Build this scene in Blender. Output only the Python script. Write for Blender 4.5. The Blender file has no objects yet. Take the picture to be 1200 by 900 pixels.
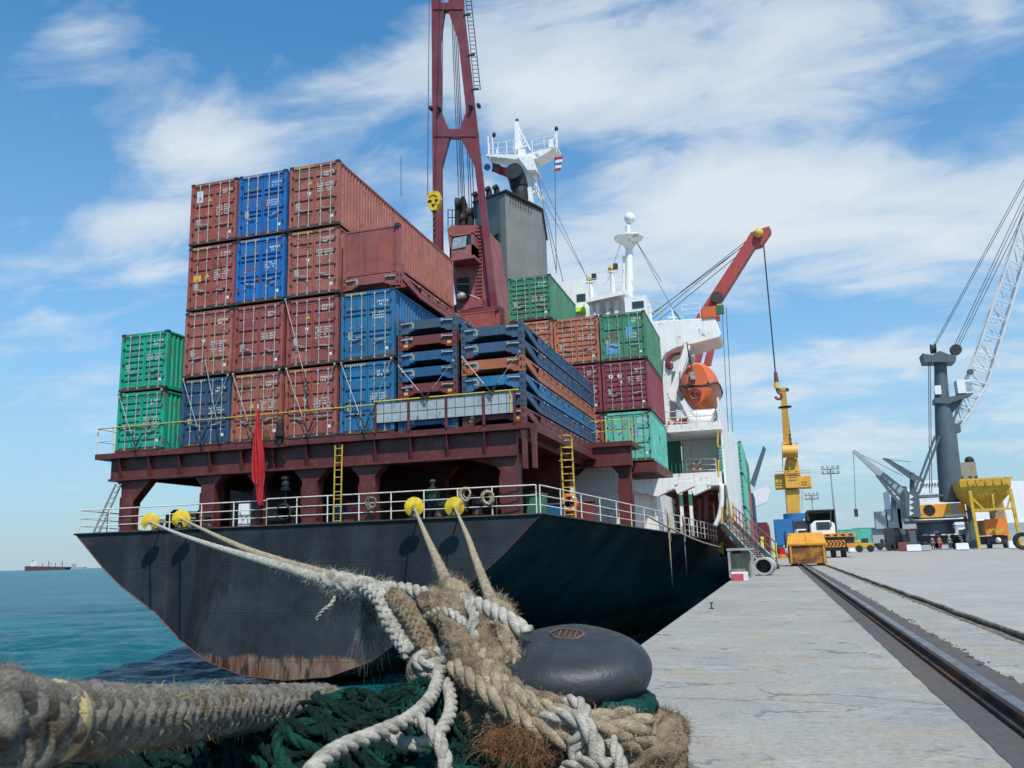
import bpy, math, random
from mathutils import Vector, Matrix, noise as mnoise
rad = math.radians
scene = bpy.context.scene
col = scene.collection
rnd = random.Random(7)

# ------------------------------------------------------------------ camera
CAM_H = 1.0
F_PX = 1000.0                       # focal length for a 1200 px wide picture
ROLL, PITCH, YAW = rad(1.7317), rad(11.3254), rad(16.6028)
CP, SP, CR, SR, CY, SY = (math.cos(PITCH), math.sin(PITCH), math.cos(ROLL), math.sin(ROLL), math.cos(YAW), math.sin(YAW))
CAMPOS = Vector((0, 0, CAM_H))
_R = Vector((CY, SY, 0)); _H = Vector((-SY, CY, 0)); _Z = Vector((0, 0, 1))
_F = _H * CP + _Z * SP
_U = _Z * CP - _H * SP
cam_right = _R * CR - _U * SR
cam_up = _R * SR + _U * CR
cd = bpy.data.cameras.new('camera')
cam = bpy.data.objects.new('camera', cd); col.objects.link(cam)
m3 = Matrix((cam_right, cam_up, -_F)).transposed()
cam.matrix_world = Matrix.Translation(CAMPOS) @ m3.to_4x4()
cd.sensor_width = 36.0; cd.lens = 36.0 * F_PX / 1200.0
cd.clip_start = 0.05; cd.clip_end = 30000
cd.dof.use_dof = True; cd.dof.focus_distance = 9.0; cd.dof.aperture_fstop = 6.3
scene.camera = cam

# ------------------------------------------------------------------ sky, sun, exposure
SUN_EL, SUN_AZ = 57.0, 36.0         # azimuth: degrees from behind the camera (-Y) towards +X
sun_dir = Vector((math.sin(rad(SUN_AZ)) * math.cos(rad(SUN_EL)), -math.cos(rad(SUN_AZ)) * math.cos(rad(SUN_EL)), math.sin(rad(SUN_EL))))
sd = bpy.data.lights.new('sun', 'SUN'); sd.energy = 3.0; sd.angle = rad(1.2); sd.color = (1.0, 0.94, 0.86)
so = bpy.data.objects.new('sun', sd); col.objects.link(so)
so.rotation_euler = sun_dir.to_track_quat('Z', 'Y').to_euler()
so.location = (0, 0, 60)
scene.view_settings.view_transform = 'Standard'
scene.view_settings.look = 'None'
scene.view_settings.exposure = 0.70
scene.view_settings.gamma = 1.0
scene.view_settings.use_curve_mapping = False
scene.cycles.use_denoising = True
scene.cycles.max_bounces = 6
scene.cycles.caustics_reflective = False
scene.cycles.caustics_refractive = False

class NT:
    """tiny node helper"""
    def __init__(s, tree): s.t = tree; s.n = tree.nodes; s.l = tree.links
    def new(s, typ, **kw):
        n = s.n.new(typ)
        for k, v in kw.items():
            if k.startswith('i_'): n.inputs[int(k[2:]) if k[2:].isdigit() else k[2:].replace('_', ' ')].default_value = v
            else: setattr(n, k, v)
        return n
    def link(s, a, b): s.l.new(a, b)
    def math(s, op, a, b=None, c=None, clamp=False):
        n = s.n.new('ShaderNodeMath'); n.operation = op; n.use_clamp = clamp
        for i, v in enumerate((a, b, c)):
            if v is None: continue
            if hasattr(v, 'is_output') or hasattr(v, 'links'): s.l.new(v, n.inputs[i])
            else: n.inputs[i].default_value = v
        return n.outputs[0]
    def ramp(s, fac, stops):
        n = s.n.new('ShaderNodeValToRGB')
        while len(n.color_ramp.elements) < len(stops): n.color_ramp.elements.new(0.5)
        for e, (p, c) in zip(n.color_ramp.elements, stops):
            e.position = p; e.color = (c, c, c, 1) if isinstance(c, (int, float)) else (*c, 1)
        s.l.new(fac, n.inputs[0]); return n.outputs[0]
    def mix(s, fac, a, b, blend='MIX'):
        n = s.n.new('ShaderNodeMix'); n.data_type = 'RGBA'; n.blend_type = blend
        for sock, v in ((n.inputs[0], fac), (n.inputs[6], a), (n.inputs[7], b)):
            if hasattr(v, 'links'): s.l.new(v, sock)
            elif isinstance(v, (int, float)): sock.default_value = v
            else: sock.default_value = (*v, 1)
        return n.outputs[2]
    def noise(s, vec, scale, detail=4, rough=.55, dist=0.0):
        n = s.n.new('ShaderNodeTexNoise'); n.inputs['Scale'].default_value = scale
        n.inputs['Detail'].default_value = detail; n.inputs['Roughness'].default_value = rough
        n.inputs['Distortion'].default_value = dist
        if vec is not None: s.l.new(vec, n.inputs['Vector'])
        return n.outputs[0]
    def mapping(s, vec, scale=(1, 1, 1), loc=(0, 0, 0), rot=(0, 0, 0)):
        n = s.n.new('ShaderNodeMapping'); n.inputs['Scale'].default_value = scale
        n.inputs['Location'].default_value = loc; n.inputs['Rotation'].default_value = rot
        s.l.new(vec, n.inputs['Vector']); return n.outputs[0]

world = bpy.data.worlds.new('World'); scene.world = world; world.use_nodes = True
wt = NT(world.node_tree); wt.n.clear()
w_out = wt.new('ShaderNodeOutputWorld'); w_bg = wt.new('ShaderNodeBackground')
w_bg.inputs[1].default_value = 0.10
wt.link(w_bg.outputs[0], w_out.inputs[0])
sky = wt.new('ShaderNodeTexSky', sky_type='NISHITA', sun_disc=False)
sky.sun_elevation = rad(SUN_EL)
sky.sun_rotation = math.atan2(sun_dir.x, sun_dir.y)
sky.air_density = 1.0; sky.dust_density = 0.6; sky.ozone_density = 2.5
w_tc = wt.new('ShaderNodeTexCoord')
w_sep = wt.new('ShaderNodeSeparateXYZ'); wt.link(w_tc.outputs['Generated'], w_sep.inputs[0])
w_zc = wt.math('MAXIMUM', w_sep.outputs[2], 0.0)
w_den = wt.math('ADD', w_zc, 0.22)
w_u = wt.math('DIVIDE', w_sep.outputs[0], w_den); w_v = wt.math('DIVIDE', w_sep.outputs[1], w_den)
w_cmb = wt.new('ShaderNodeCombineXYZ'); wt.link(w_u, w_cmb.inputs[0]); wt.link(w_v, w_cmb.inputs[1])
def sky_angles(px, py):
    x, y = px - 600.0, py - 450.0
    x, y = x * CR - y * SR, x * SR + y * CR
    d = (_R * x - _U * y + _F * F_PX).normalized()
    return math.atan2(d.x, d.y), math.asin(d.z)
w_az = wt.math('ARCTAN2', w_sep.outputs[0], w_sep.outputs[1]); w_el = wt.math('ARCSINE', w_sep.outputs[2])
# cloud banks: bearing, height above the horizon, spreads (radians), slant, weight
BANKS = []
for px, py, sx, sy, sl, am in ((250, 165, 115, 48, -.10, .19), (185, 255, 95, 26, -.25, .16), (80, 40, 80, 38, -.25, .13), (95, 372, 90, 14, -.25, .14), (130, 110, 120, 40, 0, -.09), (90, 190, 90, 40, 0, -.09), (25, 308, 80, 16, -.1, .10), (185, 322, 75, 14, -.25, .09), (440, 90, 190, 70, -.3, .12),
                               (900, 50, 420, 115, .0, .21), (860, 250, 290, 90, .05, .19), (620, 110, 120, 60, -.1, .05), (1110, 270, 250, 70, .05, .17), (1010, 440, 330, 45, .05, .13), (760, 170, 160, 30, .1, -.05), (1130, 130, 90, 40, 0, -.05), (650, 300, 120, 60, 0, .10), (1090, 505, 300, 30, 0, .10), (80, 480, 160, 40, 0, .05),
                               (300, 50, 150, 50, 0, -.06), (650, 200, 70, 40, 0, -.10), (1080, 362, 230, 24, .03, -.10), (880, 560, 200, 30, 0, .05)):
    a0, e0 = sky_angles(px, py); BANKS.append((a0, e0, sx / 1000.0, sy / 1000.0, sl, am))
w_bank = None
for a0, e0, sa, se, sl, am in BANKS:
    da = wt.math('SUBTRACT', w_az, a0); de = wt.math('MULTIPLY_ADD', da, sl, wt.math('SUBTRACT', w_el, e0))
    da = wt.math('DIVIDE', da, sa); de = wt.math('DIVIDE', de, se)
    r2 = wt.math('MULTIPLY_ADD', da, da, wt.math('MULTIPLY', de, de))
    g_ = wt.math('DIVIDE', am, wt.math('POWER', wt.math('ADD', 1.0, r2), 1.6))
    w_bank = g_ if w_bank is None else wt.math('ADD', w_bank, g_)
cl_vec = wt.mapping(w_cmb.outputs[0], scale=(1.0, 1.15, 1), loc=(3.1, 0.35, 0), rot=(0, 0, rad(25)))
cl_big = wt.noise(cl_vec, 2.0, 6, .55, .35)
cl_fine = wt.noise(wt.mapping(w_cmb.outputs[0], scale=(1.0, 1.9, 1), loc=(7.3, 1.2, 0), rot=(0, 0, rad(-30))), 3.6, 10, .6, .5)
cl_sum = wt.math('ADD', wt.math('ADD', wt.math('MULTIPLY', cl_big, 0.40), wt.math('MULTIPLY', cl_fine, 0.34)), w_bank)
cl_mask = wt.ramp(cl_sum, [(0.425, 0.0), (0.475, 0.22), (0.535, 0.66), (0.64, 0.95)])
hz = wt.ramp(w_zc, [(0.0, 0.92), (0.08, 0.74), (0.26, 0.32), (0.55, 0.03)])
sky_c = wt.mix(1.0, sky.outputs[0], (0.38, 0.96, 1.18), 'MULTIPLY')
sky_h = wt.mix(hz, sky_c, (2.95, 3.6, 4.15))
sky_all = wt.mix(cl_mask, sky_h, (4.55, 5.0, 5.35))
wt.link(sky_all, w_bg.inputs[0])

# ------------------------------------------------------------------ helpers: pixels to points, meshes, tags
def ray(px, py):
    x, y = px - 600.0, py - 450.0
    x, y = x * CR - y * SR, x * SR + y * CR
    return (_R * x - _U * y + _F * F_PX).normalized()
def at(px, py, Y): r = ray(px, py); return CAMPOS + r * (Y / r.y)
def atz(px, py, z=0.0): r = ray(px, py); return CAMPOS + r * ((z - CAM_H) / r.z)
def atx(px, py, x): r = ray(px, py); return CAMPOS + r * (x / r.x)
def atplane(px, py, A, B):
    """the point of a sight line in the upright plane through A and B"""
    d = (B - A); n = Vector((d.y, -d.x, 0)); r = ray(px, py)
    return CAMPOS + r * ((A - CAMPOS).dot(n) / r.dot(n))

MATS = {}
def M(name, c, rough=.6, metal=0., var=.18, scale=2.0, rust=0., rustc=(.16, .055, .02), streak=0., streakc=None, bump=0., bscale=40., spec=.5, fade=0., rscale=1.6):
    m = bpy.data.materials.new(name); m.use_nodes = True
    t = NT(m.node_tree); b = t.n['Principled BSDF']
    b.inputs['Roughness'].default_value = rough; b.inputs['Metallic'].default_value = metal
    b.inputs['Specular IOR Level'].default_value = spec
    tc = t.new('ShaderNodeTexCoord'); oi = t.new('ShaderNodeObjectInfo')
    ad = t.new('ShaderNodeVectorMath', operation='ADD'); t.link(tc.outputs['Object'], ad.inputs[0])
    sc_ = t.new('ShaderNodeVectorMath', operation='SCALE'); cb = t.new('ShaderNodeCombineXYZ')
    for i in range(3): t.link(oi.outputs['Random'], cb.inputs[i])
    t.link(cb.outputs[0], sc_.inputs[0]); sc_.inputs['Scale'].default_value = 37.0
    t.link(sc_.outputs[0], ad.inputs[1]); v = ad.outputs[0]
    n1 = t.noise(v, scale, 6, .62)
    dark = tuple(x * (1 - var * 1.6) for x in c); lite = tuple(min(.9, x * (1 + var) + .012 * var) for x in c)
    out = t.mix(t.ramp(n1, [(.3, 0.), (.7, 1.)]), dark, lite)
    if fade:
        n4 = t.noise(v, .55, 3, .5)
        out = t.mix(t.ramp(n4, [(.42, 0.), (.66, fade)]), out, tuple(x * .6 + .16 for x in c))
    if streak:
        n2 = t.noise(t.mapping(v, scale=(5, 5, .22)), 1.6, 5, .6)
        out = t.mix(t.ramp(n2, [(.5, 0.), (.75, streak)]), out, streakc or tuple(x * .35 for x in c))
    if rust:
        n3 = t.noise(v, rscale, 10, .72, .4)
        out = t.mix(t.ramp(n3, [(.60 - rust * .22, 0.), (.66 - rust * .16, .85)]), out, rustc)
    t.link(out, b.inputs['Base Color'])
    if rough < .9:
        rr = t.ramp(n1, [(.25, min(1, rough + .14)), (.75, max(.05, rough - .08))]); t.link(rr, b.inputs['Roughness'])
    if bump:
        bp = t.new('ShaderNodeBump'); bp.inputs['Strength'].default_value = bump; bp.inputs['Distance'].default_value = .03
        t.link(t.noise(v, bscale, 5, .6), bp.inputs['Height']); t.link(bp.outputs[0], b.inputs['Normal'])
    MATS[name] = m; return m

class MB:
    """collects shapes; build() links them as one mesh object"""
    def __init__(s, mat=None): s.v = []; s.f = []; s.m = []; s.mats = []; s.cur = 0; s.use(mat) if mat else None
    def use(s, mat):
        if mat not in s.mats: s.mats.append(mat)
        s.cur = s.mats.index(mat); return s
    def add(s, vs, fs):
        o = len(s.v); s.v += [Vector(p) for p in vs]
        for f in fs: s.f.append([i + o for i in f]); s.m.append(s.cur)
        return s
    def box(s, a, b):
        x0, y0, z0 = a; x1, y1, z1 = b
        return s.add([(x0, y0, z0), (x1, y0, z0), (x1, y1, z0), (x0, y1, z0), (x0, y0, z1), (x1, y0, z1), (x1, y1, z1), (x0, y1, z1)],
                     [(3, 2, 1, 0), (4, 5, 6, 7), (0, 1, 5, 4), (1, 2, 6, 5), (2, 3, 7, 6), (3, 0, 4, 7)])
    def cbox(s, c, sx, sy, sz): return s.box((c[0] - sx / 2, c[1] - sy / 2, c[2] - sz / 2), (c[0] + sx / 2, c[1] + sy / 2, c[2] + sz / 2))
    def bar(s, p, q, w, h=None, w2=None, h2=None, up=(0, 0, 1)):
        h = w if h is None else h; w2 = w if w2 is None else w2; h2 = h if h2 is None else h2
        p, q = Vector(p), Vector(q); d = (q - p).normalized(); u = Vector(up)
        if abs(d.dot(u)) > .98: u = Vector((0, 1, 0))
        x = d.cross(u).normalized(); y = x.cross(d).normalized(); vs = []
        for c, a, b in ((p, w, h), (q, w2, h2)):
            for i, j in ((-1, -1), (1, -1), (1, 1), (-1, 1)): vs.append(c + x * i * a / 2 + y * j * b / 2)
        return s.add(vs, [(0, 1, 2, 3), (7, 6, 5, 4), (0, 4, 5, 1), (1, 5, 6, 2), (2, 6, 7, 3), (3, 7, 4, 0)])
    def tube(s, pts, r, n=8, caps=True, closed=False):
        pts = [Vector(p) for p in pts]; N = len(pts); rs = r if isinstance(r, (list, tuple)) else [r] * N
        o = len(s.v); prev = None
        for i, p in enumerate(pts):
            a = pts[(i - 1) % N] if (closed or i > 0) else pts[0]; b = pts[(i + 1) % N] if (closed or i < N - 1) else pts[-1]
            d = (b - a).normalized() if (b - a).length > 1e-9 else Vector((0, 0, 1))
            if prev is None:
                u = Vector((0, 0, 1)) if abs(d.z) < .9 else Vector((1, 0, 0)); x = d.cross(u).normalized()
            else:
                x = (prev - d * prev.dot(d)); x = x.normalized() if x.length > 1e-6 else d.orthogonal().normalized()
            y = d.cross(x); prev = x
            for k in range(n):
                t = 2 * math.pi * k / n; s.v.append(p + (x * math.cos(t) + y * math.sin(t)) * rs[i])
        R = N if closed else N - 1
        for i in range(R):
            for k in range(n):
                a = o + i * n + k; b = o + i * n + (k + 1) % n; j = (i + 1) % N
                s.f.append([a, b, o + j * n + (k + 1) % n, o + j * n + k]); s.m.append(s.cur)
        if caps and not closed:
            s.f.append([o + k for k in range(n)][::-1]); s.m.append(s.cur)
            s.f.append([o + (N - 1) * n + k for k in range(n)]); s.m.append(s.cur)
        return s
    def cyl(s, p, q, r, r2=None, n=16): return s.tube([p, q], [r, r if r2 is None else r2], n)
    def prism(s, poly, d):
        """a closed outline (3D points, any plane) pushed along vector d"""
        n = len(poly); d = Vector(d); P = [Vector(p) for p in poly]
        return s.add(P + [p + d for p in P], [list(range(n))[::-1], list(range(n, 2 * n))] + [(i, (i + 1) % n, n + (i + 1) % n, n + i) for i in range(n)])
    def lathe(s, prof, c, n=24, axis='Z'):
        c = Vector(c); o = len(s.v)
        for r, h in prof:
            for k in range(n):
                t = 2 * math.pi * k / n; a, b = r * math.cos(t), r * math.sin(t)
                s.v.append(c + (Vector((a, b, h)) if axis == 'Z' else Vector((a, h, b)) if axis == 'Y' else Vector((h, a, b))))
        for i in range(len(prof) - 1):
            for k in range(n):
                s.f.append([o + i * n + k, o + i * n + (k + 1) % n, o + (i + 1) * n + (k + 1) % n, o + (i + 1) * n + k]); s.m.append(s.cur)
        return s
    def grid(s, rows, closed=False):
        """rows of points lofted into a sheet"""
        o = len(s.v); n = len(rows[0])
        for r in rows: s.v += [Vector(p) for p in r]
        for i in range(len(rows) - 1):
            for k in range(n if closed else n - 1):
                s.f.append([o + i * n + k, o + i * n + (k + 1) % n, o + (i + 1) * n + (k + 1) % n, o + (i + 1) * n + k]); s.m.append(s.cur)
        return s
    def ball(s, c, rx, ry=None, rz=None, n=14, k=8):
        ry = rx if ry is None else ry; rz = rx if rz is None else rz; c = Vector(c)
        return s.grid([[c + Vector((rx * math.sin(math.pi * i / k) * math.cos(2 * math.pi * j / n), ry * math.sin(math.pi * i / k) * math.sin(2 * math.pi * j / n), rz * math.cos(math.pi * i / k))) for j in range(n)] for i in range(k + 1)], True)
    def build(s, name, parent=None, loc=None, smooth=False, label=None, cat=None, group=None, kind=None, bevel=0, auto=None):
        if parent is not None: org = WL[parent.name]
        elif loc is not None: org = Vector(loc)
        else:
            xs = [p.x for p in s.v]; ys = [p.y for p in s.v]; zs = [p.z for p in s.v]
            org = Vector(((min(xs) + max(xs)) / 2, (min(ys) + max(ys)) / 2, min(zs)))
        me = bpy.data.meshes.new(name)
        me.from_pydata([p - org for p in s.v], [], s.f)
        for m in s.mats: me.materials.append(MATS[m] if isinstance(m, str) else m)
        me.polygons.foreach_set('material_index', s.m)
        if smooth: me.polygons.foreach_set('use_smooth', [True] * len(s.f))
        me.validate()
        fix_normals(me)
        if auto is not None:
            me.polygons.foreach_set('use_smooth', [True] * len(me.polygons)); me.set_sharp_from_angle(angle=rad(auto))
        o = bpy.data.objects.new(name, me); col.objects.link(o)
        if parent is not None: o.parent = parent; WL[o.name] = org
        else: o.location = org; WL[o.name] = org
        if bevel:
            bv = o.modifiers.new('bevel', 'BEVEL'); bv.width = bevel; bv.segments = 2; bv.limit_method = 'ANGLE'
        tag(o, label, cat, group, kind); return o
WL = {}
import bmesh
def fix_normals(me):
    bm = bmesh.new(); bm.from_mesh(me); bmesh.ops.recalc_face_normals(bm, faces=bm.faces); bm.to_mesh(me); bm.free()
def tag(o, label=None, cat=None, group=None, kind=None):
    if label: o['label'] = label
    if cat: o['category'] = cat
    if group: o['group'] = group
    if kind: o['kind'] = kind
    return o
def thing(name, label, cat, loc=(0, 0, 0), group=None):
    o = bpy.data.objects.new(name, None); col.objects.link(o); o.location = loc; o.empty_display_size = .3
    WL[o.name] = Vector(loc); return tag(o, label, cat, group)
def copy_tree(o, parent=None):
    c = o.copy(); col.objects.link(c)
    if parent is not None: c.parent = parent
    WL[c.name] = WL[o.name].copy()
    for ch in list(o.children): copy_tree(ch, c)
    return c
def lerp(a, b, t): return a + (b - a) * t
def spline(pts, k=8, closed=False):
    P = [Vector(p) for p in pts]; n = len(P); out = []
    for i in range(n if closed else n - 1):
        if closed: a, b, c, d = P[(i - 1) % n], P[i], P[(i + 1) % n], P[(i + 2) % n]
        else: a, b, c, d = P[max(i - 1, 0)], P[i], P[i + 1], P[min(i + 2, n - 1)]
        for j in range(k):
            t = j / k; out.append(.5 * (2 * b + (c - a) * t + (2 * a - 5 * b + 4 * c - d) * t * t + (3 * b - a - 3 * c + d) * t ** 3))
    if not closed: out.append(P[-1])
    return out
def resample(pts, step):
    out = [pts[0]]; acc = 0
    for a, b in zip(pts, pts[1:]):
        L = (b - a).length
        if L < 1e-9: continue
        p = step - acc
        while p <= L: out.append(a.lerp(b, p / L)); p += step
        acc = L - (p - step)
    if (out[-1] - pts[-1]).length > step * .3: out.append(pts[-1])
    return out

# ------------------------------------------------------------------ materials
BRN, BRN2, BRN3, ORG, BLU, BLU2, NAV, GRN, AQU, DGR, PUR = ((.34, .080, .056), (.30, .072, .058), (.36, .108, .074), (.48, .16, .085), (.013, .145, .30), (.006, .13, .42), (.022, .07, .15), (.008, .34, .21), (.11, .50, .38), (.05, .22, .12), (.24, .04, .06))
for n, c in (('brown_paint', BRN), ('dull_brown_paint', BRN2), ('pale_brown_paint', BRN3), ('orange_red_paint', ORG), ('blue_paint', BLU), ('bright_blue_paint', BLU2), ('navy_paint', NAV), ('green_paint', GRN), ('aqua_paint', AQU), ('dark_green_paint', DGR), ('purple_red_paint', PUR)):
    M(n, c, .5, 0, .16, 1.3, rust=.21, streak=.55, bump=.14, bscale=7, fade=.12)
M('slate_blue_paint', (.045, .085, .14), .5, 0, .16, 1.3, rust=.12, streak=.4)
M('steel_blue_paint', (.012, .10, .22), .5, 0, .16, 1.3, rust=.14, streak=.4)
M('flat_red_paint', (.17, .034, .034), .5, 0, .16, 1.3, rust=.2, streak=.4)
M('orange_brown_paint', (.40, .12, .05), .5, 0, .16, 1.3, rust=.16, streak=.3)
M('galvanised', (.42, .41, .37), .45, .3, .2, 5, rust=.18)
M('dark_steel', (.035, .033, .03), .55, .2, .3, 4, rust=.25)
M('dark_sill', (.075, .05, .04), .7, .1, .3, 4, rust=.35)  # dark brown all over, with rust patches
M('white_mark', (.70, .70, .68), .6, 0, .1, 9)
M('yellow_mark', (.75, .42, .02), .55, 0, .1, 9)
M('grey_mark', (.33, .34, .30), .6, 0, .2, 5)
M('pale_blue_mark', (.55, .68, .72), .6, 0, .1, 5)
M('sky_blue_mark', (.10, .33, .55), .6, 0, .15, 5)
M('hull_red', (.115, .021, .020), .5, 0, .2, 1.2, rust=.22, streak=.4)
M('crane_red', (.17, .020, .028), .45, 0, .18, 1.0, rust=.1, streak=.3, fade=.2)
M('jib_red', (.36, .045, .040), .5, 0, .15, 1.0, rust=.12, streak=.3)
M('house_red', (.30, .075, .066), .5, 0, .18, 1.0, rust=.15, streak=.4, fade=.3)
M('dark_inside', (.02, .016, .015), .8, 0, .3, 2)
M('far_red', (.11, .05, .048), .6, 0, .1, .1)  # red dulled and darkened, sea haze put into the colour
M('ship_white', (.80, .79, .76), .5, 0, .05, 1.0, rust=.03, streak=.32, streakc=(.38, .26, .16))
M('rail_white', (.70, .66, .56), .5, 0, .12, 3, rust=.1)
M('rail_yellow', (.62, .42, .06), .5, 0, .12, 3, rust=.1)
M('deck_green', (.03, .15, .09), .6, 0, .2, 2)
M('funnel_grey', (.165, .165, .155), .6, 0, .1, .6, streak=.35, fade=.15)
M('soot_black', (.012, .011, .011), .7, 0, .3, 3)
M('lifeboat_orange', (.62, .12, .03), .45, 0, .1, 2, fade=.4)
M('barrier_grey', (.36, .40, .40), .6, 0, .12, 3, rust=.06, streak=.2)
M('glass_dark', (.02, .03, .035), .12, 0, .1, 2, spec=.8)
M('glass_pale', (.30, .38, .36), .15, 0, .25, 4, spec=.8)
M('rat_yellow', (.70, .48, .012), .55, 0, .22, 4, rust=.30, streak=.4)
M('flag_red', (.42, .012, .018), .8, 0, .15, 3)
M('cable_black', (.03, .03, .035), .6, 0, .1, 4)
M('house_orange', (.74, .34, .04), .5, 0, .08, 1.0, rust=.04, streak=.2)
M('port_yellow', (.70, .385, .055), .5, 0, .1, 1.0, rust=.05, streak=.3)
M('hopper_yellow', (.60, .37, .03), .55, 0, .14, 1.0, rust=.1, streak=.3)
M('port_blue', (.02, .15, .36), .5, 0, .15, 1, rust=.06)
M('skip_orange', (.60, .27, .02), .55, 0, .12, 2.0, rust=.10, streak=.4)
M('skip_rust', (.42, .17, .02), .6, 0, .2, 3.0, rust=.75, rustc=(.10, .035, .015), streak=.4)
M('mast_grey', (.078, .108, .128), .5, 0, .08, .5, streak=.2)
M('pale_steel', (.62, .64, .66), .45, 0, .08, 1)
M('far_grey', (.32, .37, .38), .6, 0, .1, .3)
M('far_white', (.72, .73, .73), .6, 0, .05, .3)
M('tyre_black', (.02, .02, .02), .8, 0, .2, 4)
M('truck_white', (.74, .74, .72), .35, 0, .05, 1)
M('truck_orange', (.72, .25, .02), .5, 0, .1, 1)
M('truck_dark', (.03, .035, .04), .5, 0, .2, 1)
M('high_vis', (.60, .85, .05), .7, 0, .1, 4)
M('skin', (.42, .24, .15), .6, 0, .1, 10)
M('cloth_green', (.02, .14, .08), .8, 0, .2, 6)
M('cloth_red', (.45, .04, .06), .8, 0, .2, 6)
M('cloth_blue', (.04, .07, .15), .8, 0, .2, 6)
M('cloth_orange', (.75, .22, .03), .8, 0, .2, 6)
M('board_beige', (.30, .25, .18), .8, 0, .15, 3, streak=.3)
M('hose_grey', (.40, .40, .40), .6, 0, .15, 4)
M('block_red', (.55, .06, .09), .6, 0, .12, 5)
def rope_mat(name, c, dirt=(.10, .07, .04), d=.5, scale=14, bump=.9):
    m = M(name, c, .95, 0, .3, scale, rust=d * .5, rustc=dirt, bump=bump, bscale=140, spec=.15, rscale=7)
    return m
rope_mat('rope_white', (.60, .55, .46), (.30, .25, .18), .35)
rope_mat('rope_cream', (.52, .42, .28), (.25, .17, .09), .4)
rope_mat('rope_brown', (.34, .255, .165), (.17, .115, .07), .5)
rope_mat('rope_tan', (.50, .39, .26), (.26, .18, .10), .45)
rope_mat('rope_grey', (.27, .24, .195), (.16, .11, .05), .6, 20)
rope_mat('rope_green', (.006, .030, .023), (.007, .011, .010), .6, 9)
rope_mat('rope_bright_green', (.007, .075, .053), (.007, .024, .02), .55, 9)
rope_mat('fibre_orange', (.36, .18, .085), (.2, .10, .05), .5)
rope_mat('tape_cream', (.46, .36, .18), (.2, .14, .07), .3, 6, .3)

def bollard_material():
    m = M('bollard_iron', (.030, .033, .038), .46, .15, .25, 5, rust=0, bump=.16, bscale=38, spec=.45)
    t = NT(m.node_tree); b = t.n['Principled BSDF']; tc = t.new('ShaderNodeTexCoord')
    n = t.noise(tc.outputs['Object'], 5.5, 12, .78, .5); src = b.inputs['Base Color'].links[0].from_socket
    c = t.mix(t.ramp(n, [(.55, 0), (.70, .55)]), src, (.15, .145, .135))
    n2 = t.noise(t.mapping(tc.outputs['Object'], loc=(4, 2, 1)), 13, 10, .75)
    c = t.mix(t.ramp(n2, [(.64, 0), (.68, .8)]), c, (.17, .08, .03))
    t.link(c, b.inputs['Base Color'])
bollard_material()

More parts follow.
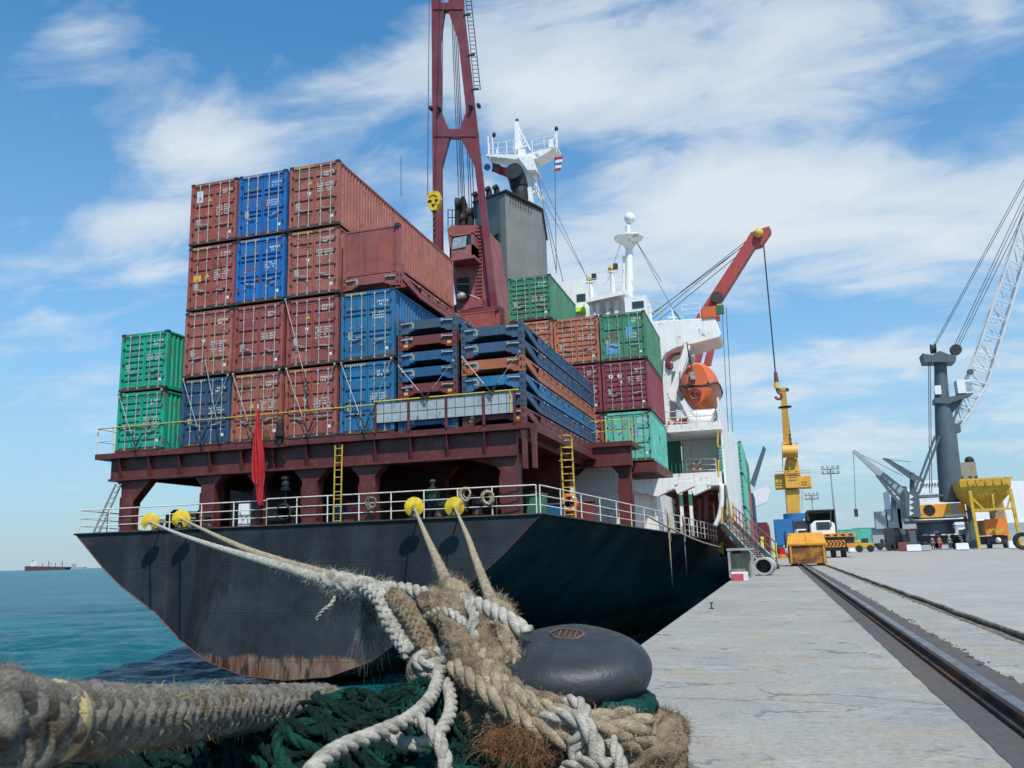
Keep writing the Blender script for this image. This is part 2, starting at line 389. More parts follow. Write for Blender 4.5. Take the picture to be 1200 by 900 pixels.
def hull_material():
    m = bpy.data.materials.new('hull_paint'); m.use_nodes = True; MATS['hull_paint'] = m
    t = NT(m.node_tree); b = t.n['Principled BSDF']
    g = t.new('ShaderNodeNewGeometry'); sp = t.new('ShaderNodeSeparateXYZ'); t.link(g.outputs['Position'], sp.inputs[0]); v = g.outputs['Position']
    streak = t.noise(t.mapping(v, scale=(.55, .55, .03)), 1.0, 7, .6)
    blot = t.noise(v, .5, 8, .65)
    c = t.mix(t.ramp(streak, [(.35, 0), (.7, 1)]), (.016, .019, .023), (.036, .042, .048))
    c = t.mix(t.ramp(blot, [(.45, 0), (.72, .8)]), c, (.058, .064, .070))
    c = t.mix(t.ramp(t.noise(t.mapping(v, scale=(.45, .45, .16), loc=(8, 2, 3)), 1.0, 9, .72, .8), [(.56, 0), (.62, .7)]), c, (.012, .014, .016))
    scuff = t.noise(t.mapping(v, scale=(.8, .8, 4)), 1.8, 10, .75)
    c = t.mix(t.ramp(scuff, [(.69, 0), (.73, .5)]), c, (.17, .17, .17))
    runs = t.noise(t.mapping(v, scale=(2.6, 2.6, .07), loc=(5, 0, 0)), 1.0, 6, .7)
    c = t.mix(t.ramp(runs, [(.62, 0), (.74, .6)]), c, (.10, .05, .028))
    rn = t.noise(t.mapping(v, scale=(1.2, 1.2, .35)), 1.0, 8, .7)
    rust = t.mix(t.ramp(rn, [(.35, 0), (.65, 1)]), (.13, .055, .03), (.27, .19, .14))
    rust = t.mix(t.ramp(t.noise(t.mapping(v, scale=(2, 2, .3), loc=(3, 1, 0)), 1.4, 8, .7), [(.50, 0), (.58, .9)]), rust, (.03, .02, .018))
    rust = t.mix(t.ramp(t.noise(v, 2.2, 10, .75), [(.56, 0), (.62, .9)]), rust, (.20, .07, .03))
    edge = t.math('ADD', sp.outputs[2], t.math('MULTIPLY', t.noise(v, .6, 10, .75), 1.1))
    edge = t.math('ADD', edge, -.38)
    edge = t.math('ADD', edge, t.math('MULTIPLY', t.math('SUBTRACT', streak, .5), 1.1))
    low = t.ramp(t.math('MULTIPLY_ADD', edge, 1.0, 3.2), [(.56, 1), (.74, 0)])
    t.link(t.mix(low, c, rust), b.inputs['Base Color'])
    b.inputs['Roughness'].default_value = .55; b.inputs['Specular IOR Level'].default_value = .16
    # plate seams: weld beads every strake and every frame bay
    fz = t.math('ABSOLUTE', t.math('SUBTRACT', t.math('FRACT', t.math('MULTIPLY_ADD', sp.outputs[2], .53, 10.0)), .5))
    fx = t.math('ABSOLUTE', t.math('SUBTRACT', t.math('FRACT', t.math('MULTIPLY_ADD', t.math('ADD', sp.outputs[0], t.math('MULTIPLY', sp.outputs[1], .62)), .19, 20.3)), .5))
    seam = t.math('MAXIMUM', t.ramp(fz, [(0.0, 1), (.016, 0)]), t.ramp(fx, [(0.0, 1), (.006, 0)]))
    bp = t.new('ShaderNodeBump'); bp.inputs['Strength'].default_value = .45; bp.inputs['Distance'].default_value = .10
    t.link(t.math('ADD', t.noise(t.mapping(v, scale=(.7, .7, .5)), 1.0, 3, .5), t.math('MULTIPLY', seam, .16)), bp.inputs['Height']); t.link(bp.outputs[0], b.inputs['Normal'])
hull_material()

def sea_material():
    m = bpy.data.materials.new('sea_water'); m.use_nodes = True; MATS['sea_water'] = m
    t = NT(m.node_tree); b = t.n['Principled BSDF']; g = t.new('ShaderNodeNewGeometry'); v = g.outputs['Position']
    big = t.noise(t.mapping(v, scale=(.02, .05, 1)), 1.0, 4, .5)
    t.link(t.mix(t.ramp(big, [(.35, 0), (.65, 1)]), (.002, .075, .098), (.003, .110, .130)), b.inputs['Base Color'])
    b.inputs['Roughness'].default_value = .25; b.inputs['IOR'].default_value = 1.33; b.inputs['Specular IOR Level'].default_value = .17
    h = t.math('ADD', t.math('MULTIPLY', t.noise(t.mapping(v, scale=(.35, .8, 1), rot=(0, 0, .5)), 1.0, 5, .6, .6), 1.6), t.math('MULTIPLY', t.noise(t.mapping(v, scale=(1.8, 3.2, 1), rot=(0, 0, .3)), 1.0, 4, .6), .35))
    bp = t.new('ShaderNodeBump'); bp.inputs['Strength'].default_value = 1.0; bp.inputs['Distance'].default_value = .5
    t.link(h, bp.inputs['Height']); t.link(bp.outputs[0], b.inputs['Normal'])
sea_material()

def concrete_material(name, base, warm, cool, crack=1.0, sc=1.0):
    m = bpy.data.materials.new(name); m.use_nodes = True; MATS[name] = m
    t = NT(m.node_tree); b = t.n['Principled BSDF']; g = t.new('ShaderNodeNewGeometry'); v = g.outputs['Position']
    n1 = t.noise(v, .35 * sc, 7, .65); n2 = t.noise(t.mapping(v, scale=(1, 1, 1), loc=(9, 3, 0)), 1.1 * sc, 9, .7, .5); n3 = t.noise(v, 22, 9, .8)
    c = t.mix(t.ramp(n1, [(.35, 0), (.62, 1)]), cool, base)
    c = t.mix(t.ramp(n2, [(.47, 0), (.66, .8)]), c, warm)
    c = t.mix(t.ramp(t.noise(t.mapping(v, loc=(2, 8, 0)), 2.3 * sc, 10, .75, .3), [(.54, 0), (.70, .6)]), c, tuple(x * .62 for x in base))
    c = t.mix(t.ramp(t.noise(t.mapping(v, scale=(1, 1, 1), loc=(6, 1, 0)), 1.9 * sc, 10, .78, .4), [(.5, 0), (.68, .55)]), c, tuple(min(.8, x * 1.28) for x in base))
    c = t.mix(t.ramp(n3, [(.36, .55), (.56, 0)]), c, tuple(x * .42 for x in base))
    fl = t.noise(t.mapping(v, scale=(1, 1, 1), loc=(4, 4, 0)), 5.2 * sc, 10, .8, .6)
    c = t.mix(t.ramp(fl, [(.56, 0), (.64, .6)]), c, tuple(x * .40 for x in base))
    vv = t.new('ShaderNodeVectorMath', operation='ADD')
    nz = t.new('ShaderNodeTexNoise'); nz.inputs['Scale'].default_value = 1.6; nz.inputs['Detail'].default_value = 8; nz.inputs['Roughness'].default_value = .65; t.link(v, nz.inputs['Vector'])
    scl = t.new('ShaderNodeVectorMath', operation='SCALE'); scl.inputs['Scale'].default_value = .9; t.link(nz.outputs['Color'], scl.inputs[0])
    t.link(t.mapping(v, scale=(1.0, 1.9, 1)), vv.inputs[0]); t.link(scl.outputs[0], vv.inputs[1])
    vo = t.new('ShaderNodeTexVoronoi', feature='DISTANCE_TO_EDGE'); vo.inputs['Scale'].default_value = .85; t.link(vv.outputs[0], vo.inputs['Vector'])
    brk = t.ramp(t.noise(t.mapping(v, loc=(1, 5, 2)), 1.1, 5, .6), [(.48, 0), (.58, 1)])
    ck = t.math('MULTIPLY', t.ramp(vo.outputs[0], [(0.004, 1), (.016, 0)]), brk)
    ck = t.math('MULTIPLY', ck, .5 * crack)
    c = t.mix(ck, c, tuple(x * .22 for x in base))
    t.link(c, b.inputs['Base Color']); b.inputs['Roughness'].default_value = .82; b.inputs['Specular IOR Level'].default_value = .25
    bp = t.new('ShaderNodeBump'); bp.inputs['Strength'].default_value = .5; bp.inputs['Distance'].default_value = .02
    hh = t.math('SUBTRACT', t.math('ADD', t.math('MULTIPLY', n3, .35), n2), t.math('MULTIPLY', ck, 1.2))
    bp.inputs['Strength'].default_value = .8; t.link(hh, bp.inputs['Height']); t.link(bp.outputs[0], b.inputs['Normal'])
concrete_material('quay_concrete', (.35, .335, .295), (.335, .275, .195), (.255, .26, .25))
concrete_material('yard_concrete', (.375, .355, .32), (.34, .305, .255), (.32, .32, .305), .4, .35)
concrete_material('track_strip', (.105, .095, .090), (.12, .085, .065), (.085, .085, .09), .3)
M('rail_side', (.045, .028, .02), .7, .3, .3, 6, rust=.5)
M('rail_top', (.24, .235, .23), .38, .8, .25, 8, rust=.25)
M('trench_earth', (.16, .135, .10), .95, 0, .5, 9, bump=1, bscale=20)

# ================================================================== SETTING
QX = -1.5                                                     # the quay's edge
SEA_Z = -4.15
sea = MB('sea_water').add([(-9000, -400, SEA_Z - .45), (9000, -400, SEA_Z - .45), (9000, 16000, SEA_Z - .45), (-9000, 16000, SEA_Z - .45)], [(0, 1, 2, 3)])
sea_rows = []
NR = 330
for i in range(NR + 1):                                       # choppy water off the stern, finest near the ship
    r0 = 1.0 / lerp(1 / 24.0, 1 / 2600.0, (i / NR) ** .92); st_ = max(.25, r0 * r0 / 5150.0 * .6); row = []
    for j in range(561):
        a = rad(lerp(-64, -14, j / 560)); x, y = r0 * math.sin(a), r0 * math.cos(a); h = 0
        for lam, amp, ox in ((1.3, .06, 0), (3.2, .16, 9), (8.5, .26, 21), (30, .24, 40)):
            f = max(0.0, min(1.0, lam / (2.2 * st_) - 1)) if lam < 30 else 1.0
            if f > 0: h += amp * f * (1 - 2 * abs(mnoise.noise(Vector((x * .8 / lam + ox, (y - .35 * x) * 1.5 / lam, .5)))))
        row.append((x, y, SEA_Z + h - .12))
    sea_rows.append(row)
sea.grid(sea_rows); sea.build('sea', loc=(0, 0, SEA_Z), kind='structure', smooth=True)
MB('quay_concrete').box((QX, -60, -9), (900, 900, 0)).box((-3.0, -12, -9), (QX - .003, 4.5, -.004)).build('quay', loc=(0, 0, 0), kind='structure')
def sheet(name, x0, x1, y0, y1, z, mat): return MB(mat).add([(x0, y0, z), (x1, y0, z), (x1, y1, z), (x0, y1, z)], [(0, 1, 2, 3)]).build(name, loc=(0, 0, z), kind='structure')
sheet('yard', 2.47, 899, -59, 899, .004, 'yard_concrete')
def ragged(x, amp, y0, y1, st, seed):
    r = random.Random(seed); out = []; y = y0
    while y < y1: out.append((x + r.uniform(-amp, amp), y)); y += st * r.uniform(.6, 1.4)
    out.append((x, y1)); return out
def ragged_strip(name, xa, xb, amp, z, mat):
    mb = MB(mat); ys = []; y = -20.0
    r = random.Random(3)
    rows = []
    while y < 120: rows.append([(xa + r.uniform(-amp, amp) * .3, y, z), (xb + r.uniform(-amp, amp), y, z)]); y += r.uniform(.08, .2) if y < 20 else 1.5
    rows.append([(xa, 600, z), (xb, 600, z)])
    mb.grid(rows); return mb.build(name, loc=(0, 0, z), kind='structure')
ragged_strip('track_strip', .93, 1.57, .025, .004, 'track_strip')
ragged_strip('cable_trench', 2.21, 2.44, .03, .005, 'trench_earth')
rl = MB('rail_side').box((1.13, -20, .006), (1.29, 600, .03)).box((1.185, -20, .03), (1.245, 600, .075))
rl.use('rail_top').box((1.178, -20, .0755), (1.254, 600, .105)); rl.build('crane_rail', loc=(1.2, 20, 0), label='long worn crane rail with a polished head set in the dark strip', cat='rail')
ds = MB('trench_earth'); rr = random.Random(11)
for i in range(420):
    y = 3 + rr.random() ** 1.6 * 34; x = rr.choice((1.57, 1.57, 2.2, 2.44)) + rr.gauss(0, .03); q = rr.uniform(.006, .022)
    ds.ball((x, y, .006), q, q * rr.uniform(.7, 1.6), q * .6, 5, 3)
ds.build('rubble', loc=(2, 10, 0), kind='stuff', label='crumbs of broken concrete along the rail trench')
hp = [(2.33 + .015 * math.sin(y * 1.3) + .01 * math.sin(y * 4.1), y, .03 + .008 * math.sin(y * 2.7)) for y in [2 + i * .5 for i in range(180)]]
MB('trench_earth').tube(hp, .035, 8).build('buried_cable', smooth=True, label='dusty cable lying in the trench beside the crane rail', cat='cable')

# ================================================================== SHIP
ship = thing('cargo_ship', 'large dark hulled container ship moored stern first beside the quay', 'ship', (-18.9, 31, SEA_Z))
SCX = -18.9
ST = {31: [(10.66, 2.47), (9.1, 1.0), (8.1, .2), (6.3, -.9), (5.0, -2.0), (3.7, -2.85), (1.9, -3.42), (0, -3.57)],
      39: [(12.2, 2.17), (10.9, .9), (10.1, .1), (8.7, -1.0), (7.3, -2.0), (6.1, -2.75), (4.0, -4.1), (0, -5.4)],
      46.5: [(13.4, 1.92), (12.5, .7), (11.8, -.1), (10.7, -1.1), (9.6, -2), (8.6, -2.7), (6, -4.5), (0, -7)],
      62: [(15.4, 1.45), (14.9, .4), (14.4, -.4), (13.6, -1.2), (12.5, -2), (11.4, -2.7), (10, -5), (0, -9)],
      85: [(16.2, 1.4), (16.2, .4), (16.2, -.4), (16.1, -1.2), (16.0, -2), (15.9, -2.7), (15, -6), (0, -9)],
      215: [(16.2, 1.4), (16.2, .4), (16.2, -.4), (16.2, -1.2), (16.2, -2), (16.2, -2.7), (15, -6), (0, -9)],
      250: [(1.0, 3.4), (.9, .4), (.8, -.4), (.7, -1.2), (.6, -2), (.5, -2.7), (.4, -6), (0, -9)]}
ys = sorted(ST); rows = []
def section(Y):
    for i in range(len(ys) - 1):
        if ys[i] <= Y <= ys[i + 1]: break
    t = (Y - ys[i]) / (ys[i + 1] - ys[i])
    P = [ST[ys[max(i - 1, 0)]], ST[ys[i]], ST[ys[i + 1]], ST[ys[min(i + 2, len(ys) - 1)]]]
    if Y > 62: return [(lerp(a[0], b[0], t), lerp(a[1], b[1], t)) for a, b in zip(P[1], P[2])]
    out = []
    for k in range(8):
        v = []
        for c in (0, 1):
            a, b = P[1][k][c], P[2][k][c]
            h = ys[i + 1] - ys[i]
            ma = (P[2][k][c] - P[0][k][c]) / (ys[i + 1] - ys[max(i - 1, 0)]) * h; mb_ = (P[3][k][c] - P[1][k][c]) / (ys[min(i + 2, len(ys) - 1)] - ys[i]) * h
            v.append((2 * t ** 3 - 3 * t * t + 1) * a + (t ** 3 - 2 * t * t + t) * ma + (-2 * t ** 3 + 3 * t * t) * b + (t ** 3 - t * t) * mb_)
        out.append(tuple(v))
    return out
def ring(Y):
    s_ = section(Y); return [Vector((SCX - w, Y, z)) for w, z in s_] + [Vector((SCX + w, Y, z)) for w, z in s_[::-1][1:]]
YS = [31, 32, 33, 34.5, 36, 37.5, 39, 41, 43, 45, 47, 50, 53, 57, 62, 66, 70, 76, 85, 110, 215, 232, 250]
hull = MB('hull_paint').grid([ring(Y) for Y in YS]).build('hull', ship, smooth=True)
tr = ring(31); MB('hull_paint').add(tr, [list(range(len(tr)))]).build('transom', ship)
def deck_edge(Y): w, z = section(Y)[0]; return Vector((SCX + w, Y, z))
MB('hull_red').grid([[(SCX - section(Y)[0][0] + .03, Y, section(Y)[0][1] - .06), (SCX + section(Y)[0][0] - .03, Y, section(Y)[0][1] - .06)] for Y in YS]).build('poop_deck', ship)
g = MB('dark_steel')                                          # a rubbing bar round the deck edge
g.tube([(SCX - 10.7, 30.97, 2.46), (SCX + 10.7, 30.97, 2.46)], .05, 6)
g.tube([deck_edge(Y) + Vector((.02, 0, 0)) for Y in YS[:18]], .05, 6); g.build('gunwale_bar', ship)
w = MB('hull_red')                                            # the weld line of the transom's knuckle
w.tube([Vector((SCX + a, 30.99, z)) for a, z in ST[31]], .014, 5); w.tube([Vector((SCX - a, 30.99, z)) for a, z in ST[31]], .022, 5); w.build('transom_edge', ship)

# ---- raised container platform over the poop
PX0, PX1, PZ = -28.75, -9.1, 5.95
pf = MB('hull_red').box((PX0, 30.95, PZ - .24), (PX1, 45.3, PZ)); pf.build('container_platform', ship)
gd = MB('hull_red').box((-28.1, 31.25, 4.82), (-9.2, 31.5, PZ - .242)).box((-28.1, 31.1, 4.72), (-9.2, 31.7, 4.818))
gd.box((-9.5, 31.702, 5.5), (-9.25, 45.2, PZ - .243)).box((-28.1, 31.702, 4.9), (-27.85, 45.2, PZ - .243))
for x in (-24, -20, -16, -12.5): gd.box((x, 31.72, 5.1), (x + .2, 45.2, PZ - .243))
for x in [-27.5 + i * 1.55 for i in range(12)]: gd.prism([(x, 31.245, PZ - .25), (x, 31.245, 4.83), (x, 31.10, 4.83), (x, 30.97, PZ - .25)], (.03, 0, 0))
gd.build('platform_girder', ship)
def pillar(x, w, y=31.3, d=.5, z0=2.42, z1=4.8, fl=.55, fr=.55, foot=.25):
    mb = MB('hull_red'); h = w / 2
    mb.prism([(x - h, y, z0 + foot * .6), (x - h, y, z1 - fl * 1.1), (x - h - fl, y, z1 - .003), (x + h + fr, y, z1 - .003), (x + h, y, z1 - fr * 1.1), (x + h, y, z0 + foot * .6), (x + h + foot * .6, y, z0), (x - h - foot * .6, y, z0)], (0, d, 0))
    mb.box((x - h - .04, y - .03, z0 + .3), (x - h + .02, y - .002, z1 - .8)); mb.box((x + h - .02, y - .03, z0 + .3), (x + h + .04, y - .002, z1 - .8))
    return mb.build('pillar', ship)
for x, w, fl, fr in ((-27.2, .62, .35, .95), (-23.05, .66, .45, .5), (-20.6, .34, .5, .5), (-18.15, .68, .5, .55), (-15.55, .66, .5, .5), (-9.55, .72, .55, .3)): pillar(x, w, fl=fl, fr=fr)
pillar(-14.6, .4, y=37, z0=2.2, z1=5.1); pillar(-24.9, .8, y=34.5, z0=2.3, z1=5.1, fl=.7, fr=.1); pillar(-26.6, .5, y=37, z0=2.2, z1=5.1)
bk = MB('hull_red')                                           # bulkhead of the steering flat
bk.box((at(246, 600, 41).x, 41, 2.0), (-9.9, 41.2, 5.7)).box((at(246, 600, 41).x, 41.201, 2.0), (at(246, 600, 41).x + .2, 45, 5.7)); bk.build('bulkhead', ship)
cb = MB('hull_red')                                           # corner fins at the starboard end
for x in (-9.0, -8.62): cb.prism([(x, 31.0, 5.9), (x + .3, 31.0, 5.9), (x + .22, 31.0, 5.35), (x + .22, 31.0, 4.2), (x + .08, 31.0, 4.2), (x + .08, 31.0, 5.35)], (0, .3, 0))
cb.box((-9.098, 30.96, 5.72), (-8.6, 45.2, 5.94)); cb.build('corner_bracket', ship)
def ladder(p, q, w, mat, n, parent, name='ladder', r=.03, hoop=False):
    mb = MB(mat); p, q = Vector(p), Vector(q); s = Vector((w / 2, 0, 0))
    mb.bar(p - s, q - s, r * 2); mb.bar(p + s, q + s, r * 2)
    for i in range(n): c = p.lerp(q, (i + .5) / n); mb.bar(c - s, c + s, r * 1.4)
    if hoop:
        for t in (.72, .86, 1.0):
            c = p.lerp(q, t); mb.tube([c - s, c - s * 1.2 + Vector((0, -.3, 0)), c + Vector((0, -.6, 0)), c + s * 1.2 + Vector((0, -.3, 0)), c + s], r * .8, 5)
    return mb.build(name, parent)
ladder((at(395, 606, 31.02).x, 31.02, 2.4), (at(397, 521, 31.02).x, 31.02, 5.6), .32, 'rail_yellow', 11, ship, r=.02)
ladder((-28.6, 31.1, 2.4), (-27.6, 31.2, 4.6), .3, 'galvanised', 9, ship, 'stair')
ladder((-23.7, 36, 2.2), (-23.7, 36, 5.2), .4, 'hull_red', 9, ship)

# ---- rails
def railing(pts, h, mat, parent=ship, gap=1.5, rails=(1.0, .66, .34), r=.022, name='railing', rp=.026):
    mb = MB(mat); P = [Vector(p) for p in pts]
    for f in rails: mb.tube([p + Vector((0, 0, h * f)) for p in P], r if f < 1 else r * 1.25, 6)
    for a, b in zip(P, P[1:]):
        n = max(1, round((b - a).length / gap))
        for i in range(n): c = a.lerp(b, i / n); mb.tube([c, c + Vector((0, 0, h))], rp, 6)
    mb.tube([P[-1], P[-1] + Vector((0, 0, h))], rp, 6); return mb.build(name, parent)
railing([(-29.4, 36, 2.3), (-29.5, 31.12, 2.45), (-20, 31.1, 2.45)], 1.06, 'rail_white')
railing([(-20, 31.1, 2.45), (-10.2, 31.1, 2.45), (-8.5, 31.25, 2.45)], 1.12, 'rail_white')
railing([deck_edge(Y) + Vector((-.14, 0, -.03)) for Y in (31.2, 33, 35, 37, 39, 41, 43, 45, 47, 50)], 1.12, 'rail_white')
railing([deck_edge(Y) + Vector((-.14, 0, -.03)) for Y in (51, 53, 55, 57, 60, 64)], 1.1, 'rail_white', gap=1.2)
railing([(-28.7, 33, PZ), (-28.7, 31.0, PZ), (-27.9, 31.0, PZ)], 1.15, 'rail_white', gap=.8, rails=(1., .5))
yl = MB('rail_yellow').tube([(-28.7, 30.98, 7.1), (-22, 30.96, 7.1), (-15.0, 30.94, 7.12)], .026, 6); yl.build('guard_wire', ship)
BX = [-15.0, -13.55, -11.95, -10.4, -9.15]
for x in BX: MB('hull_red').box((x - .05, 30.9, PZ), (x + .05, 30.99, 7.2)).build('barrier_post', ship)
MB('rail_yellow').tube([(-15.05, 30.9, 7.22), (-8.95, 30.9, 7.22)], .035, 6).tube([(-9.3, 30.9, 7.2), (-9.3, 30.9, 6.35)], .03, 6).build('barrier_rail', ship)
for a, b in zip(BX, BX[1:]):
    pn = MB('barrier_grey').box((a + .055, 30.93, 6.36), (b - .055, 30.95, 7.14))
    pn.use('dark_steel'); n = 4
    for i in range(1, n): x = lerp(a, b, i / n); pn.box((x - .008, 30.922, 6.37), (x + .008, 30.928, 7.13))
    pn.box((a + .06, 30.921, 6.72), (b - .06, 30.927, 6.735)); pn.build('barrier_panel', ship)

# ---- poop deck fittings
def winch(x, y, z, w):
    t = thing('mooring_winch', '', 'winch', (x, y, z), 'mooring winches on the poop deck')
    MB('dark_steel').lathe([(0, -w / 2), (.48, -w / 2), (.48, -w / 2 + .06), (.26, -w / 2 + .06), (.26, w / 2 - .06), (.48, w / 2 - .06), (.48, w / 2), (0, w / 2)], (x, y, z + .62), 18, 'X').build('drum', t, auto=40)
    MB('hull_red').box((x - w / 2 - .25, y - .35, z), (x - w / 2 - .08, y + .35, z + .9)).box((x + w / 2 + .08, y - .35, z), (x + w / 2 + .25, y + .35, z + .9)).box((x - w / 2 - .3, y - .5, z), (x + w / 2 + .3, y + .5, z + .12)).build('frame', t)
    MB('rope_cream').tube([(x - w / 2 + .1 + (w - .2) * i / 120, y + .33 * math.cos(i * .9), z + .62 + .33 * math.sin(i * .9)) for i in range(121)], .05, 6).build('rope', t)
    return t
for (x, y, w), lb in zip(((-25.6, 33.5, 1.5), (-21.6, 34.4, 1.5), (-17.0, 33.6, 1.3), (-12.6, 33.4, 1.6)),
                         ('mooring winch nearest the port end of the poop, under the green containers', 'mooring winch in the dark bay left of the white cabinet', 'mooring winch behind the yellow ladder and red box', 'mooring winch with coiled hose behind the two starboard rat guards')):
    tag(winch(x, y, 2.42, w), lb)
c = at(288, 600, 31.5)
t = thing('cabinet', 'white electrical cabinet standing behind the stern railing left of the flag', 'cabinet', (c.x, 31.6, 2.42))
MB('ship_white').box((c.x - .3, 31.4, 2.42), (c.x + .3, 31.8, 3.45)).build('body', t, bevel=.02); MB('dark_steel').tube([(c.x - .22, 31.39, 3.1), (c.x - .05, 31.37, 2.8), (c.x + .15, 31.38, 2.95), (c.x + .2, 31.39, 2.6)], .015, 5).build('cable', t)
c = at(334, 597, 31.2)
t = thing('ventilator', 'black bell mouthed ventilator on the poop deck beside the flag', 'ventilator', (c.x, 31.6, 2.42))
hv = MB('soot_black').lathe([(.30, -.55), (.36, -.52), (.36, -.46), (.24, -.2), (.2, .1), (0, .1)], (c.x, 31.6, 3.0), 20, 'Y'); hv.build('bell_mouth', t, auto=50)
MB('soot_black').lathe([(.22, 0), (.2, .4), (.16, .55)], (c.x, 31.6, 2.42), 14).build('base', t, smooth=True)
c = at(332, 560, 31.2)
t = thing('stern_light', 'black stern light lantern on a post above the black ventilator', 'lantern', (c.x, 31.4, 3.3))
MB('soot_black').lathe([(.05, 0), (.05, .5), (.2, .5), (.22, .6), (.14, .62), (.14, .95), (.22, .97), (.2, 1.07), (.08, 1.15), (0, 1.15)], (c.x, 31.4, 3.4), 14).build('housing', t, auto=40)
MB('glass_dark').lathe([(.12, .63), (.17, .7), (.17, .88), (.12, .94)], (c.x, 31.4, 3.4), 14).build('lens', t, smooth=True)
c = at(330, 512, 31)
t = thing('deck_lamp', 'black round deck lamp on the platform edge above the stern light', 'lamp', (c.x, 30.9, 5.9)); MB('soot_black').lathe([(.1, 0), (.12, .3), (.2, .35), (.2, .5), (.13, .55), (.15, .9), (.05, 1.1), (0, 1.1)], (c.x, 30.85, 5.75), 12).build('housing', t, auto=40); MB('hull_red').box((c.x - .5, 30.8, 5.66), (c.x + .3, 30.945, 5.75)).build('bracket', t)
c = at(426, 589, 33)
t = thing('tool_box', 'bright red deck box beside the yellow ladder under the platform', 'box', (c.x, 33, 2.42)); MB('block_red').box((c.x - .45, 32.3, 2.95), (c.x + .45, 32.8, 3.35)).build('lid', t, bevel=.02); MB('flat_red_paint').box((c.x - .55, 32.2, 2.42), (c.x + .75, 32.9, 2.948)).build('body', t, bevel=.02)
def bin_(px, py, Y, mat, lb, w=.75, h=1.1):
    c = at(px, py, Y); z = deck_edge(min(Y, 62)).z - .05
    t = thing('deck_bin', lb, 'bin', (c.x, Y, z)); MB(mat).prism([(c.x - w * .45, Y - .35, z), (c.x + w * .45, Y - .35, z), (c.x + w * .5, Y - .35, z + h), (c.x - w * .5, Y - .35, z + h)], (0, .7, 0)).build('body', t, bevel=.02)
    MB(mat).box((c.x - w * .54, Y - .4, z + h), (c.x + w * .54, Y + .4, z + h + .08)).build('lid', t, bevel=.02)
bin_(629, 590, 34.5, 'deck_green', 'green waste bin on deck beside the starboard corner pillar')
bin_(650, 594, 36.0, 'steel_blue_paint', 'blue drum shaped bin right of the green waste bin', .7, .8)
bin_(683, 590, 41.5, 'flat_red_paint', 'dark red locker behind the side railing in front of the white house', 1.1, 1.4)
for px, py, lb in ((547, 578, 'tan rope coil hung on the stern railing right of the person in white helmet'), (572, 582, 'looser rope coil on the stern railing right of the rightmost rat guard'), (437, 588, 'grey hose coil on the stern railing beside the red deck box')):
    c = at(px, py, 31.0); r = random.Random(px); mb = MB('rope_cream' if px != 437 else 'rope_grey')
    for k in range(5): R_ = r.uniform(.13, .26); o_ = r.uniform(-.06, .06); mb.tube([c + Vector((R_ * math.cos(a_) + o_ + r.uniform(-.03, .03), -.06 - .02 * k, R_ * (1.5 if math.sin(a_) < 0 else .9) * math.sin(a_) * r.uniform(.9, 1.1))) for a_ in [i * math.pi / 8 for i in range(16)]], .028, 6, closed=True)
    mb.build('rope_coil', smooth=True, label=lb, cat='rope coil', group='coils on the stern railing')
for px, py, Y, r_, h_, mt, lb in ((398, 588, 33, .3, .85, 'port_blue', 'blue oil drum beside the yellow ladder on the poop'), (540, 590, 34, .3, .85, 'soot_black', 'black oil drum under the platform between the right hand rat guards'), (225, 598, 34, .28, .8, 'house_red', 'red oil drum near the second rat guard on the poop')):
    c = at(px, py, Y); t = thing('oil_drum', lb, 'drum', (c.x, Y, 2.38), 'oil drums on the poop'); MB(mt).lathe([(0, 0), (r_, 0), (r_, .28), (r_ + .02, .3), (r_, .32), (r_, .55), (r_ + .02, .57), (r_, .59), (r_, h_), (r_ - .03, h_ - .02), (0, h_ - .02)], (c.x, Y, 2.38), 16).build('body', t, auto=40); MB('dark_steel').lathe([(.05, 0), (.05, .03), (0, .03)], (c.x + .15, Y, 2.36 + h_), 8).build('cap', t)
# yellow hand rails at the bin
railing([(-10.9, 33.8, 2.4), (-9.9, 33.8, 2.4)], 1.0, 'rail_yellow', gap=.5, rails=(1., .5))

def lifebuoy(px, py, Y, lb, tilt=0.0, R=.33):
    c = at(px, py, Y); t = thing('lifebuoy', lb, 'lifebuoy', (c.x, Y, c.z - R), 'lifebuoys hung on the ship')
    for k in range(8):
        mb = MB('lifeboat_orange' if k % 2 == 0 else 'ship_white')
        if k % 2 == 0: mb.tube([c + Vector((R * .78 * math.cos(a), 0, R * .78 * math.sin(a))) for a in [math.pi / 4 * k - .58 + 1.17 * j / 8 for j in range(9)]], R * .24, 8, caps=False); mb.build('ring_section', t, smooth=True)
        else: mb.tube([c + Vector((R * .78 * math.cos(a), 0, R * .78 * math.sin(a))) for a in [math.pi / 4 * k - .2 + .4 * j / 4 for j in range(5)]], R * .25, 8, caps=False); mb.build('band', t, smooth=True)
    return t
lifebuoy(667, 590, 38.6, 'orange lifebuoy hung on the side railing near the yellow caged ladder', R=.42)
lifebuoy(816.5, 546, 55.5, 'orange lifebuoy hung on the railed balcony of the white deckhouse')
lifebuoy(790, 497, 54.5, 'orange lifebuoy on the boat deck railing under the lifeboat', R=.42)
railing([at(805, 557, 55.7), at(840, 557, 55.7)], 1.05, 'rail_white', gap=.8)

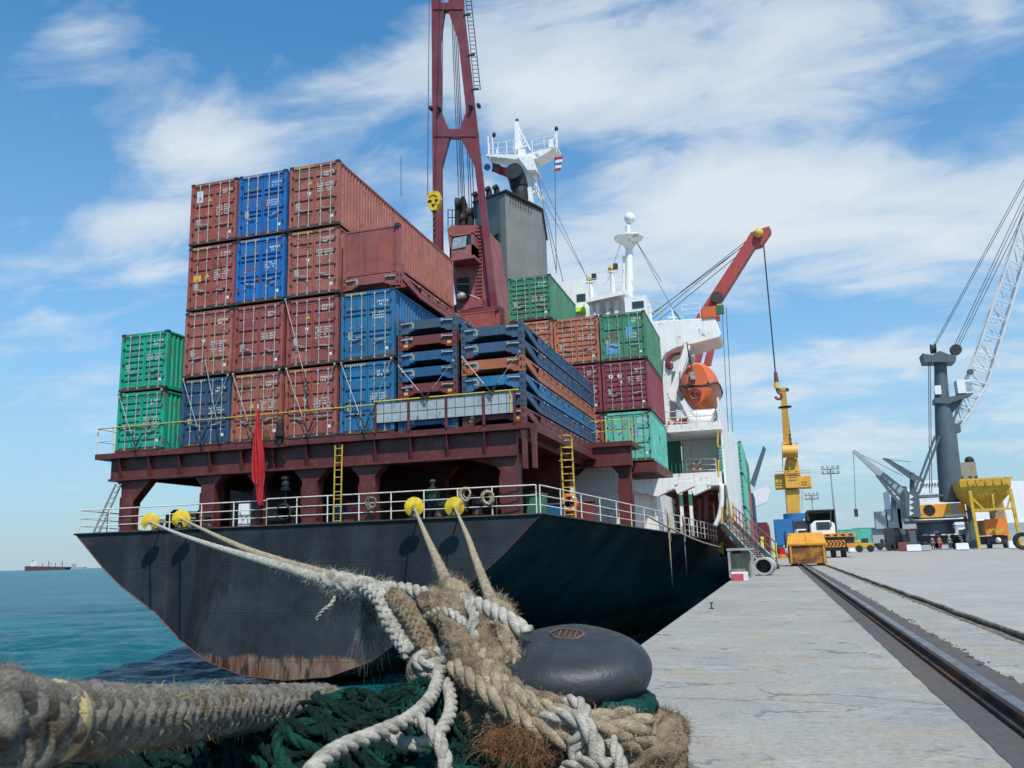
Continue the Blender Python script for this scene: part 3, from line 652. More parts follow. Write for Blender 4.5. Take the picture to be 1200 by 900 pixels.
# ---- second platform, amidships of the photo
a = at(640, 521, 44); b = at(742, 517, 44)
z5 = b.z
p2 = MB('hull_red').box((-13.6, 43.6, z5 - .25), (b.x, 46.0, z5)).box((-13.6, 43.8, z5 - 1.15), (b.x - .1, 44.05, z5 - .252)).box((-13.6, 43.65, z5 - 1.25), (b.x - .1, 44.2, z5 - 1.152))
p2.build('second_platform', ship)
pillar(b.x - .55, .65, y=44.0, d=.4, z0=1.9, z1=z5 - 1.25, fl=.35, fr=.1); pillar(at(660, 580, 44.4).x, .6, y=44.4, d=.4, z0=1.9, z1=z5 - 1.25, fl=.3, fr=.3)
ladder((-8.45, 36.6, deck_edge(36.6).z - .05), (-8.5, 36.6, 6.05), .5, 'rail_yellow', 13, ship, hoop=True)

railing([(at(684, 520, 43.8).x, 43.75, z5), (b.x - .15, 43.75, z5), (b.x - .15, 45.9, z5)], 1.15, 'rail_yellow', gap=1.0, rails=(1., .5))
wh = MB('ship_white')                                         # white deckhouse under the platform
x0, x1 = at(672, 580, 46).x, at(729, 580, 46).x
zt = at(700, 545, 46).z
wh.prism([(x0, 46.1, 1.8), (x1, 46.1, 1.8), (x1, 46.1, zt), (x0 + .9, 46.1, zt), (x0 + .25, 46.1, zt - .5), (x0, 46.1, zt - 1.2)], (0, 6, 0)); wh.build('deckhouse', ship, bevel=.03)
MB('ship_white').box((x1 - .8, 46.02, 2.05), (x1 - .2, 46.098, 3.4)).build('door', ship, bevel=.015)
x0, x1 = at(742, 580, 48).x, at(790, 600, 52).x
w2 = MB('ship_white').box((x0, 48.2, 1.7), (x1 - .5, 58, 4.3)); w2.prism([(x0, 47.6, 4.9), (x0 + 2.3, 47.6, 4.9), (x0 + 2.3, 47.6, 4.3), (x0 + 1.4, 47.6, 3.9), (x0, 47.6, 4.3)], (0, .6, 0))
for i in range(3): xx = x0 + .9 + i * .75; yy = 48.6 + i * 2.2; w2.prism([(xx + .2, yy, 4.95), (xx + 1.5, yy, 4.95), (xx + 1.5, yy, 4.6), (xx + .5, yy, 4.2)], (0, .7, 0))
w2.build('hatch_coaming', ship, bevel=.02)
MB('hull_red').box((-14.2, 46.4, 5.2), (-5.8, 54, 5.72)).build('hatch_beam', ship)

# ---- funnel
fY = 57.0
F1, F2, F3, F0 = at(588, 225, fY), at(631, 242, fY + 1.5), at(637, 250, fY + 7), at(556, 238, fY + 3.5)
fx0, fx1, fzt = F0.x, F2.x + .1, F1.z
fp = [(F0.x, F0.y), (F1.x - .25, fY + .25), (F1.x + .25, fY), (F2.x - .3, F2.y - .1), (F2.x + .1, F2.y + .5), (F2.x - 1.1, fY + 8), (F0.x, fY + 8)]
fn = MB('funnel_grey')
tops = [F0.z - fzt, -.03, 0, F2.z - fzt, F2.z - fzt - .15, F2.z - fzt - .2, F0.z - fzt]
fn.add([(x, y, 1.5) for x, y in fp] + [(x, y, fzt + d) for (x, y), d in zip(fp, tops)], [tuple(range(7, 14))] + [(i, (i + 1) % 7, 7 + (i + 1) % 7, 7 + i) for i in range(7)])
fn.build('funnel', ship, label='dark grey funnel casing')
rim = MB('soot_black').tube([(x + .06 * (1 if x > fx0 + 1 else -1), y - .06, fzt + d + .05) for (x, y), d in zip(fp, tops)], .12, 6, closed=True)
for i in range(9): q = Vector((fp[2][0], fp[2][1], fzt)).lerp(Vector((fp[3][0], fp[3][1], F2.z)), .2 + .7 * i / 8); rim.tube([q + Vector((0, -.1, .1)), q + Vector((0, -.12, -.75))], .02, 4)
rim.build('funnel_rim', ship)
lv = MB('soot_black')
for i in range(13):
    z = lerp(at(580, 322, fY).z, at(580, 272, fY).z, i / 12); a_, b_ = Vector((fp[0][0], fp[0][1], z)), Vector((fp[1][0], fp[1][1], z)); o_ = Vector((-.04, -.06, 0)); lv.bar(a_.lerp(b_, .62) + o_, a_.lerp(b_, .93) + o_, .12, .12)
lv.build('louvre', ship)
ex = MB('soot_black')
c = at(610, 230, 61.5); d = at(607, 210, 61.5)
ex.tube(spline([c - Vector((0, 0, 1.5)), c, c + Vector((-.1, .1, .8)), d + Vector((-.05, -.15, .15)), d + Vector((-.1, -.9, .35))], 5), [.62] * 10 + [.72] * 11, 18); ex.build('exhaust_pipe', ship, auto=40)
for px, py, Y in ((558, 230, 60.5), (573, 224, 59.5), (582, 222, 59.5)):
    c = at(px, py, Y); MB('soot_black').tube([c - Vector((0, 0, 1.6)), c, c + Vector((-.08, -.25, .15))], [.24, .24, .27], 12).build('exhaust_pipe', ship, smooth=False)

# ---- signal mast behind the funnel
mY = 66.0
t1, tb = at(611, 178, mY), at(624, 330, mY)
ms = MB('ship_white'); ms.bar(tb - Vector((0, 0, 6)), at(618, 190, mY), 1.0, 1.0, .7, .7); ms.build('mast', ship)
pl = MB('ship_white')
L, Rr, C0 = at(573, 187, mY), at(655, 178, mY), at(617, 188, mY)
pl.prism([(L.x, mY - .8, L.z), (L.x, mY - .8, L.z + .14), (C0.x, mY - .8, C0.z + .16), (Rr.x, mY - .8, Rr.z + .25), (Rr.x, mY - .8, Rr.z + .10), (C0.x + 1.2, mY - .8, C0.z - .35), (C0.x, mY - .8, C0.z - .35)], (0, 1.6, 0))
pl.prism([at(606, 183, mY - 1), at(624, 183, mY - 1), at(628, 199, mY - 1), at(618, 199, mY - 1)], (0, 2, 0)); pl.build('mast_platform', ship)
tp = MB('ship_white'); tp.cbox(at(612, 180, mY), .6, .6, .6); tp.bar(at(607, 176, mY), at(606, 143, mY), .5, .5, .3, .3)
for i in range(5): q = at(607 + i * 3, 150 + i * 5, mY); tp.bar(q, at(608, 178 - i, mY), .12)
tp.bar(at(606, 146, mY), at(622, 176, mY), .14); tp.bar(at(602, 176, mY), at(603, 166, mY), .12); an_ = MB('ship_white').bar(at(653, 178, mY), at(652, 151, mY), .14).bar(at(646, 177, mY), at(646, 164, mY), .35).bar(at(653, 157, mY), at(646, 166, mY), .1).build('antenna', ship)
for px in (573, 578, 583): MB('ship_white').bar(at(px, 187, mY), at(px - 1, 160 if px != 583 else 175, mY), .1).build('antenna', ship)
tp.build('topmast', ship)
for px, p2_ in ((579, 158), (652, 151), (606, 142)): MB('soot_black').ball(at(px, p2_, mY), .17, .17, .25, 8, 6).build('mast_light', ship)
railing([at(574, 187, mY - .8), at(604, 184, mY - .8)], 1.5, 'ship_white', gap=.9, r=.03, rp=.035)
railing([at(624, 183, mY - .8), at(652, 178, mY - .8)], 1.5, 'ship_white', gap=.9, r=.03, rp=.035)
yd = MB('ship_white'); yd.bar(at(622, 205, mY), at(636, 235, mY), .3); yd.bar(at(618, 226, mY), at(634, 224, mY), .2); yd.build('yard_arm', ship)
for a_, b_ in (((630, 203), (690, 330)), ((626, 215), (688, 325)), ((650, 186), (652, 320)), ((630, 205), (652, 318)), ((640, 250), (660, 330)), ((470, 182), (470, 230))): MB('cable_black').tube([at(*a_, mY), at(*b_, 60)], .025, 4).build('stay_wire', ship)
for px, py, mt, lb in ((571, 196, 'bright_blue_paint', 'small blue ball shape hanging from the port end of the mast platform'),): 
    MB(mt).ball(at(px, py, mY), .3).build('signal_ball', smooth=True, label=lb, cat='signal ball')
def small_flag(px, py, Y, mat, lb, s=.8):
    c = at(px, py, Y); mb = MB(mat); rows_ = [[c + Vector((s * u + .05 * math.sin(v * 4), .12 * math.sin(u * 5 + v * 3), -s * 1.1 * v - .5 * s * u)) for u in (0, .25, .5, .75, 1)] for v in (0, .25, .5, .75, 1)]
    mb.grid(rows_); o = mb.build('signal_flag', smooth=True, label=lb, cat='flag', group='signal flags on the mast'); sl = o.modifiers.new('cloth', 'SOLIDIFY'); sl.thickness = .01
small_flag(576, 190, mY, 'flat_red_paint', 'dark striped signal flag hanging left under the mast platform'); small_flag(586, 194, mY, 'flag_red', 'bright red signal flag hanging under the mast platform')
c = at(654, 184, mY); fl = MB('white_mark'); 
for i in range(5): fl.use(('flag_red', 'white_mark', 'bright_blue_paint', 'white_mark', 'flag_red')[i]); fl.box((c.x - .3, mY - .01, c.z - .25 * i - .25), (c.x + .4 - .05 * i, mY + .01, c.z - .25 * i - .002))
fl.build('courtesy_flag', label='small red white and blue striped flag hanging from the starboard end of the mast', cat='flag')

# ---- white superstructure
sY = 60.0
ss = MB('ship_white')
z_top = at(660, 330, sY).z
ss.box((-30, sY, 1.3), (at(688, 340, sY).x, sY + 16, z_top)); ss.box((at(688, 340, sY).x + .004, sY + .5, 1.3), (at(760, 400, sY).x, sY + 15, at(720, 366, sY).z)); ss.box((at(760, 400, sY).x + .004, sY + .7, 1.3), (at(780, 400, sY).x, sY + 15, at(760, 378, sY).z))
ss.build('superstructure', ship)
q0, q1 = at(676, 354, sY), at(686, 344, sY)
MB('glass_dark').box((q0.x, sY - .03, q0.z), (q1.x, sY - .004, q1.z)).build('window', ship)
q0, q1 = at(675, 368, sY), at(687, 362, sY); MB('high_vis').box((q0.x, sY - .6, q0.z), (q1.x, sY - .004, q1.z)).build('awning', ship)
cp = MB('ship_white'); nY = 57.5                              # canopy with posts on the upper deck
A, B, D_ = at(687, 352, nY), at(735, 341, nY), at(722, 337, nY)
cp.prism([(A.x, nY, A.z - .15), (B.x, nY, A.z + .15), (B.x, nY, A.z + .45), (A.x, nY, A.z + .15)], (0, 4.5, 0)); cp.build('canopy', ship)
for px in (693, 700, 712, 722, 733):
    c = at(px, 355, nY + .6); MB('ship_white').box((c.x - .13, nY + .5, c.z - 2.4), (c.x + .13, nY + .75, c.z + .15)).build('canopy_post', ship)
hs = MB('ship_white'); q0, q1 = at(733, 372, 57.2), at(757, 346, 57.2); hs.box((q0.x, 57.2, q0.z), (q1.x, 60, q1.z)); hs.build('upper_house', ship)
q0, q1 = at(741, 361, 57.1), at(754, 352, 57.1); MB('glass_dark').box((q0.x, 57.15, q0.z), (q1.x, 57.196, q1.z)).build('window', ship)
railing([at(690, 341, nY), at(734, 336, nY)], 1.3, 'ship_white', gap=.9); railing([at(757, 372, 58), at(777, 374, 58)], 1.2, 'rail_yellow', gap=.8)
for px, py in ((692, 330), (717, 318)):
    c = at(px, py, nY + 1); mb = MB('ship_white').tube([c - Vector((0, 0, 2.2)), c], .16, 8).box((c.x - .35, c.y - .2, c.z - .1), (c.x + .35, c.y + .2, c.z)); mb.use('rail_yellow').ball(c + Vector((0, 0, .2)), .3, .3, .25, 8, 6); mb.use('dark_steel').cbox(c + Vector((.3, -.1, .3)), .3, .3, .4); mb.build('searchlight_post', ship)
rm = MB('ship_white'); rY = 62.0                              # radar mast with round platform and dome
c = at(737, 345, rY); d = at(737, 281, rY); rm.tube([c - Vector((0, 0, 1)), d], [.33, .26], 14); c2 = at(731, 345, rY); d2 = at(731, 300, rY); rm.tube([c2, d2], .1, 8)
rm.lathe([(.25, -.75), (.6, -.3), (1.05, 0), (1.12, .08), (1.12, .2), (.4, .2), (.4, .45), (.22, .5), (.22, 1.1)], d, 24); rm.build('radar_mast', ship, auto=40)
e = at(738, 256, rY); MB('ship_white').ball(e, .42, .42, .46, 16, 10).build('radar_dome', ship, smooth=True)
for a_, b_ in (((729, 281), (712, 330)), ((744, 280), (790, 365)), ((744, 280), (775, 330))): MB('cable_black').tube([at(*a_, rY), at(*b_, 60)], .025, 4).build('stay_wire', ship)
# bridge wing, seen from below
bY = 57.8
W_ = [(760, 378), (770, 376), (822, 373), (836, 368), (845, 391), (843, 395), (812, 403), (793, 407), (780, 414), (774, 424), (760, 424)]
wing = MB('ship_white').prism([at(px, py, bY) for px, py in W_], (0, 3.4, 0)); wing.build('bridge_wing', ship, bevel=.04)
q0, q1 = at(823, 373, bY - .1), at(842, 358, bY - .1); MB('lifeboat_orange').box((q0.x, bY - .1, q0.z), (q1.x, bY + 1.2, q1.z)).build('signal_box', ship, bevel=.03)
railing([at(800, 374, bY), at(821, 372, bY)], 1.0, 'ship_white', gap=.9)
mx = MB('ship_white').tube([at(790, 376, bY + 1), at(787, 362, bY + 1)], .06, 6).tube([at(783, 372, bY + 1), at(798, 372, bY + 1)], .05, 6); mx.use('deck_green').bar(at(790, 365, bY + 1), at(798, 376, bY + 1), .12); mx.build('wing_light', ship)
mx = MB('deck_green').cbox(at(844, 363, bY), .5, .3, .6); mx.use('rail_yellow').cbox(at(843, 359, bY), .3, .25, .3); mx.build('side_light', ship)
# davit leg and boat decks
dv = MB('ship_white'); dY = 57.0
for off in (0, 3.5):
    dv = MB('ship_white'); dv.bar(at(779, 500, dY) + Vector((0, off, 0)), at(783, 424, dY) + Vector((0, off, 0)), .55, .5); dv.bar(at(786, 470, dY) + Vector((0, off, 0)), at(806, 405, dY) + Vector((0, off, 0)), .45, .5, .3, .4); dv.bar(at(783, 455, dY) + Vector((0, off, 0)), at(810, 490, dY) + Vector((0, off, 0)), .3, .4)
    dv.build('davit', ship, bevel=.02)
dc = MB('flat_red_paint').tube(spline([at(783, 430, dY - .3), at(783, 422, dY - .3), at(789, 415, dY - .3), at(797, 413, dY - .3)], 5), .16, 8); dc.tube([at(786, 432, dY - .3), at(785, 426, dY - .3)], .2, 8); dc.build('davit_hook', ship)
bd = MB('ship_white'); kY = 54.2
A, B = at(783, 506, kY), at(843, 503, kY)
bd.box((A.x, kY, A.z - .05), (B.x, kY + 9, A.z + .42)); bd.build('boat_deck', ship)
A2, B2 = at(790, 571, kY + 1), at(846, 566, kY + 1)
MB('ship_white').box((at(779, 560, kY + 1).x, kY + 1, A2.z), (B2.x, kY + 9, A2.z + .85)).build('promenade_deck', ship)
wl = MB('ship_white').box((at(800, 540, 59).x, 59, A2.z + .85), (at(843, 540, 59).x, 59.2, A.z - .06)); wl.use('deck_green').box((at(783, 540, 58.9).x, 58.7, A2.z + .85), (at(799, 540, 58.9).x, 58.9, A.z - .06)); wl.build('deckhouse_wall', ship)
sd_ = MB('ship_white')                                        # starboard side plating
xs = B.x - .02
ztop = at(846, 476, 57).z
sd_.prism([(xs, kY + 1.5, A2.z), (xs, kY + 1.5, A.z), (xs, kY + .4, A.z), (xs, kY + .2, A.z + 2), (xs, kY + 2, ztop), (xs, 82, ztop + .5), (xs, 82, 2.2), (xs, kY + 6, 2.2)], (.12, 0, 0)); sd_.build('side_plating', ship)
lg = MB('ship_white').tube(spline([at(845.5, 567, kY + 1), at(845.5, 588, kY + 1), at(843, 604, kY + 1), at(838, 617, kY + 1)], 4), .15, 8); lg.build('deck_bracket', ship, smooth=True)
for px in (797, 808): c = at(px, 570, kY + .8); MB('ship_white').box((c.x - .1, kY + .8, 1.5), (c.x + .1, kY + 1, A2.z)).use('deck_green').box((c.x - .11, kY + .79, A2.z - 1.2), (c.x + .11, kY + .98, A2.z - .5)).build('deck_post', ship)
pp = MB('flat_red_paint')
for px, py in ((785, 590), (795, 580), (820, 585), (827, 580)): pp.tube([at(px, 612, 57), at(px, py, 57)], .14, 8)
for py in (578, 590, 600): pp.tube([at(778, py + 3, 57.1), at(836, py, 57.1)], .1, 6)
pp.build('fire_pipe', ship)
rb = MB('flat_red_paint').box((at(778, 600, 60).x, 60.2, 1.3), (at(843, 600, 60).x, 60.4, A2.z)); rb.build('engine_casing', ship)
railing([at(781, 503, kY - .0), at(836, 500, kY - .0)], 1.1, 'rail_white', gap=1.0); railing([at(783, 562, kY + 1.05), at(803, 561, kY + 1.05)], 1.1, 'deck_green', gap=.25, rails=(1.,))
rf = MB('ship_white')
for px, py, l in ((822, 492, 1.7), (826, 487, 1.6)):
    c = at(px, py, 55.5); rf.lathe([(0, -l / 2), (.3, -l / 2 + .05), (.4, -l / 2 + .2), (.4, -.03), (.43, 0), (.4, .03), (.4, l / 2 - .2), (.3, l / 2 - .05), (0, l / 2)], c, 14, 'X')
rf.bar(at(812, 495, 55.5), at(800, 470, 55.5), .4, .3); rf.build('liferaft', label='white liferaft canisters on a cradle on the boat deck below the orange lifeboat', cat='liferaft', auto=40)
mb = MB('flat_red_paint').cbox(at(801, 497, 54.7), .5, .4, .7); mb.build('hose_box', ship)
for px, py in ((841, 510), (842, 545), (852, 590), (846, 600), (858, 610)): MB('rail_yellow').tube([at(px, py + 14, 53), at(px, py - 6, 53)], .06, 6).build('stanchion', ship)

# ---- orange lifeboat hanging under the bridge wing
lc = at(819, 452, 57.0)
lb_ = thing('lifeboat', 'orange enclosed lifeboat hanging from the davit under the white bridge wing', 'lifeboat', (lc.x, 59.5, lc.z - 1.6))
def boat_rows(prof):
    rows = []
    for y, s_, dz in ((55.9, .55, .25), (56.1, .8, .12), (56.7, .94, .03), (58.0, 1, 0), (60.5, 1, 0), (62, .85, .08), (63, .45, .3), (63.3, .1, .5)):
        rows.append([Vector((lc.x + x * s_, y, lc.z + z + (dz if z < -.2 else -dz))) for x, z in prof])
    return rows
lo = [(1.32, 0), (1.25, -.35), (.95, -.95), (.4, -1.45), (0, -1.62), (-.4, -1.45), (-.95, -.95), (-1.25, -.35), (-1.32, 0)]
up_ = [(-1.32, .03), (-1.28, .45), (-1.0, 1.05), (-.55, 1.45), (0, 1.5), (.55, 1.45), (1.0, 1.05), (1.28, .45), (1.32, .03)]
r_ = boat_rows(lo); mb = MB('lifeboat_orange').grid(r_); mb.add(r_[0], [tuple(range(9))]); sbo = mb.build('hull', lb_, smooth=True).modifiers.new('sub', 'SUBSURF'); sbo.levels = 1; sbo.render_levels = 2
r_ = boat_rows(up_); mb = MB('lifeboat_orange').grid(r_); mb.add(r_[0], [tuple(range(9))]); sbo = mb.build('canopy', lb_, smooth=True).modifiers.new('sub', 'SUBSURF'); sbo.levels = 1; sbo.render_levels = 2
MB('dark_steel').tube([p + Vector((0, 0, .02)) for p in ([r[0] for r in r_] + [r[-1] for r in r_[::-1]])], .07, 6, closed=True).build('fender', lb_)
q = lc + Vector((-.2, -1.25, -.75)); MB('flat_red_paint').tube([q + Vector((.36 * math.cos(a), 0, .36 * math.sin(a))) for a in [i * math.pi / 8 for i in range(16)]], .08, 6, closed=True).bar(q + Vector((0, 0, .4)), q + Vector((0, 0, -.7)), .12).build('rudder', lb_)
hk = MB('dark_steel').bar(lc + Vector((-.35, -1.3, 1.9)), lc + Vector((-.25, -1.25, .6)), .07); hk.use('galvanised').cbox(lc + Vector((-.25, -1.28, .45)), .35, .2, .5); hk.build('release_hook', lb_)
MB('dark_steel').tube([lc + Vector((-.38, -1.35, 1.2)), lc + Vector((-.42, -1.36, 2.1)), lc + Vector((-.5, -1.1, 2.75))], .05, 6).build('fall_wire', label='black boat fall between lifeboat and davit head', cat='wire')

# ================================================================== CONTAINERS
def glyph_row(mb, x, z, y, n, gw, gh, r):
    """a row of stencilled characters too small to read in the photo, as little strokes"""
    for i in range(n):
        if r.random() < .12: continue
        a = x + i * gw * 1.35; k = r.random()
        if k < .5: mb.add([(a, y, z), (a + gw * .35, y, z), (a + gw * .35, y, z + gh), (a, y, z + gh)], [(0, 1, 2, 3)]); mb.add([(a + gw * .36, y, z + gh * .65), (a + gw, y, z + gh * .65), (a + gw, y, z + gh), (a + gw * .36, y, z + gh)], [(0, 1, 2, 3)])
        else: mb.add([(a, y, z), (a + gw, y, z), (a + gw, y, z + gh * .4), (a, y, z + gh * .4)], [(0, 1, 2, 3)]); mb.add([(a, y, z + gh * .6), (a + gw, y, z + gh * .6), (a + gw * .8, y, z + gh), (a, y, z + gh)], [(0, 1, 2, 3)])
def corr(a, b, n, z0, z1, depth, x, axis):
    """points of a corrugated wall: trapezoid waves from a to b"""
    pts = []
    step = (b - a) / n
    for i in range(n):
        s = a + i * step
        pts += [(s, 0), (s + step * .36, 0), (s + step * .5, depth), (s + step * .86, depth)]
    pts.append((b, 0)); return pts
def container(x0, y0, z0, mat, label, W=2.43, H=2.98, L=13.9, style='A', seed=0, group='containers stacked on the ship', extras=()):
    r = random.Random(seed * 17 + 5)
    cx = x0 + W / 2
    t = thing('shipping_container', label, 'container', (cx, y0, z0), group)
    xa, xb = x0, x0 + W
    fr = MB(mat); p = .15
    fr.box((xa, y0, z0 + .01), (xa + p, y0 + .14, z0 + H - .01)).box((xb - p, y0, z0 + .01), (xb, y0 + .14, z0 + H - .01))
    fr.box((xa + p + .001, y0 + .01, z0 + H - .15), (xb - p - .001, y0 + .14, z0 + H - .02)); fr.use('dark_sill').box((xa + p + .001, y0 + .01, z0 + .03), (xb - p - .001, y0 + .14, z0 + .17)); fr.use(mat)
    fr.box((xb - .06, y0 + .141, z0 + H - .11), (xb, y0 + L - .14, z0 + H - .03)).box((xb - .06, y0 + .141, z0 + .03), (xb, y0 + L - .14, z0 + .18))
    fr.box((xa, y0 + .141, z0 + H - .11), (xa + .06, y0 + L - .14, z0 + H - .03)).box((xa, y0 + .141, z0 + .03), (xa + .06, y0 + L - .14, z0 + .18))
    fr.box((xa, y0 + L - .13, z0), (xb, y0 + L, z0 + H))
    wl_ = MB(mat); n = max(8, int(L / .29))
    for xx, sg in ((xb - .02, -1), (xa + .02, 1)):
        pr = corr(y0 + .142, y0 + L - .132, n, 0, 0, .045, 0, 0)
        wl_.grid([[(xx + sg * d, yy, z0 + .181) for yy, d in pr], [(xx + sg * d, yy, z0 + H - .111) for yy, d in pr]])
    wl_.build('side_wall', t)
    rf_ = MB(mat); rf_.box((xa + .061, y0 + .142, z0 + H - .09), (xb - .061, y0 + L - .133, z0 + H - .045)); rf_.build('roof', t)
    for xx in (xa, xb - .178):
        for zz in (z0 - .005, z0 + H - .118): MB('dark_steel').box((xx - .006, y0 - .012, zz), (xx + .184, y0 + .17, zz + .123)).build('corner_casting', t)
    fr.use('dark_steel')
    for zz in (z0 + .5, z0 + 1.2, z0 + 1.9, z0 + 2.4):        # door hinges
        for xx in (xa + .15, xb - .15): fr.box((xx - .04, y0 - .012, zz), (xx + .04, y0 + .045, zz + .1))
    fr.build('frame', t)
    # yellow and black stripe on the header of high containers
    if 'stripe' in extras:
        sp_ = MB('yellow_mark')
        for i in range(9): a = xa + .2 + i * .11; sp_.add([(a, y0 + .006, z0 + H - .12), (a + .05, y0 + .006, z0 + H - .12), (a + .075, y0 + .006, z0 + H - .05), (a + .025, y0 + .006, z0 + H - .05)], [(0, 1, 2, 3)])
        sp_.build('height_stripe', t)
    zb, zt = z0 + .19, z0 + H - .165
    for di, (da, db) in enumerate(((xa + p + .012, cx - .012), (cx + .012, xb - p - .012))):
        d = MB(mat); yf, yi = y0 + .045, y0 + .115
        d.box((da, yf, zb), (da + .06, yf + .05, zt)).box((db - .06, yf, zb), (db, yf + .05, zt)).box((da + .061, yf, zb), (db - .061, yf + .05, zb + .1)).box((da + .061, yf, zt - .1), (db - .061, yf + .05, zt))
        # ribbed panel: flat bands parted by recessed grooves
        if style == 'A': cuts = [.22, .42, .62, .82]
        elif style == 'B': cuts = [.30, .38, .66, .74]
        elif style == 'C': cuts = [.12, .24, .36, .48, .60, .72, .84]
        else: cuts = [.33, .66]
        g = .062; prof = [(yf + .012, zb + .101)]
        for c in cuts:
            z = lerp(zb, zt, c); prof += [(yf + .012, z - g), (yi, z - g * .3), (yi, z + g * .95), (yf + .012, z + g)]
        prof.append((yf + .012, zt - .101))
        d.grid([[(da + .061, y, z) for y, z in prof], [(db - .061, y, z) for y, z in prof]])
        ym = yf + .008
        PT = {'brown_paint': 'dull_brown_paint', 'pale_brown_paint': 'brown_paint', 'dull_brown_paint': 'pale_brown_paint', 'blue_paint': 'steel_blue_paint', 'bright_blue_paint': 'blue_paint', 'green_paint': 'dark_green_paint', 'navy_paint': 'slate_blue_paint', 'orange_red_paint': 'pale_brown_paint', 'purple_red_paint': 'dull_brown_paint', 'dark_green_paint': 'green_paint', 'aqua_paint': 'green_paint'}
        zc_ = [zb + .12] + [lerp(zb, zt, c) for c in cuts] + [zt - .1]
        for q_ in range(r.choice((0, 1, 1, 2))):             # repainted patches
            b_ = r.randrange(len(zc_) - 1); z_a, z_b = zc_[b_] + .08, zc_[b_ + 1] - .08; x_a = lerp(da + .07, db - .4, r.random()); x_b = min(db - .07, x_a + r.uniform(.2, .75)); z_b = lerp(z_a, z_b, r.uniform(.5, 1))
            d.use(PT[mat]).add([(x_a, ym + .002, z_a), (x_b, ym + .002, z_a), (x_b, ym + .002, z_b), (x_a, ym + .002, z_b)], [(0, 1, 2, 3)])
        if di == 1:
            d.use('white_mark')
            zc = zt - r.uniform(.28, .36) if style != 'B' else zt - .38
            glyph_row(d, db - .62, zc, ym - .002, 6, .065, .085, r)
            glyph_row(d, db - .62, zc - .14, ym - .002, 3, .065, .085, r)
            base = lerp(zb, zt, r.choice((.54, .60, .50, .68)))
            for j in range(r.choice((3, 4, 5)) if style != 'B' else 3):
                if style in 'AC':
                    glyph_row(d, da + .12, base - j * .11, ym - .002, 4, .06, .06, r); glyph_row(d, db - .52, base - j * .11, ym - .002, r.choice((4, 5)), .06, .06, r)
                else: glyph_row(d, da + .2, base - j * .11, ym - .002, 6, .07, .06, r)
            d.add([(db - .3, ym - .003, zb + .2), (db - .13, ym - .003, zb + .2), (db - .13, ym - .003, zb + .32), (db - .3, ym - .003, zb + .32)], [(0, 1, 2, 3)])
        else:
            if 'sticker' in extras: d.use('pale_blue_mark').add([(da + .12, ym - .002, zt - .75), (da + .44, ym - .002, zt - .75), (da + .44, ym - .002, zt - .2), (da + .12, ym - .002, zt - .2)], [(0, 1, 2, 3)])
            if 'plate' in extras: d.use('grey_mark').add([(da + .14, ym - .002, zb + .75), (da + .36, ym - .002, zb + .75), (da + .36, ym - .002, zb + 1.08), (da + .14, ym - .002, zb + 1.08)], [(0, 1, 2, 3)])
            if 'yellow' in extras: d.use('yellow_mark').add([(da + .1, ym - .003, zb + 1.15), (da + .5, ym - .003, zb + 1.15), (da + .5, ym - .003, zb + 1.45), (da + .1, ym - .003, zb + 1.45)], [(0, 1, 2, 3)])
            if 'warn' in extras: zz = lerp(zb, zt, r.choice((.5, .72))); d.use('yellow_mark').add([(db - .36, ym - .003, zz), (db - .12, ym - .003, zz), (db - .24, ym - .003, zz + .22)], [(0, 1, 2)])
            if 'tri' in extras: d.use('white_mark').add([(db - .36, ym - .003, zb + 1.5), (db - .15, ym - .003, zb + 1.5), (db - .255, ym - .003, zb + 1.3)], [(0, 1, 2)])
            if 'lights' in extras:
                for q in (.28, .72):
                    c_ = Vector((lerp(da, db, q), ym - .004, lerp(zb, zt, .74))); d.use('white_mark').lathe([(0, -.002), (.13, 0)], c_, 12, 'Y')
            if 'dark' in extras: d.use('purple_red_paint').add([(da + .35, ym - .002, zt - .75), (db - .15, ym - .002, zt - .75), (db - .15, ym - .002, zt - .42), (da + .35, ym - .002, zt - .42)], [(0, 1, 2, 3)])
        if 'blue_patches' in extras: d.use('sky_blue_mark').add([(da + .15, ym - .004, zb + .25 + di * .9), (db - .2 - di * .4, ym - .004, zb + .25 + di * .9), (db - .2 - di * .4, ym - .004, zb + .85 + di * .9), (da + .15, ym - .004, zb + .85 + di * .9)], [(0, 1, 2, 3)])
        door = d.build('door', t)
        for fx in (.30, .76):
            xr = lerp(da, db, fx); lr = MB('galvanised')
            lr.tube([(xr, y0 + .012, zb - .09), (xr, y0 + .012, zt + .09)], .02, 6)
            for zz in (zb - .08, zb + .5, zb + 1.25, zt - .55, zt + .02): lr.cbox((xr, y0 + .02, zz), .085, .05, .07)
            zz = zb + .72 + r.uniform(-.1, .1); lr.bar((xr, y0 - .008, zz), (xr + (.34 if fx < .5 else .30) * (1 if fx < .5 else -1) * .9, y0 - .008, zz + r.uniform(-.05, .05)), .03, .045)
            lr.build('lock_rod', door)
    return t
CX = [-27.72, -24.32, -21.80, -19.20, -16.64]
TZ = [5.96, 9.02, 12.08, 15.14]
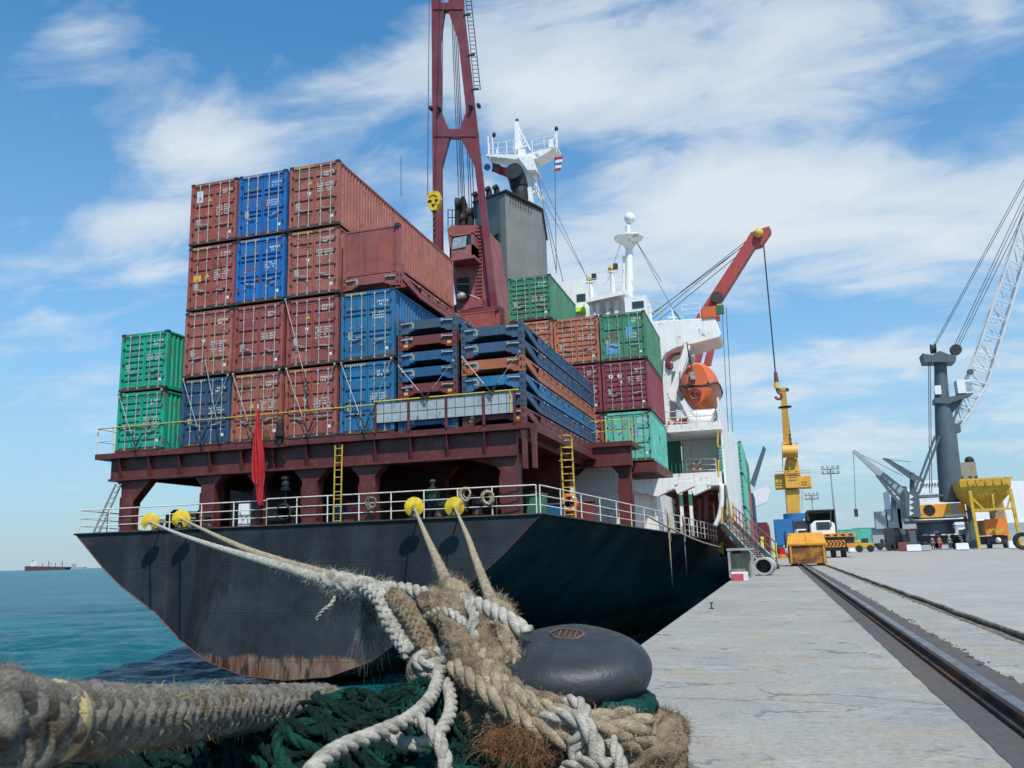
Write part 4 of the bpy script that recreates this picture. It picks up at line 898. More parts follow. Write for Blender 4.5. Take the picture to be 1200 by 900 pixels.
COLS = [
 (1, 0, 'navy_paint', 'A', ('stripe', 'plate'), 'dark blue container at the foot of the stack beside the green pair'),
 (1, 1, 'pale_brown_paint', 'A', ('plate', 'tri'), 'brown container standing directly on the dark blue container'),
 (1, 2, 'brown_paint', 'A', ('stripe', 'yellow', 'plate', 'warn'), 'brown container with a yellow placard on its left door'),
 (1, 3, 'brown_paint', 'A', ('sticker', 'warn', 'plate'), 'brown container with a white sticker, top tier at the port corner of the block'),
 (2, 0, 'pale_brown_paint', 'A', ('stripe', 'warn'), 'bottom tier brown container between the dark blue one and the red flag'),
 (2, 1, 'dull_brown_paint', 'A', ('dark', 'plate'), 'brown container with a dark patch on its left door, under the two blue ones'),
 (2, 2, 'bright_blue_paint', 'B', ('stripe',), 'bright blue container in third tier, under the other bright blue one'),
 (2, 3, 'bright_blue_paint', 'B', ('stripe', 'plate'), 'bright blue container in top tier between two brown ones'),
 (3, 0, 'brown_paint', 'A', ('stripe', 'warn', 'tri'), 'bottom tier brown container beside the light blue containers, right of the red flag'),
 (3, 1, 'dull_brown_paint', 'A', ('plate', 'warn', 'tri'), 'second tier brown container left of the upper light blue container'),
 (3, 2, 'pale_brown_paint', 'A', ('stripe', 'tri', 'plate'), 'third tier brown container beside the flat rack with raised end wall'),
 (3, 3, 'pale_brown_paint', 'A', ('stripe', 'warn', 'plate', 'tri'), 'topmost brown container showing its whole long side, at starboard end of the top tier'),
 (4, 0, 'blue_paint', 'A', ('stripe', 'plate'), 'light blue container standing on the platform left of the folded flat racks'),
 (4, 1, 'blue_paint', 'B', ('stripe', 'plate'), 'light blue container under the raised flat rack, upper of the pair'),
]
for i, (c, tr_, m, s_, ex_, lb) in enumerate(COLS): container(CX[c], 31.0 + rnd.uniform(-.03, .03), TZ[tr_], m, lb, style=s_, seed=i, extras=ex_)
container(CX[0], 31.0, 5.95, 'green_paint', 'lower green container at the port edge of the platform', W=2.5, H=2.68, style='C', seed=21, extras=('plate',))
container(CX[0], 31.0, 8.68, 'green_paint', 'upper green container at the port edge, with open sky left of it', W=2.5, H=2.68, style='C', seed=22, extras=('plate',))
G2 = 'containers stacked forward of the flat racks'
for i, (x, z, h, m, s_, ex_, lb) in enumerate([
  (-8.56, 5.80, 2.78, 'aqua_paint', 'D', ('blue_patches',), 'aqua container at the bottom of the stack beside the white boat deck'),
  (-8.56, 8.66, 2.78, 'purple_red_paint', 'C', ('lights', 'plate', 'tri'), 'wine red container with two white discs, between aqua and dark green ones'),
  (-8.56, 11.50, 2.78, 'dark_green_paint', 'D', ('blue_patches', 'plate'), 'dark green container with blue patches on its doors, on the wine red one'),
  (-11.24, 11.50, 2.78, 'orange_red_paint', 'C', ('plate',), 'orange red container left of the dark green one with blue patches'),
  (-11.24, 8.66, 2.78, 'purple_red_paint', 'C', ('plate',), 'wine red container under the orange red one, half hidden by the folded flat racks'),
  (-11.24, 5.80, 2.78, 'brown_paint', 'C', (), 'brown container low behind the folded flat racks'),
  (-13.92, 14.38, 2.72, 'dark_green_paint', 'C', ('plate',), 'highest dark green container in front of the grey funnel'),
  (-13.92, 11.50, 2.82, 'orange_red_paint', 'C', (), 'orange red container under the highest dark green one'),
  (-13.92, 8.66, 2.78, 'brown_paint', 'C', (), 'brown container hidden in the middle of the forward stack'),
  (-13.92, 5.80, 2.78, 'navy_paint', 'C', (), 'navy container hidden at the foot of the forward stack')]):
    container(x, 46.5, z, m, lb, W=2.6, H=h, L=6.7, style=s_, seed=40 + i, group=G2, extras=ex_)
fx = at(871, 550, 84).x; zt_ = at(871, 516, 84).z; zz = [1.6 + (zt_ - 1.6) * k / 3 for k in range(4)]
for k, lb in enumerate(('lowest of three aqua containers ahead of the white superstructure', 'middle of three aqua containers ahead of the white superstructure', 'topmost of three aqua containers ahead of the white superstructure')):
    container(fx - 2.45, 84, zz[k], 'aqua_paint', lb, H=zz[1] - zz[0] - .04, L=12.2, style='C', seed=60 + k, group='containers ahead of the superstructure')
for k, (m, lb) in enumerate((('brown_paint', 'brown container at the foot of the stack just ahead of the aqua ones'), ('brown_paint', 'brown container between another brown one and a dark green one, ahead of the aqua stack'), ('dark_green_paint', 'dark green container on top, just ahead of the aqua stack'))):
    container(fx - 2.45, 97.5, zz[k] - .2, m, lb, H=zz[1] - zz[0] - .04, L=12.2, style='A', seed=64 + k, group='containers ahead of the superstructure')
for k, lb in enumerate(('lower navy container, farthest visible on the ship', 'upper navy container, farthest visible on the ship')):
    container(fx - 2.3, 111, zz[k] - .2, 'navy_paint', lb, H=zz[1] - zz[0] - .04, L=12.2, style='A', seed=68 + k, group='containers ahead of the superstructure')

# ---- flat racks: folded ones piled, one with its end walls up
def flat_rack(x0, y0, z0, mat, label, W=2.55, H=.66, L=13.9, up=False, marks=True, seed=0, group='folded flat racks in two piles'):
    r = random.Random(seed); cx = x0 + W / 2; t = thing('flat_rack', label, 'flat rack', (cx, y0, z0), group)
    xa, xb = x0, x0 + W
    eb = MB(mat); yb = y0 + .04
    hh = H * .86
    eb.prism([(xa + .19, yb, z0 + hh), (xb - .19, yb, z0 + hh), (xb - .19, yb, z0 + .03), (xb - .42, yb, z0 + .03), (xb - .52, yb, z0 + .12), (xb - .66, yb, z0 + .14), (xb - .70, yb, z0 + .20), (xa + .70, yb, z0 + .20), (xa + .66, yb, z0 + .14), (xa + .52, yb, z0 + .12), (xa + .42, yb, z0 + .03), (xa + .19, yb, z0 + .03)], (0, .25, 0))
    eb.build('end_beam', t)
    dk = MB('navy_paint' if mat in ('slate_blue_paint', 'steel_blue_paint') else mat)
    for xx, sg in ((xb, -1), (xa, 1)):
        a, b = (xx - .1, xx) if sg < 0 else (xx, xx + .1)
        dk.box((a, y0 + 2.4, z0 + .42 * H), (b, y0 + L - .3, z0 + .52 * H)); 
        dk.box((a, y0 + .3, z0 + .80 * H), (b, y0 + L - .3, z0 + .90 * H)).box((a, y0 + 2.4, z0 + .02), (b, y0 + L - .3, z0 + .10 * H + .02)); dk.prism([(a, y0 + .3, z0 + .8 * H), (a, y0 + .3, z0 + .55 * H), (a, y0 + 2.2, z0 + .02), (a, y0 + 2.395, z0 + .02), (a, y0 + 2.395, z0 + .3 * H), (a, y0 + 1.0, z0 + .795 * H)], (b - a, 0, 0))
        m0, m1 = (xx - .05, xx - .012) if sg < 0 else (xx + .012, xx + .05)
        dk.box((m0, y0 + 2.4, z0 + .12 * H), (m1, y0 + L - .3, z0 + .42 * H - .002)).box((m0, y0 + 2.4, z0 + .52 * H + .002), (m1, y0 + L - .3, z0 + .80 * H - .002))
        y = y0 + 3.0
        while y < y0 + L - 1: dk.box((a, y, z0 + .10 * H + .021), (b, y + .06, z0 + .42 * H - .003)); y += 1.15
    dk.box((xa + .11, y0 + 1.2, z0 + .45 * H), (xb - .11, y0 + L - .3, z0 + .88 * H))
    for yy in (y0, y0 + L - .3):
      for xx in (xa, xb - .185):
        cs = MB('slate_blue_paint' if 'blue' in mat or 'navy' in mat else mat).box((xx, yy, z0 + .0), (xx + .185, yy + .29, z0 + H - .02)).use('dark_steel')
        if yy > y0: cs.build('corner_post', t); continue
        for q in (.16, .62): cs.box((xx + .05, y0 - .012, z0 + q * H), (xx + .135, y0 - .002, z0 + q * H + .12)); cs.box((xx + (.187 if xx > cx else -.012), y0 + .06, z0 + q * H), (xx + (.197 if xx > cx else -.002), y0 + .17, z0 + q * H + .12))
        cs.build('corner_post', t)
    for xx, d in ((xa + .2, 1), (xb - .2, -1)):
        lt = MB('galvanised'); lt.bar((xx - d * .05, y0 - .01, z0 + H * .66), (xx + d * .42, y0 - .01, z0 + H * .70), .05, .05); lt.cbox((xx + d * .42, y0 - .01, z0 + H * .70), .05, .04, .13); lt.build('latch', t)
    mk = dk
    mk.use('white_mark')
    if marks:
        if 'red' in mat: mk.add([(xa + .32, yb - .004, z0 + .3), (xa + .44, yb - .004, z0 + .3), (xa + .44, yb - .004, z0 + .5), (xa + .32, yb - .004, z0 + .5)], [(0, 1, 2, 3)]); mk.use('yellow_mark').add([(xa + .25, yb - .004, z0 + .14), (xa + .42, yb - .004, z0 + .14), (xa + .42, yb - .004, z0 + .25), (xa + .25, yb - .004, z0 + .25)], [(0, 1, 2, 3)]); mk.add([(xb - .42, yb - .004, z0 + .14), (xb - .25, yb - .004, z0 + .14), (xb - .25, yb - .004, z0 + .25), (xb - .42, yb - .004, z0 + .25)], [(0, 1, 2, 3)])
        else: mk.use('grey_mark').add([(xa + .5, yb - .004, z0 + .25), (xa + .7, yb - .004, z0 + .25), (xa + .7, yb - .004, z0 + .47), (xa + .5, yb - .004, z0 + .47)], [(0, 1, 2, 3)])
    mk.use('white_mark')
    for i in range(9):
        y = y0 + 1 + r.random() * (L - 2); mk.add([(xb + .002, y, z0 + .82 * H), (xb + .002, y + .12, z0 + .82 * H), (xb + .002, y + .12, z0 + .89 * H), (xb + .002, y, z0 + .89 * H)], [(0, 1, 2, 3)])
    mk.use('soot_black')
    for i in range(10):
        y = y0 + 3.1 + i * (L - 4.0) / 9; mk.add([(xb - .009, y, z0 + .56 * H), (xb - .009, y + .22, z0 + .56 * H), (xb - .009, y + .22, z0 + .76 * H), (xb - .009, y, z0 + .76 * H)], [(0, 1, 2, 3)])
    dk.build('deck', t)
    if up:
        for yy in (y0 + .06, y0 + L - .2):
            ew = MB(mat).box((xa + .02, yy, z0 + H), (xb - .19, yy + .1, z0 + H + 1.95)).box((xa, yy - .04, z0 + H - .02), (xa + .16, yy + .14, z0 + H + 2.0)).box((xb - .18, yy - .04, z0 + H - .02), (xb, yy + .14, z0 + H + 2.05)).box((xa + .17, yy - .02, z0 + H + 1.952), (xb - .19, yy + .12, z0 + H + 2.03))
            ew.box((xb - .19, yy + .141, z0 + H - .02), (xb - .02, yy + (.5 if yy < y0 + 1 else .3), z0 + H + .4))
            if yy < y0 + 1: ew.use('brown_paint').add([(xb - .95, yy - .004, z0 + H + .55), (xb - .35, yy - .004, z0 + H + .55), (xb - .35, yy - .004, z0 + H + 1.25), (xb - .95, yy - .004, z0 + H + 1.25)], [(0, 1, 2, 3)])
            ew.use('dark_steel').cbox((xb - .09, yy, z0 + H + 2.0), .2, .22, .16); ew.build('end_wall', t)
    else:
        MB(mat).box((xa + .2, y0 + .35, z0 + .885 * H), (xb - .2, y0 + 2.5, z0 + .99 * H)).build('folded_end_wall', t)
    return t
P5 = [('steel_blue_paint', 'blue folded flat rack at the very bottom of the left pile, behind the grey barrier'), ('flat_red_paint', 'dark red folded flat rack low in the left pile, just above the grey barrier'), ('flat_red_paint', 'dull red folded flat rack under two plain blue ones in the left pile'), ('steel_blue_paint', 'lower of two adjoining blue folded flat racks in the left pile'), ('steel_blue_paint', 'upper of two adjoining blue folded flat racks in the left pile'), ('flat_red_paint', 'dark red folded flat rack second from the top of the left pile'), ('slate_blue_paint', 'slate blue folded flat rack on top of the left pile')]
P6 = [('flat_red_paint', 'dull red folded flat rack at the bottom of the right pile'), ('navy_paint', 'navy folded flat rack second from bottom of the right pile, behind the grey barrier'), ('blue_paint', 'bright blue folded flat rack under the orange one in the right pile'), ('orange_brown_paint', 'orange folded flat rack in the right pile'), ('navy_paint', 'navy folded flat rack on the orange one in the right pile'), ('slate_blue_paint', 'slate blue folded flat rack on top of the right pile')]
for i, (m, lb) in enumerate(P5): flat_rack(-14.06, 31.05, 5.96 + i * .66, m, lb, seed=i)
for i, (m, lb) in enumerate(P6): flat_rack(-11.32, 31.05, 5.96 + i * .675, m, lb, H=.675, seed=20 + i)
flat_rack(-16.6, 31.05, 12.1, 'dull_brown_paint', 'brown flat rack with its end wall raised, on top of the light blue containers', W=2.62, H=.62, up=True, seed=50, group='raised flat rack')

# ---- lashing rods crossing the lowest tier
def lash(xa, za, xb, zb, lb):
    t = thing('lashing_rod', lb, 'lashing rod', (xb, 30.9, zb), 'steel lashing rods on the container fronts')
    a, b = Vector((xa, 30.88, za)), Vector((xb, 30.8, zb)); m = a.lerp(b, .72)
    MB('galvanised').tube([a, m], .013, 6).ball(a, .05, .05, .07, 6, 4).build('rod', t)
    MB('dark_steel').tube([m, b], .024, 6).bar(m.lerp(b, .3) , m.lerp(b, .75), .07, .04).build('turnbuckle', t)
for nm, x0, zt_, w in (('lower green container', CX[0], 8.6, 2.5), ('dark blue container', CX[1], 8.95, 2.46), ('brown container left of the red flag', CX[2], 8.95, 2.46), ('brown container right of the red flag', CX[3], 8.95, 2.46), ('lower light blue container', CX[4], 8.95, 2.46), ('left pile of flat racks', -14.06, 8.6, 2.55), ('right pile of flat racks', -11.32, 8.7, 2.55)):
    lo_ = 6.0 if 'pile' not in nm else 7.1
    lash(x0 + .1, zt_, x0 + w * .5 + .06, lo_, f'lashing rod from the left top corner of the {nm}'); lash(x0 + w - .1, zt_, x0 + w * .5 - .06, lo_, f'lashing rod from the right top corner of the {nm}')
lash(CX[1] + 2.3 - 1.1, 9.7, CX[1] + 2.2, 6.0, 'long lashing rod reaching the second tier over the dark blue container')
lash(CX[3] - .02, 12.0, CX[3] + 1.3, 7.6, 'longest lashing rod, from third tier down across the brown container right of the flag')

# ================================================================== SHIP'S CRANES
def leg(mb, pts, d=.5):
    mb.prism(pts, (0, d, 0))
kY = 49.0
crane = MB('house_red'); cy = 49.4
crane.prism([at(524, 268, cy), at(529, 264, cy), at(566, 264, cy), at(570, 268, cy), at(585, 375, cy), at(537, 375, cy)], (0, 3.0, 0))
dcr = crane.build('deck_crane', ship, label='red brown deck crane tower with cab')
MB('dark_steel').tube([at(562, 395, cy + 2), at(560, 362, cy + 2)], 1.9, 20).build('pedestal', dcr, smooth=True)
MB('crane_red').box((at(540, 372, 48.6).x, 48.5, at(540, 384, 48.6).z), (at(587, 372, 48.6).x, 49.38, at(540, 364, 48.6).z)).build('base_beam', dcr)
q0, q1 = at(527, 303, 48.2), at(554, 272, 48.2)
cabm = MB('house_red'); cabm.box((q0.x, 48.2, q0.z), (q0.x + .12, 49.39, q1.z)).box((q1.x - .12, 48.2, q0.z), (q1.x, 49.39, q1.z)).box((q0.x, 48.2, q1.z - .1), (q1.x, 49.39, q1.z)).box((q0.x, 48.2, q0.z), (q1.x, 49.39, q0.z + .75)).box((q0.x - .1, 48.1, q0.z - .2), (q1.x + .1, 49.39, q0.z - .003)); cabm.build('cab', dcr)
MB('glass_dark').box((q0.x + .13, 48.3, q0.z + .76), (q1.x - .13, 48.33, q1.z - .11)).build('cab_window', dcr)
a0, a1 = at(529, 292, 48.1), at(547, 276, 48.1)
MB('glass_pale').prism([(a0.x, 48.16, a0.z), (a1.x - .1, 48.12, a0.z + .05), (a1.x, 48.10, a1.z), (a0.x + .1, 48.14, a1.z - .05)], (0, .03, 0)).build('wiper_window', dcr)
db = MB('soot_black').box((at(536, 345, 49.3).x, 49.3, at(536, 352, 49.3).z), (at(549, 345, 49.3).x, 49.385, at(536, 326, 49.3).z)); db.build('winch_recess', dcr)
gw = MB('galvanised'); gw.ball(at(541, 347, 49.2), .35, .2, .3, 8, 6); gw.tube([at(536, 333, 49.2), at(549, 333, 49.2)], .03, 5); gw.tube([at(536, 341, 49.2), at(562, 350, 49.2)], .04, 5); gw.build('handrail', dcr)
pm = MB('house_red').box((at(549, 362, 48.7).x, 48.6, at(549, 362, 48.7).z), (at(566, 362, 48.7).x, 49.38, at(549, 352, 48.7).z)); pm.build('service_platform', dcr)
lad = MB('house_red'); A, B = at(562, 355, 49.3), at(561, 266, 49.3)
for s in (-.22, .22): lad.bar(A + Vector((s, 0, 0)), B + Vector((s, 0, 0)), .05)
for i in range(22): c = A.lerp(B, i / 21); lad.bar(c - Vector((.22, .02, 0)), c + Vector((.22, -.02, 0)), .07, .07)
lad.build('ladder', dcr)
sh = MB('soot_black')
for px, py, r_ in ((540, 240, .55), (546, 256, .4), (553, 250, .45)): c = at(px, py, 50); sh.lathe([(0, -.25), (r_, -.25), (r_ * .8, -.1), (r_ * .8, .1), (r_, .25), (0, .25)], c, 16, 'X')
for px in (537, 544, 552): sh.bar(at(px, 268, 50), at(px, 238 if px < 545 else 250, 50), .3, .5)
sh.build('sheave', dcr, auto=40)
hr = MB('dark_steel')
for px in (525, 530, 535): hr.tube([at(px, 265, 49.6), at(px, 246, 49.6)], .035, 5)
for py in (246, 255): hr.tube([at(525, py, 49.6), at(535, py, 49.6)], .03, 5)
hr.build('handrail', dcr)
# the twin legged jib
JX = {}
def jx(py, side):                                            # outer edge of a leg in the photo
    return 505.5 + (py / 390.0) * 2.5 if side == 'L' else 541 + 42 * py / 372.0
jb = MB('crane_red')
def jw(py): return 9.5 + 1.0 * py / 390
def jwr(py): return 10.5 - (3.0 if py > 150 else 0) * min(1, (py - 150) / 50)
Lout, Lin, Rin, Rout = [], [], [], []
for py, xl in ((-260, 0), (0, 0), (12, 5), (48, 0), (130, 0), (152, 9), (160, 10), (196, 0), (390, 0)):
    Lout.append(at(jx(py, 'L'), py, kY)); Lin.append(at(jx(py, 'L') + jw(py) + xl, py, kY))
for py, xl in ((-260, 0), (0, 6), (12, 8), (48, 0), (130, 0), (152, 10), (160, 11), (196, 0), (376, 0)):
    Rout.append(at(jx(py, 'R') + 1, py, kY)); Rin.append(at(jx(py, 'R') + 1 - jwr(py) - xl, py, kY))
jb.prism(Lout + Lin[::-1], (0, .35, 0)); jb.prism(Rout + Rin[::-1], (0, .22, 0))
for ya, yb in ((3, 11), (151, 160)):
    jb.prism([at(jx(ya, 'L') + 2, ya, kY - .05), at(jx(ya, 'R'), ya, kY - .05), at(jx(yb, 'R'), yb, kY - .05), at(jx(yb, 'L') + 2, yb, kY - .05)], (0, .5, 0))
jb.build('jib', dcr)
pn = MB('dark_steel')
for px, py in ((505, 127), (515, 127), (552, 125), (561, 124)): pn.ball(at(px, py, kY - .1), .14, .3, .17, 8, 6)
pn.build('jib_pin', dcr)
jl = MB('dark_steel')
A, B, A2, B2 = at(549, -30, kY), at(563, 105, kY), at(543, -30, kY), at(556, 105, kY)
jl.bar(A, B, .05); jl.bar(A2, B2, .04)
for i in range(30): jl.bar(A.lerp(B, i / 29), A2.lerp(B2, i / 29), .035)
for py in (18, 65, 105): jl.bar(at(jx(py, 'R'), py, kY), at(jx(py, 'R') + 8, py - 1, kY), .12)
jl.build('jib_ladder', dcr)
wr = MB('cable_black')
for (xt, yt), (xb, yb) in (((519, -250), (541, 238)), ((521, -250), (543, 240)), ((523, -250), (545, 242)), ((519, -250), (538, 238)), ((528, -250), (553, 246)), ((531, -250), (556, 248)), ((534, -250), (550, 246))): wr.tube([at(xt, yt, kY + .8), at(xb, yb, 50)], .028, 4)
wr.build('luffing_wire', dcr)
hw = MB('cable_black')
hY = 47.0
hw.tube([at(505.5, -260, kY + .3), at(501, 228, hY)], .028, 4).tube([at(521, -260, kY + .3), at(517.5, 228, hY)], .028, 4)
hw.build('hoist_wire', dcr)
# hook block (hangs from the jib)
hc = at(509, 237, hY)
hb = thing('hook_block', 'yellow hook block hanging beside the deck crane jib', 'hook block', (hc.x, hY, at(509, 305, hY).z))
ypl = MB('rat_yellow')
sil = [(-.30, .62), (-.42, .45), (-.46, .1), (-.38, -.2), (-.24, -.42), (-.2, -.62), (.2, -.62), (.24, -.42), (.38, -.2), (.46, .1), (.42, .45), (.30, .62), (0, .7)]
ypl.prism([(hc.x + x, hY - .2, hc.z + z) for x, z in sil], (0, .42, 0)); ypl.build('sheave_case', hb, bevel=.03)
bk_ = MB('soot_black')
for x, z, a in ((-.22, .02, .5), (.22, .02, -.5)): bk_.prism([(hc.x + x + math.cos(t) * .13 * (1 + .3 * a), hY - .225, hc.z + z + math.sin(t) * .09) for t in [i * math.pi / 4 for i in range(8)]], (0, .02, 0))
bk_.prism([(hc.x - .09, hY - .225, hc.z - .2), (hc.x + .09, hY - .225, hc.z - .2), (hc.x + .06, hY - .225, hc.z - .38), (hc.x - .06, hY - .225, hc.z - .38)], (0, .02, 0)); bk_.tube([(hc.x + .28 * math.cos(t), hY - .22, hc.z + .1 + .3 * math.sin(t)) for t in [.5 + i * .27 for i in range(9)]], .025, 5); bk_.build('sheave_opening', hb)
hk = MB('dark_steel').tube([(hc.x, hY, hc.z - .62), (hc.x, hY, hc.z - .95)], .1, 8)
for i in range(7): c = Vector((hc.x, hY, hc.z - 1.05 - i * .19)); hk.tube([c + (Vector((.1 * math.cos(t), 0, .14 * math.sin(t))) if i % 2 else Vector((0, .1 * math.cos(t), .14 * math.sin(t)))) for t in [k * math.pi / 4 for k in range(8)]], .035, 5, closed=True)
hk.build('chain', hb)
sl_ = MB('cable_black').tube([at(509, 302, hY), at(511, 350, 46.5)], .02, 4).tube([at(509, 302, hY), at(531, 345, 46)], .02, 4); sl_.build('sling', hb)

# second deck crane, ahead of the superstructure
jY = 74.0
tw = MB('ship_white').tube([Vector((at(735, 400, 80).x, 80, 1.5)), Vector((at(735, 400, 80).x, 80, at(740, 405, 80).z))], 1.5, 18)
dc2 = tw.build('deck_crane', ship, smooth=True, label='red deck crane jib behind the white bridge wing')
jb = MB('jib_red')
T, Bp = at(897, 273, jY), at(812, 432, 78)
dvec = (T - Bp); sv = Vector((.45, 0, .25))
P = [(903, 266), (905, 273), (893, 285), (858, 350), (848, 358), (838, 372), (826, 424), (833, 424), (836, 405)]
jb.prism([at(px, py, jY) for px, py in [(901, 265), (904, 270), (893, 286), (885, 288), (845, 352), (842, 362), (828, 388), (805, 388), (872, 285), (880, 272)]], (0, 1.1, 0))
jb.prism([at(px, py, jY) for px, py in [(822, 386), (830, 386), (821, 424), (812, 424)]], (0, .4, 0)); jb.prism([at(px, py, jY) for px, py in [(835, 386), (842, 386), (833, 428), (824, 428)]], (0, .4, 0))
jb.build('jib', dc2)
fx_ = MB('dark_steel'); c = at(840, 349, jY - .3); fx_.lathe([(0, -.2), (.5, -.2), (.55, 0), (.5, .2), (0, .2)], c, 14, 'Y'); fx_.build('floodlight', dc2, auto=40)
MB('rail_yellow').ball(at(889, 273, jY - .2), .42, .4, .42, 10, 6).build('sheave', dc2, smooth=True)
wr = MB('cable_black')
for (xa, ya), (xb, yb) in (((884, 275), (760, 372)), ((886, 276), (763, 375)), ((888, 280), (766, 380)), ((888, 276), (757, 373))): wr.tube([at(xa, ya, jY), at(xb, yb, 79)], .035, 4)
wr.build('luffing_wire', dc2)
htop, hend = at(895, 288, jY), at(909.5, 436, jY)
hend = Vector((htop.x, jY, hend.z))
MB('cable_black').tube([htop, hend], .06, 5).build('hoist_wire', dc2)
h2 = thing('crane_hook', 'red and yellow crane hook hanging over the quay in front of the yellow crane', 'hook', (hend.x, jY, hend.z - 2.2))
MB('flat_red_paint').tube([hend, hend - Vector((-.02, 0, .9))], [.14, .2], 8).build('hook_shank', h2)
MB('rail_yellow').tube([hend - Vector((0, 0, .9)), hend - Vector((0, 0, 1.4))], .22, 8).build('swivel', h2)
MB('flat_red_paint').tube(spline([hend + Vector(p) for p in ((0, 0, -1.4), (.05, 0, -1.7), (.3, 0, -1.95), (.25, 0, -2.25), (0, 0, -2.3), (-.2, 0, -2.1))], 4), .12, 8).build('hook', h2)
wr2 = MB('cable_black')
for px in (846, 851): wr2.tube([at(px, 360, 60), at(px + 7.5, 506, 60)], .02, 4)
wr2.build('fall_wire', ship)

# ---- red flag at the stern
fb, ft = at(306, 590, 30.85), at(302, 474, 30.85)
fs = thing('stern_flag', 'red flag hanging limp from the stern staff above the railing', 'flag', (fb.x, 30.85, fb.z))
MB('rail_white').tube([fb, ft], .03, 6).build('staff', fs)
fm = MB('flag_red'); rows_ = []
FE = [(0, 301.5, 303.2), (.1, 299.8, 304.2), (.25, 297.8, 305.4), (.4, 296, 306.4), (.55, 294.4, 307.2), (.70, 293.5, 308), (.75, 294.6, 308.2), (.785, 299, 308.4), (.9, 300.5, 308.8), (.97, 301.8, 308.6), (1, 304, 307.6)]
for j in range(41):
    v = j / 40
    for (v0, a0, b0), (v1, a1, b1) in zip(FE, FE[1:]):
        if v0 <= v <= v1: w_ = (v - v0) / (v1 - v0); xl, xr = lerp(a0, a1, w_), lerp(b0, b1, w_)
    xm = lerp(302.8, 306.5, v); xl, xr = xm + (xl - xm) * .78, xm + (xr - xm) * .78; p, q = at(xl, lerp(478, 592, v), 30.75), at(xr, lerp(478, 592, v), 30.75); wd = (q - p).length
    rows_.append([p.lerp(q, u) + Vector((.03 * math.sin(v * 9 + u * 3), (.05 + .30 * wd) * math.sin(u * 19 + v * 3.5 + .8 * math.sin(v * 7)), -.10 * math.sin(u * 3.1))) for u in [k / 24 for k in range(25)]])
fm.grid(rows_); fo = fm.build('cloth', fs, smooth=True); sl = fo.modifiers.new('cloth', 'SOLIDIFY'); sl.thickness = .012

# ================================================================== QUAY SIDE
# skip on the rail
sY0 = 47.0
t = thing('waste_skip', 'orange rust streaked skip with a sloped lid standing on the crane rail', 'skip', (1.55, sY0, 0))
X0, X1 = at(925.5, 660, sY0).x, at(969.5, 660, sY0).x
zt, zm = at(945, 624, sY0).z, at(945, 637, sY0).z
MB('skip_rust').box((X0, sY0, .12), (X1, sY0 + 2.6, zm)).build('body', t, bevel=.03)
mb = MB('skip_orange'); mb.add([(X0 - .06, sY0 - .06, zm), (X1 + .06, sY0 - .06, zm), (X1 - .05, sY0 + .9, zt), (X0 + .05, sY0 + .9, zt), (X0 + .05, sY0 + 2.6, zt), (X1 - .05, sY0 + 2.6, zt), (X0 - .06, sY0 + 2.6, zm), (X1 + .06, sY0 + 2.6, zm)], [(0, 1, 2, 3), (3, 2, 5, 4), (0, 3, 4, 6), (1, 7, 5, 2), (6, 4, 5, 7), (0, 6, 7, 1)]); mb.build('lid', t, bevel=.02)
mb = MB('skip_orange').box((X0 - .08, sY0 - .08, zm - .08), (X1 + .08, sY0 - .002, zm)); xm = (X0 + X1) / 2; mb.bar((xm, sY0 - .08, zm), (xm, sY0 + .88, zt + .02), .04); mb.bar((X0 + .1, sY0 - .03, .15), (X0 + .1, sY0 - .03, zm - .09), .1, .05); mb.bar((X1 - .1, sY0 - .03, .15), (X1 - .1, sY0 - .03, zm - .09), .1, .05); mb.build('rim', t)
MB('dark_steel').box((X0 + .1, sY0 + .2, .005), (X0 + .4, sY0 + 2.4, .119)).box((X1 - .4, sY0 + .2, .005), (X1 - .1, sY0 + 2.4, .119)).build('skid', t)
MB('dark_steel').tube([(X0 - .12, sY0 + .3, zm - .2), (X0 - .12, sY0 + .3, zt + .1)], .05, 6).build('lifting_lug', t)

def wheel(t, x, y, r, w, parent=None):
    wt_ = MB('tyre_black').lathe([(r * .55, -w / 2), (r * .92, -w / 2), (r, -w * .35), (r, w * .35), (r * .92, w / 2), (r * .55, w / 2)], (x, y, r + .004), 20, 'X').build('wheel', t, auto=40)
    MB('galvanised').lathe([(0, -w * .3), (r * .54, -w * .4), (r * .54, w * .4), (0, w * .3)], (x, y, r + .004), 14, 'X').build('rim', wt_)
# tipper lorry behind the skip
kY = 76.0
L = lambda px, py: at(px, py, kY)
t = thing('lorry', 'white cab tipper lorry with orange chevron bumper, parked behind the orange skip', 'lorry', (L(965, 650).x, kY, 0))
x0, x1 = L(948, 620).x, L(981, 620).x; zr, zc = L(965, 597).z, L(965, 610).z
cabm = MB('truck_white'); cabm.prism([(x0 + .15, kY, 1.0), (x1 - .15, kY, 1.0), (x1 - .15, kY, zc - .3), (x1 - .5, kY, zc), (x0 + .5, kY, zc), (x0 + .15, kY, zc - .3)], (0, 2.1, 0)); cabm.build('cab', t, bevel=.06)
MB('glass_dark').box((L(957, 620).x, kY - .03, L(957, 621).z), (L(973, 620).x, kY - .004, L(957, 612).z)).build('windscreen', t)
tb = MB('truck_dark').box((x0, kY + .3, zc + .05), (x0 + .12, kY + 7, zr)).box((x1 - .12, kY + .3, zc - 1.5), (x1, kY + 7, zr)).box((x0, kY + .1, zr - .12), (x1, kY + 2.2, zr)).box((x0 + .1, kY + 2.3, 1.2), (x1 - .1, kY + 2.5, zr)).box((x0, kY + 2.6, 1.2), (x1, kY + 7, zr - .4)); tb.bar((L(974, 620).x, kY, zc - .5), (L(974, 600).x, kY + .2, zr), .1); tb.build('tipper_body', t)
ch = MB('truck_orange'); xa, xb = L(966, 630).x, L(1002, 630).x
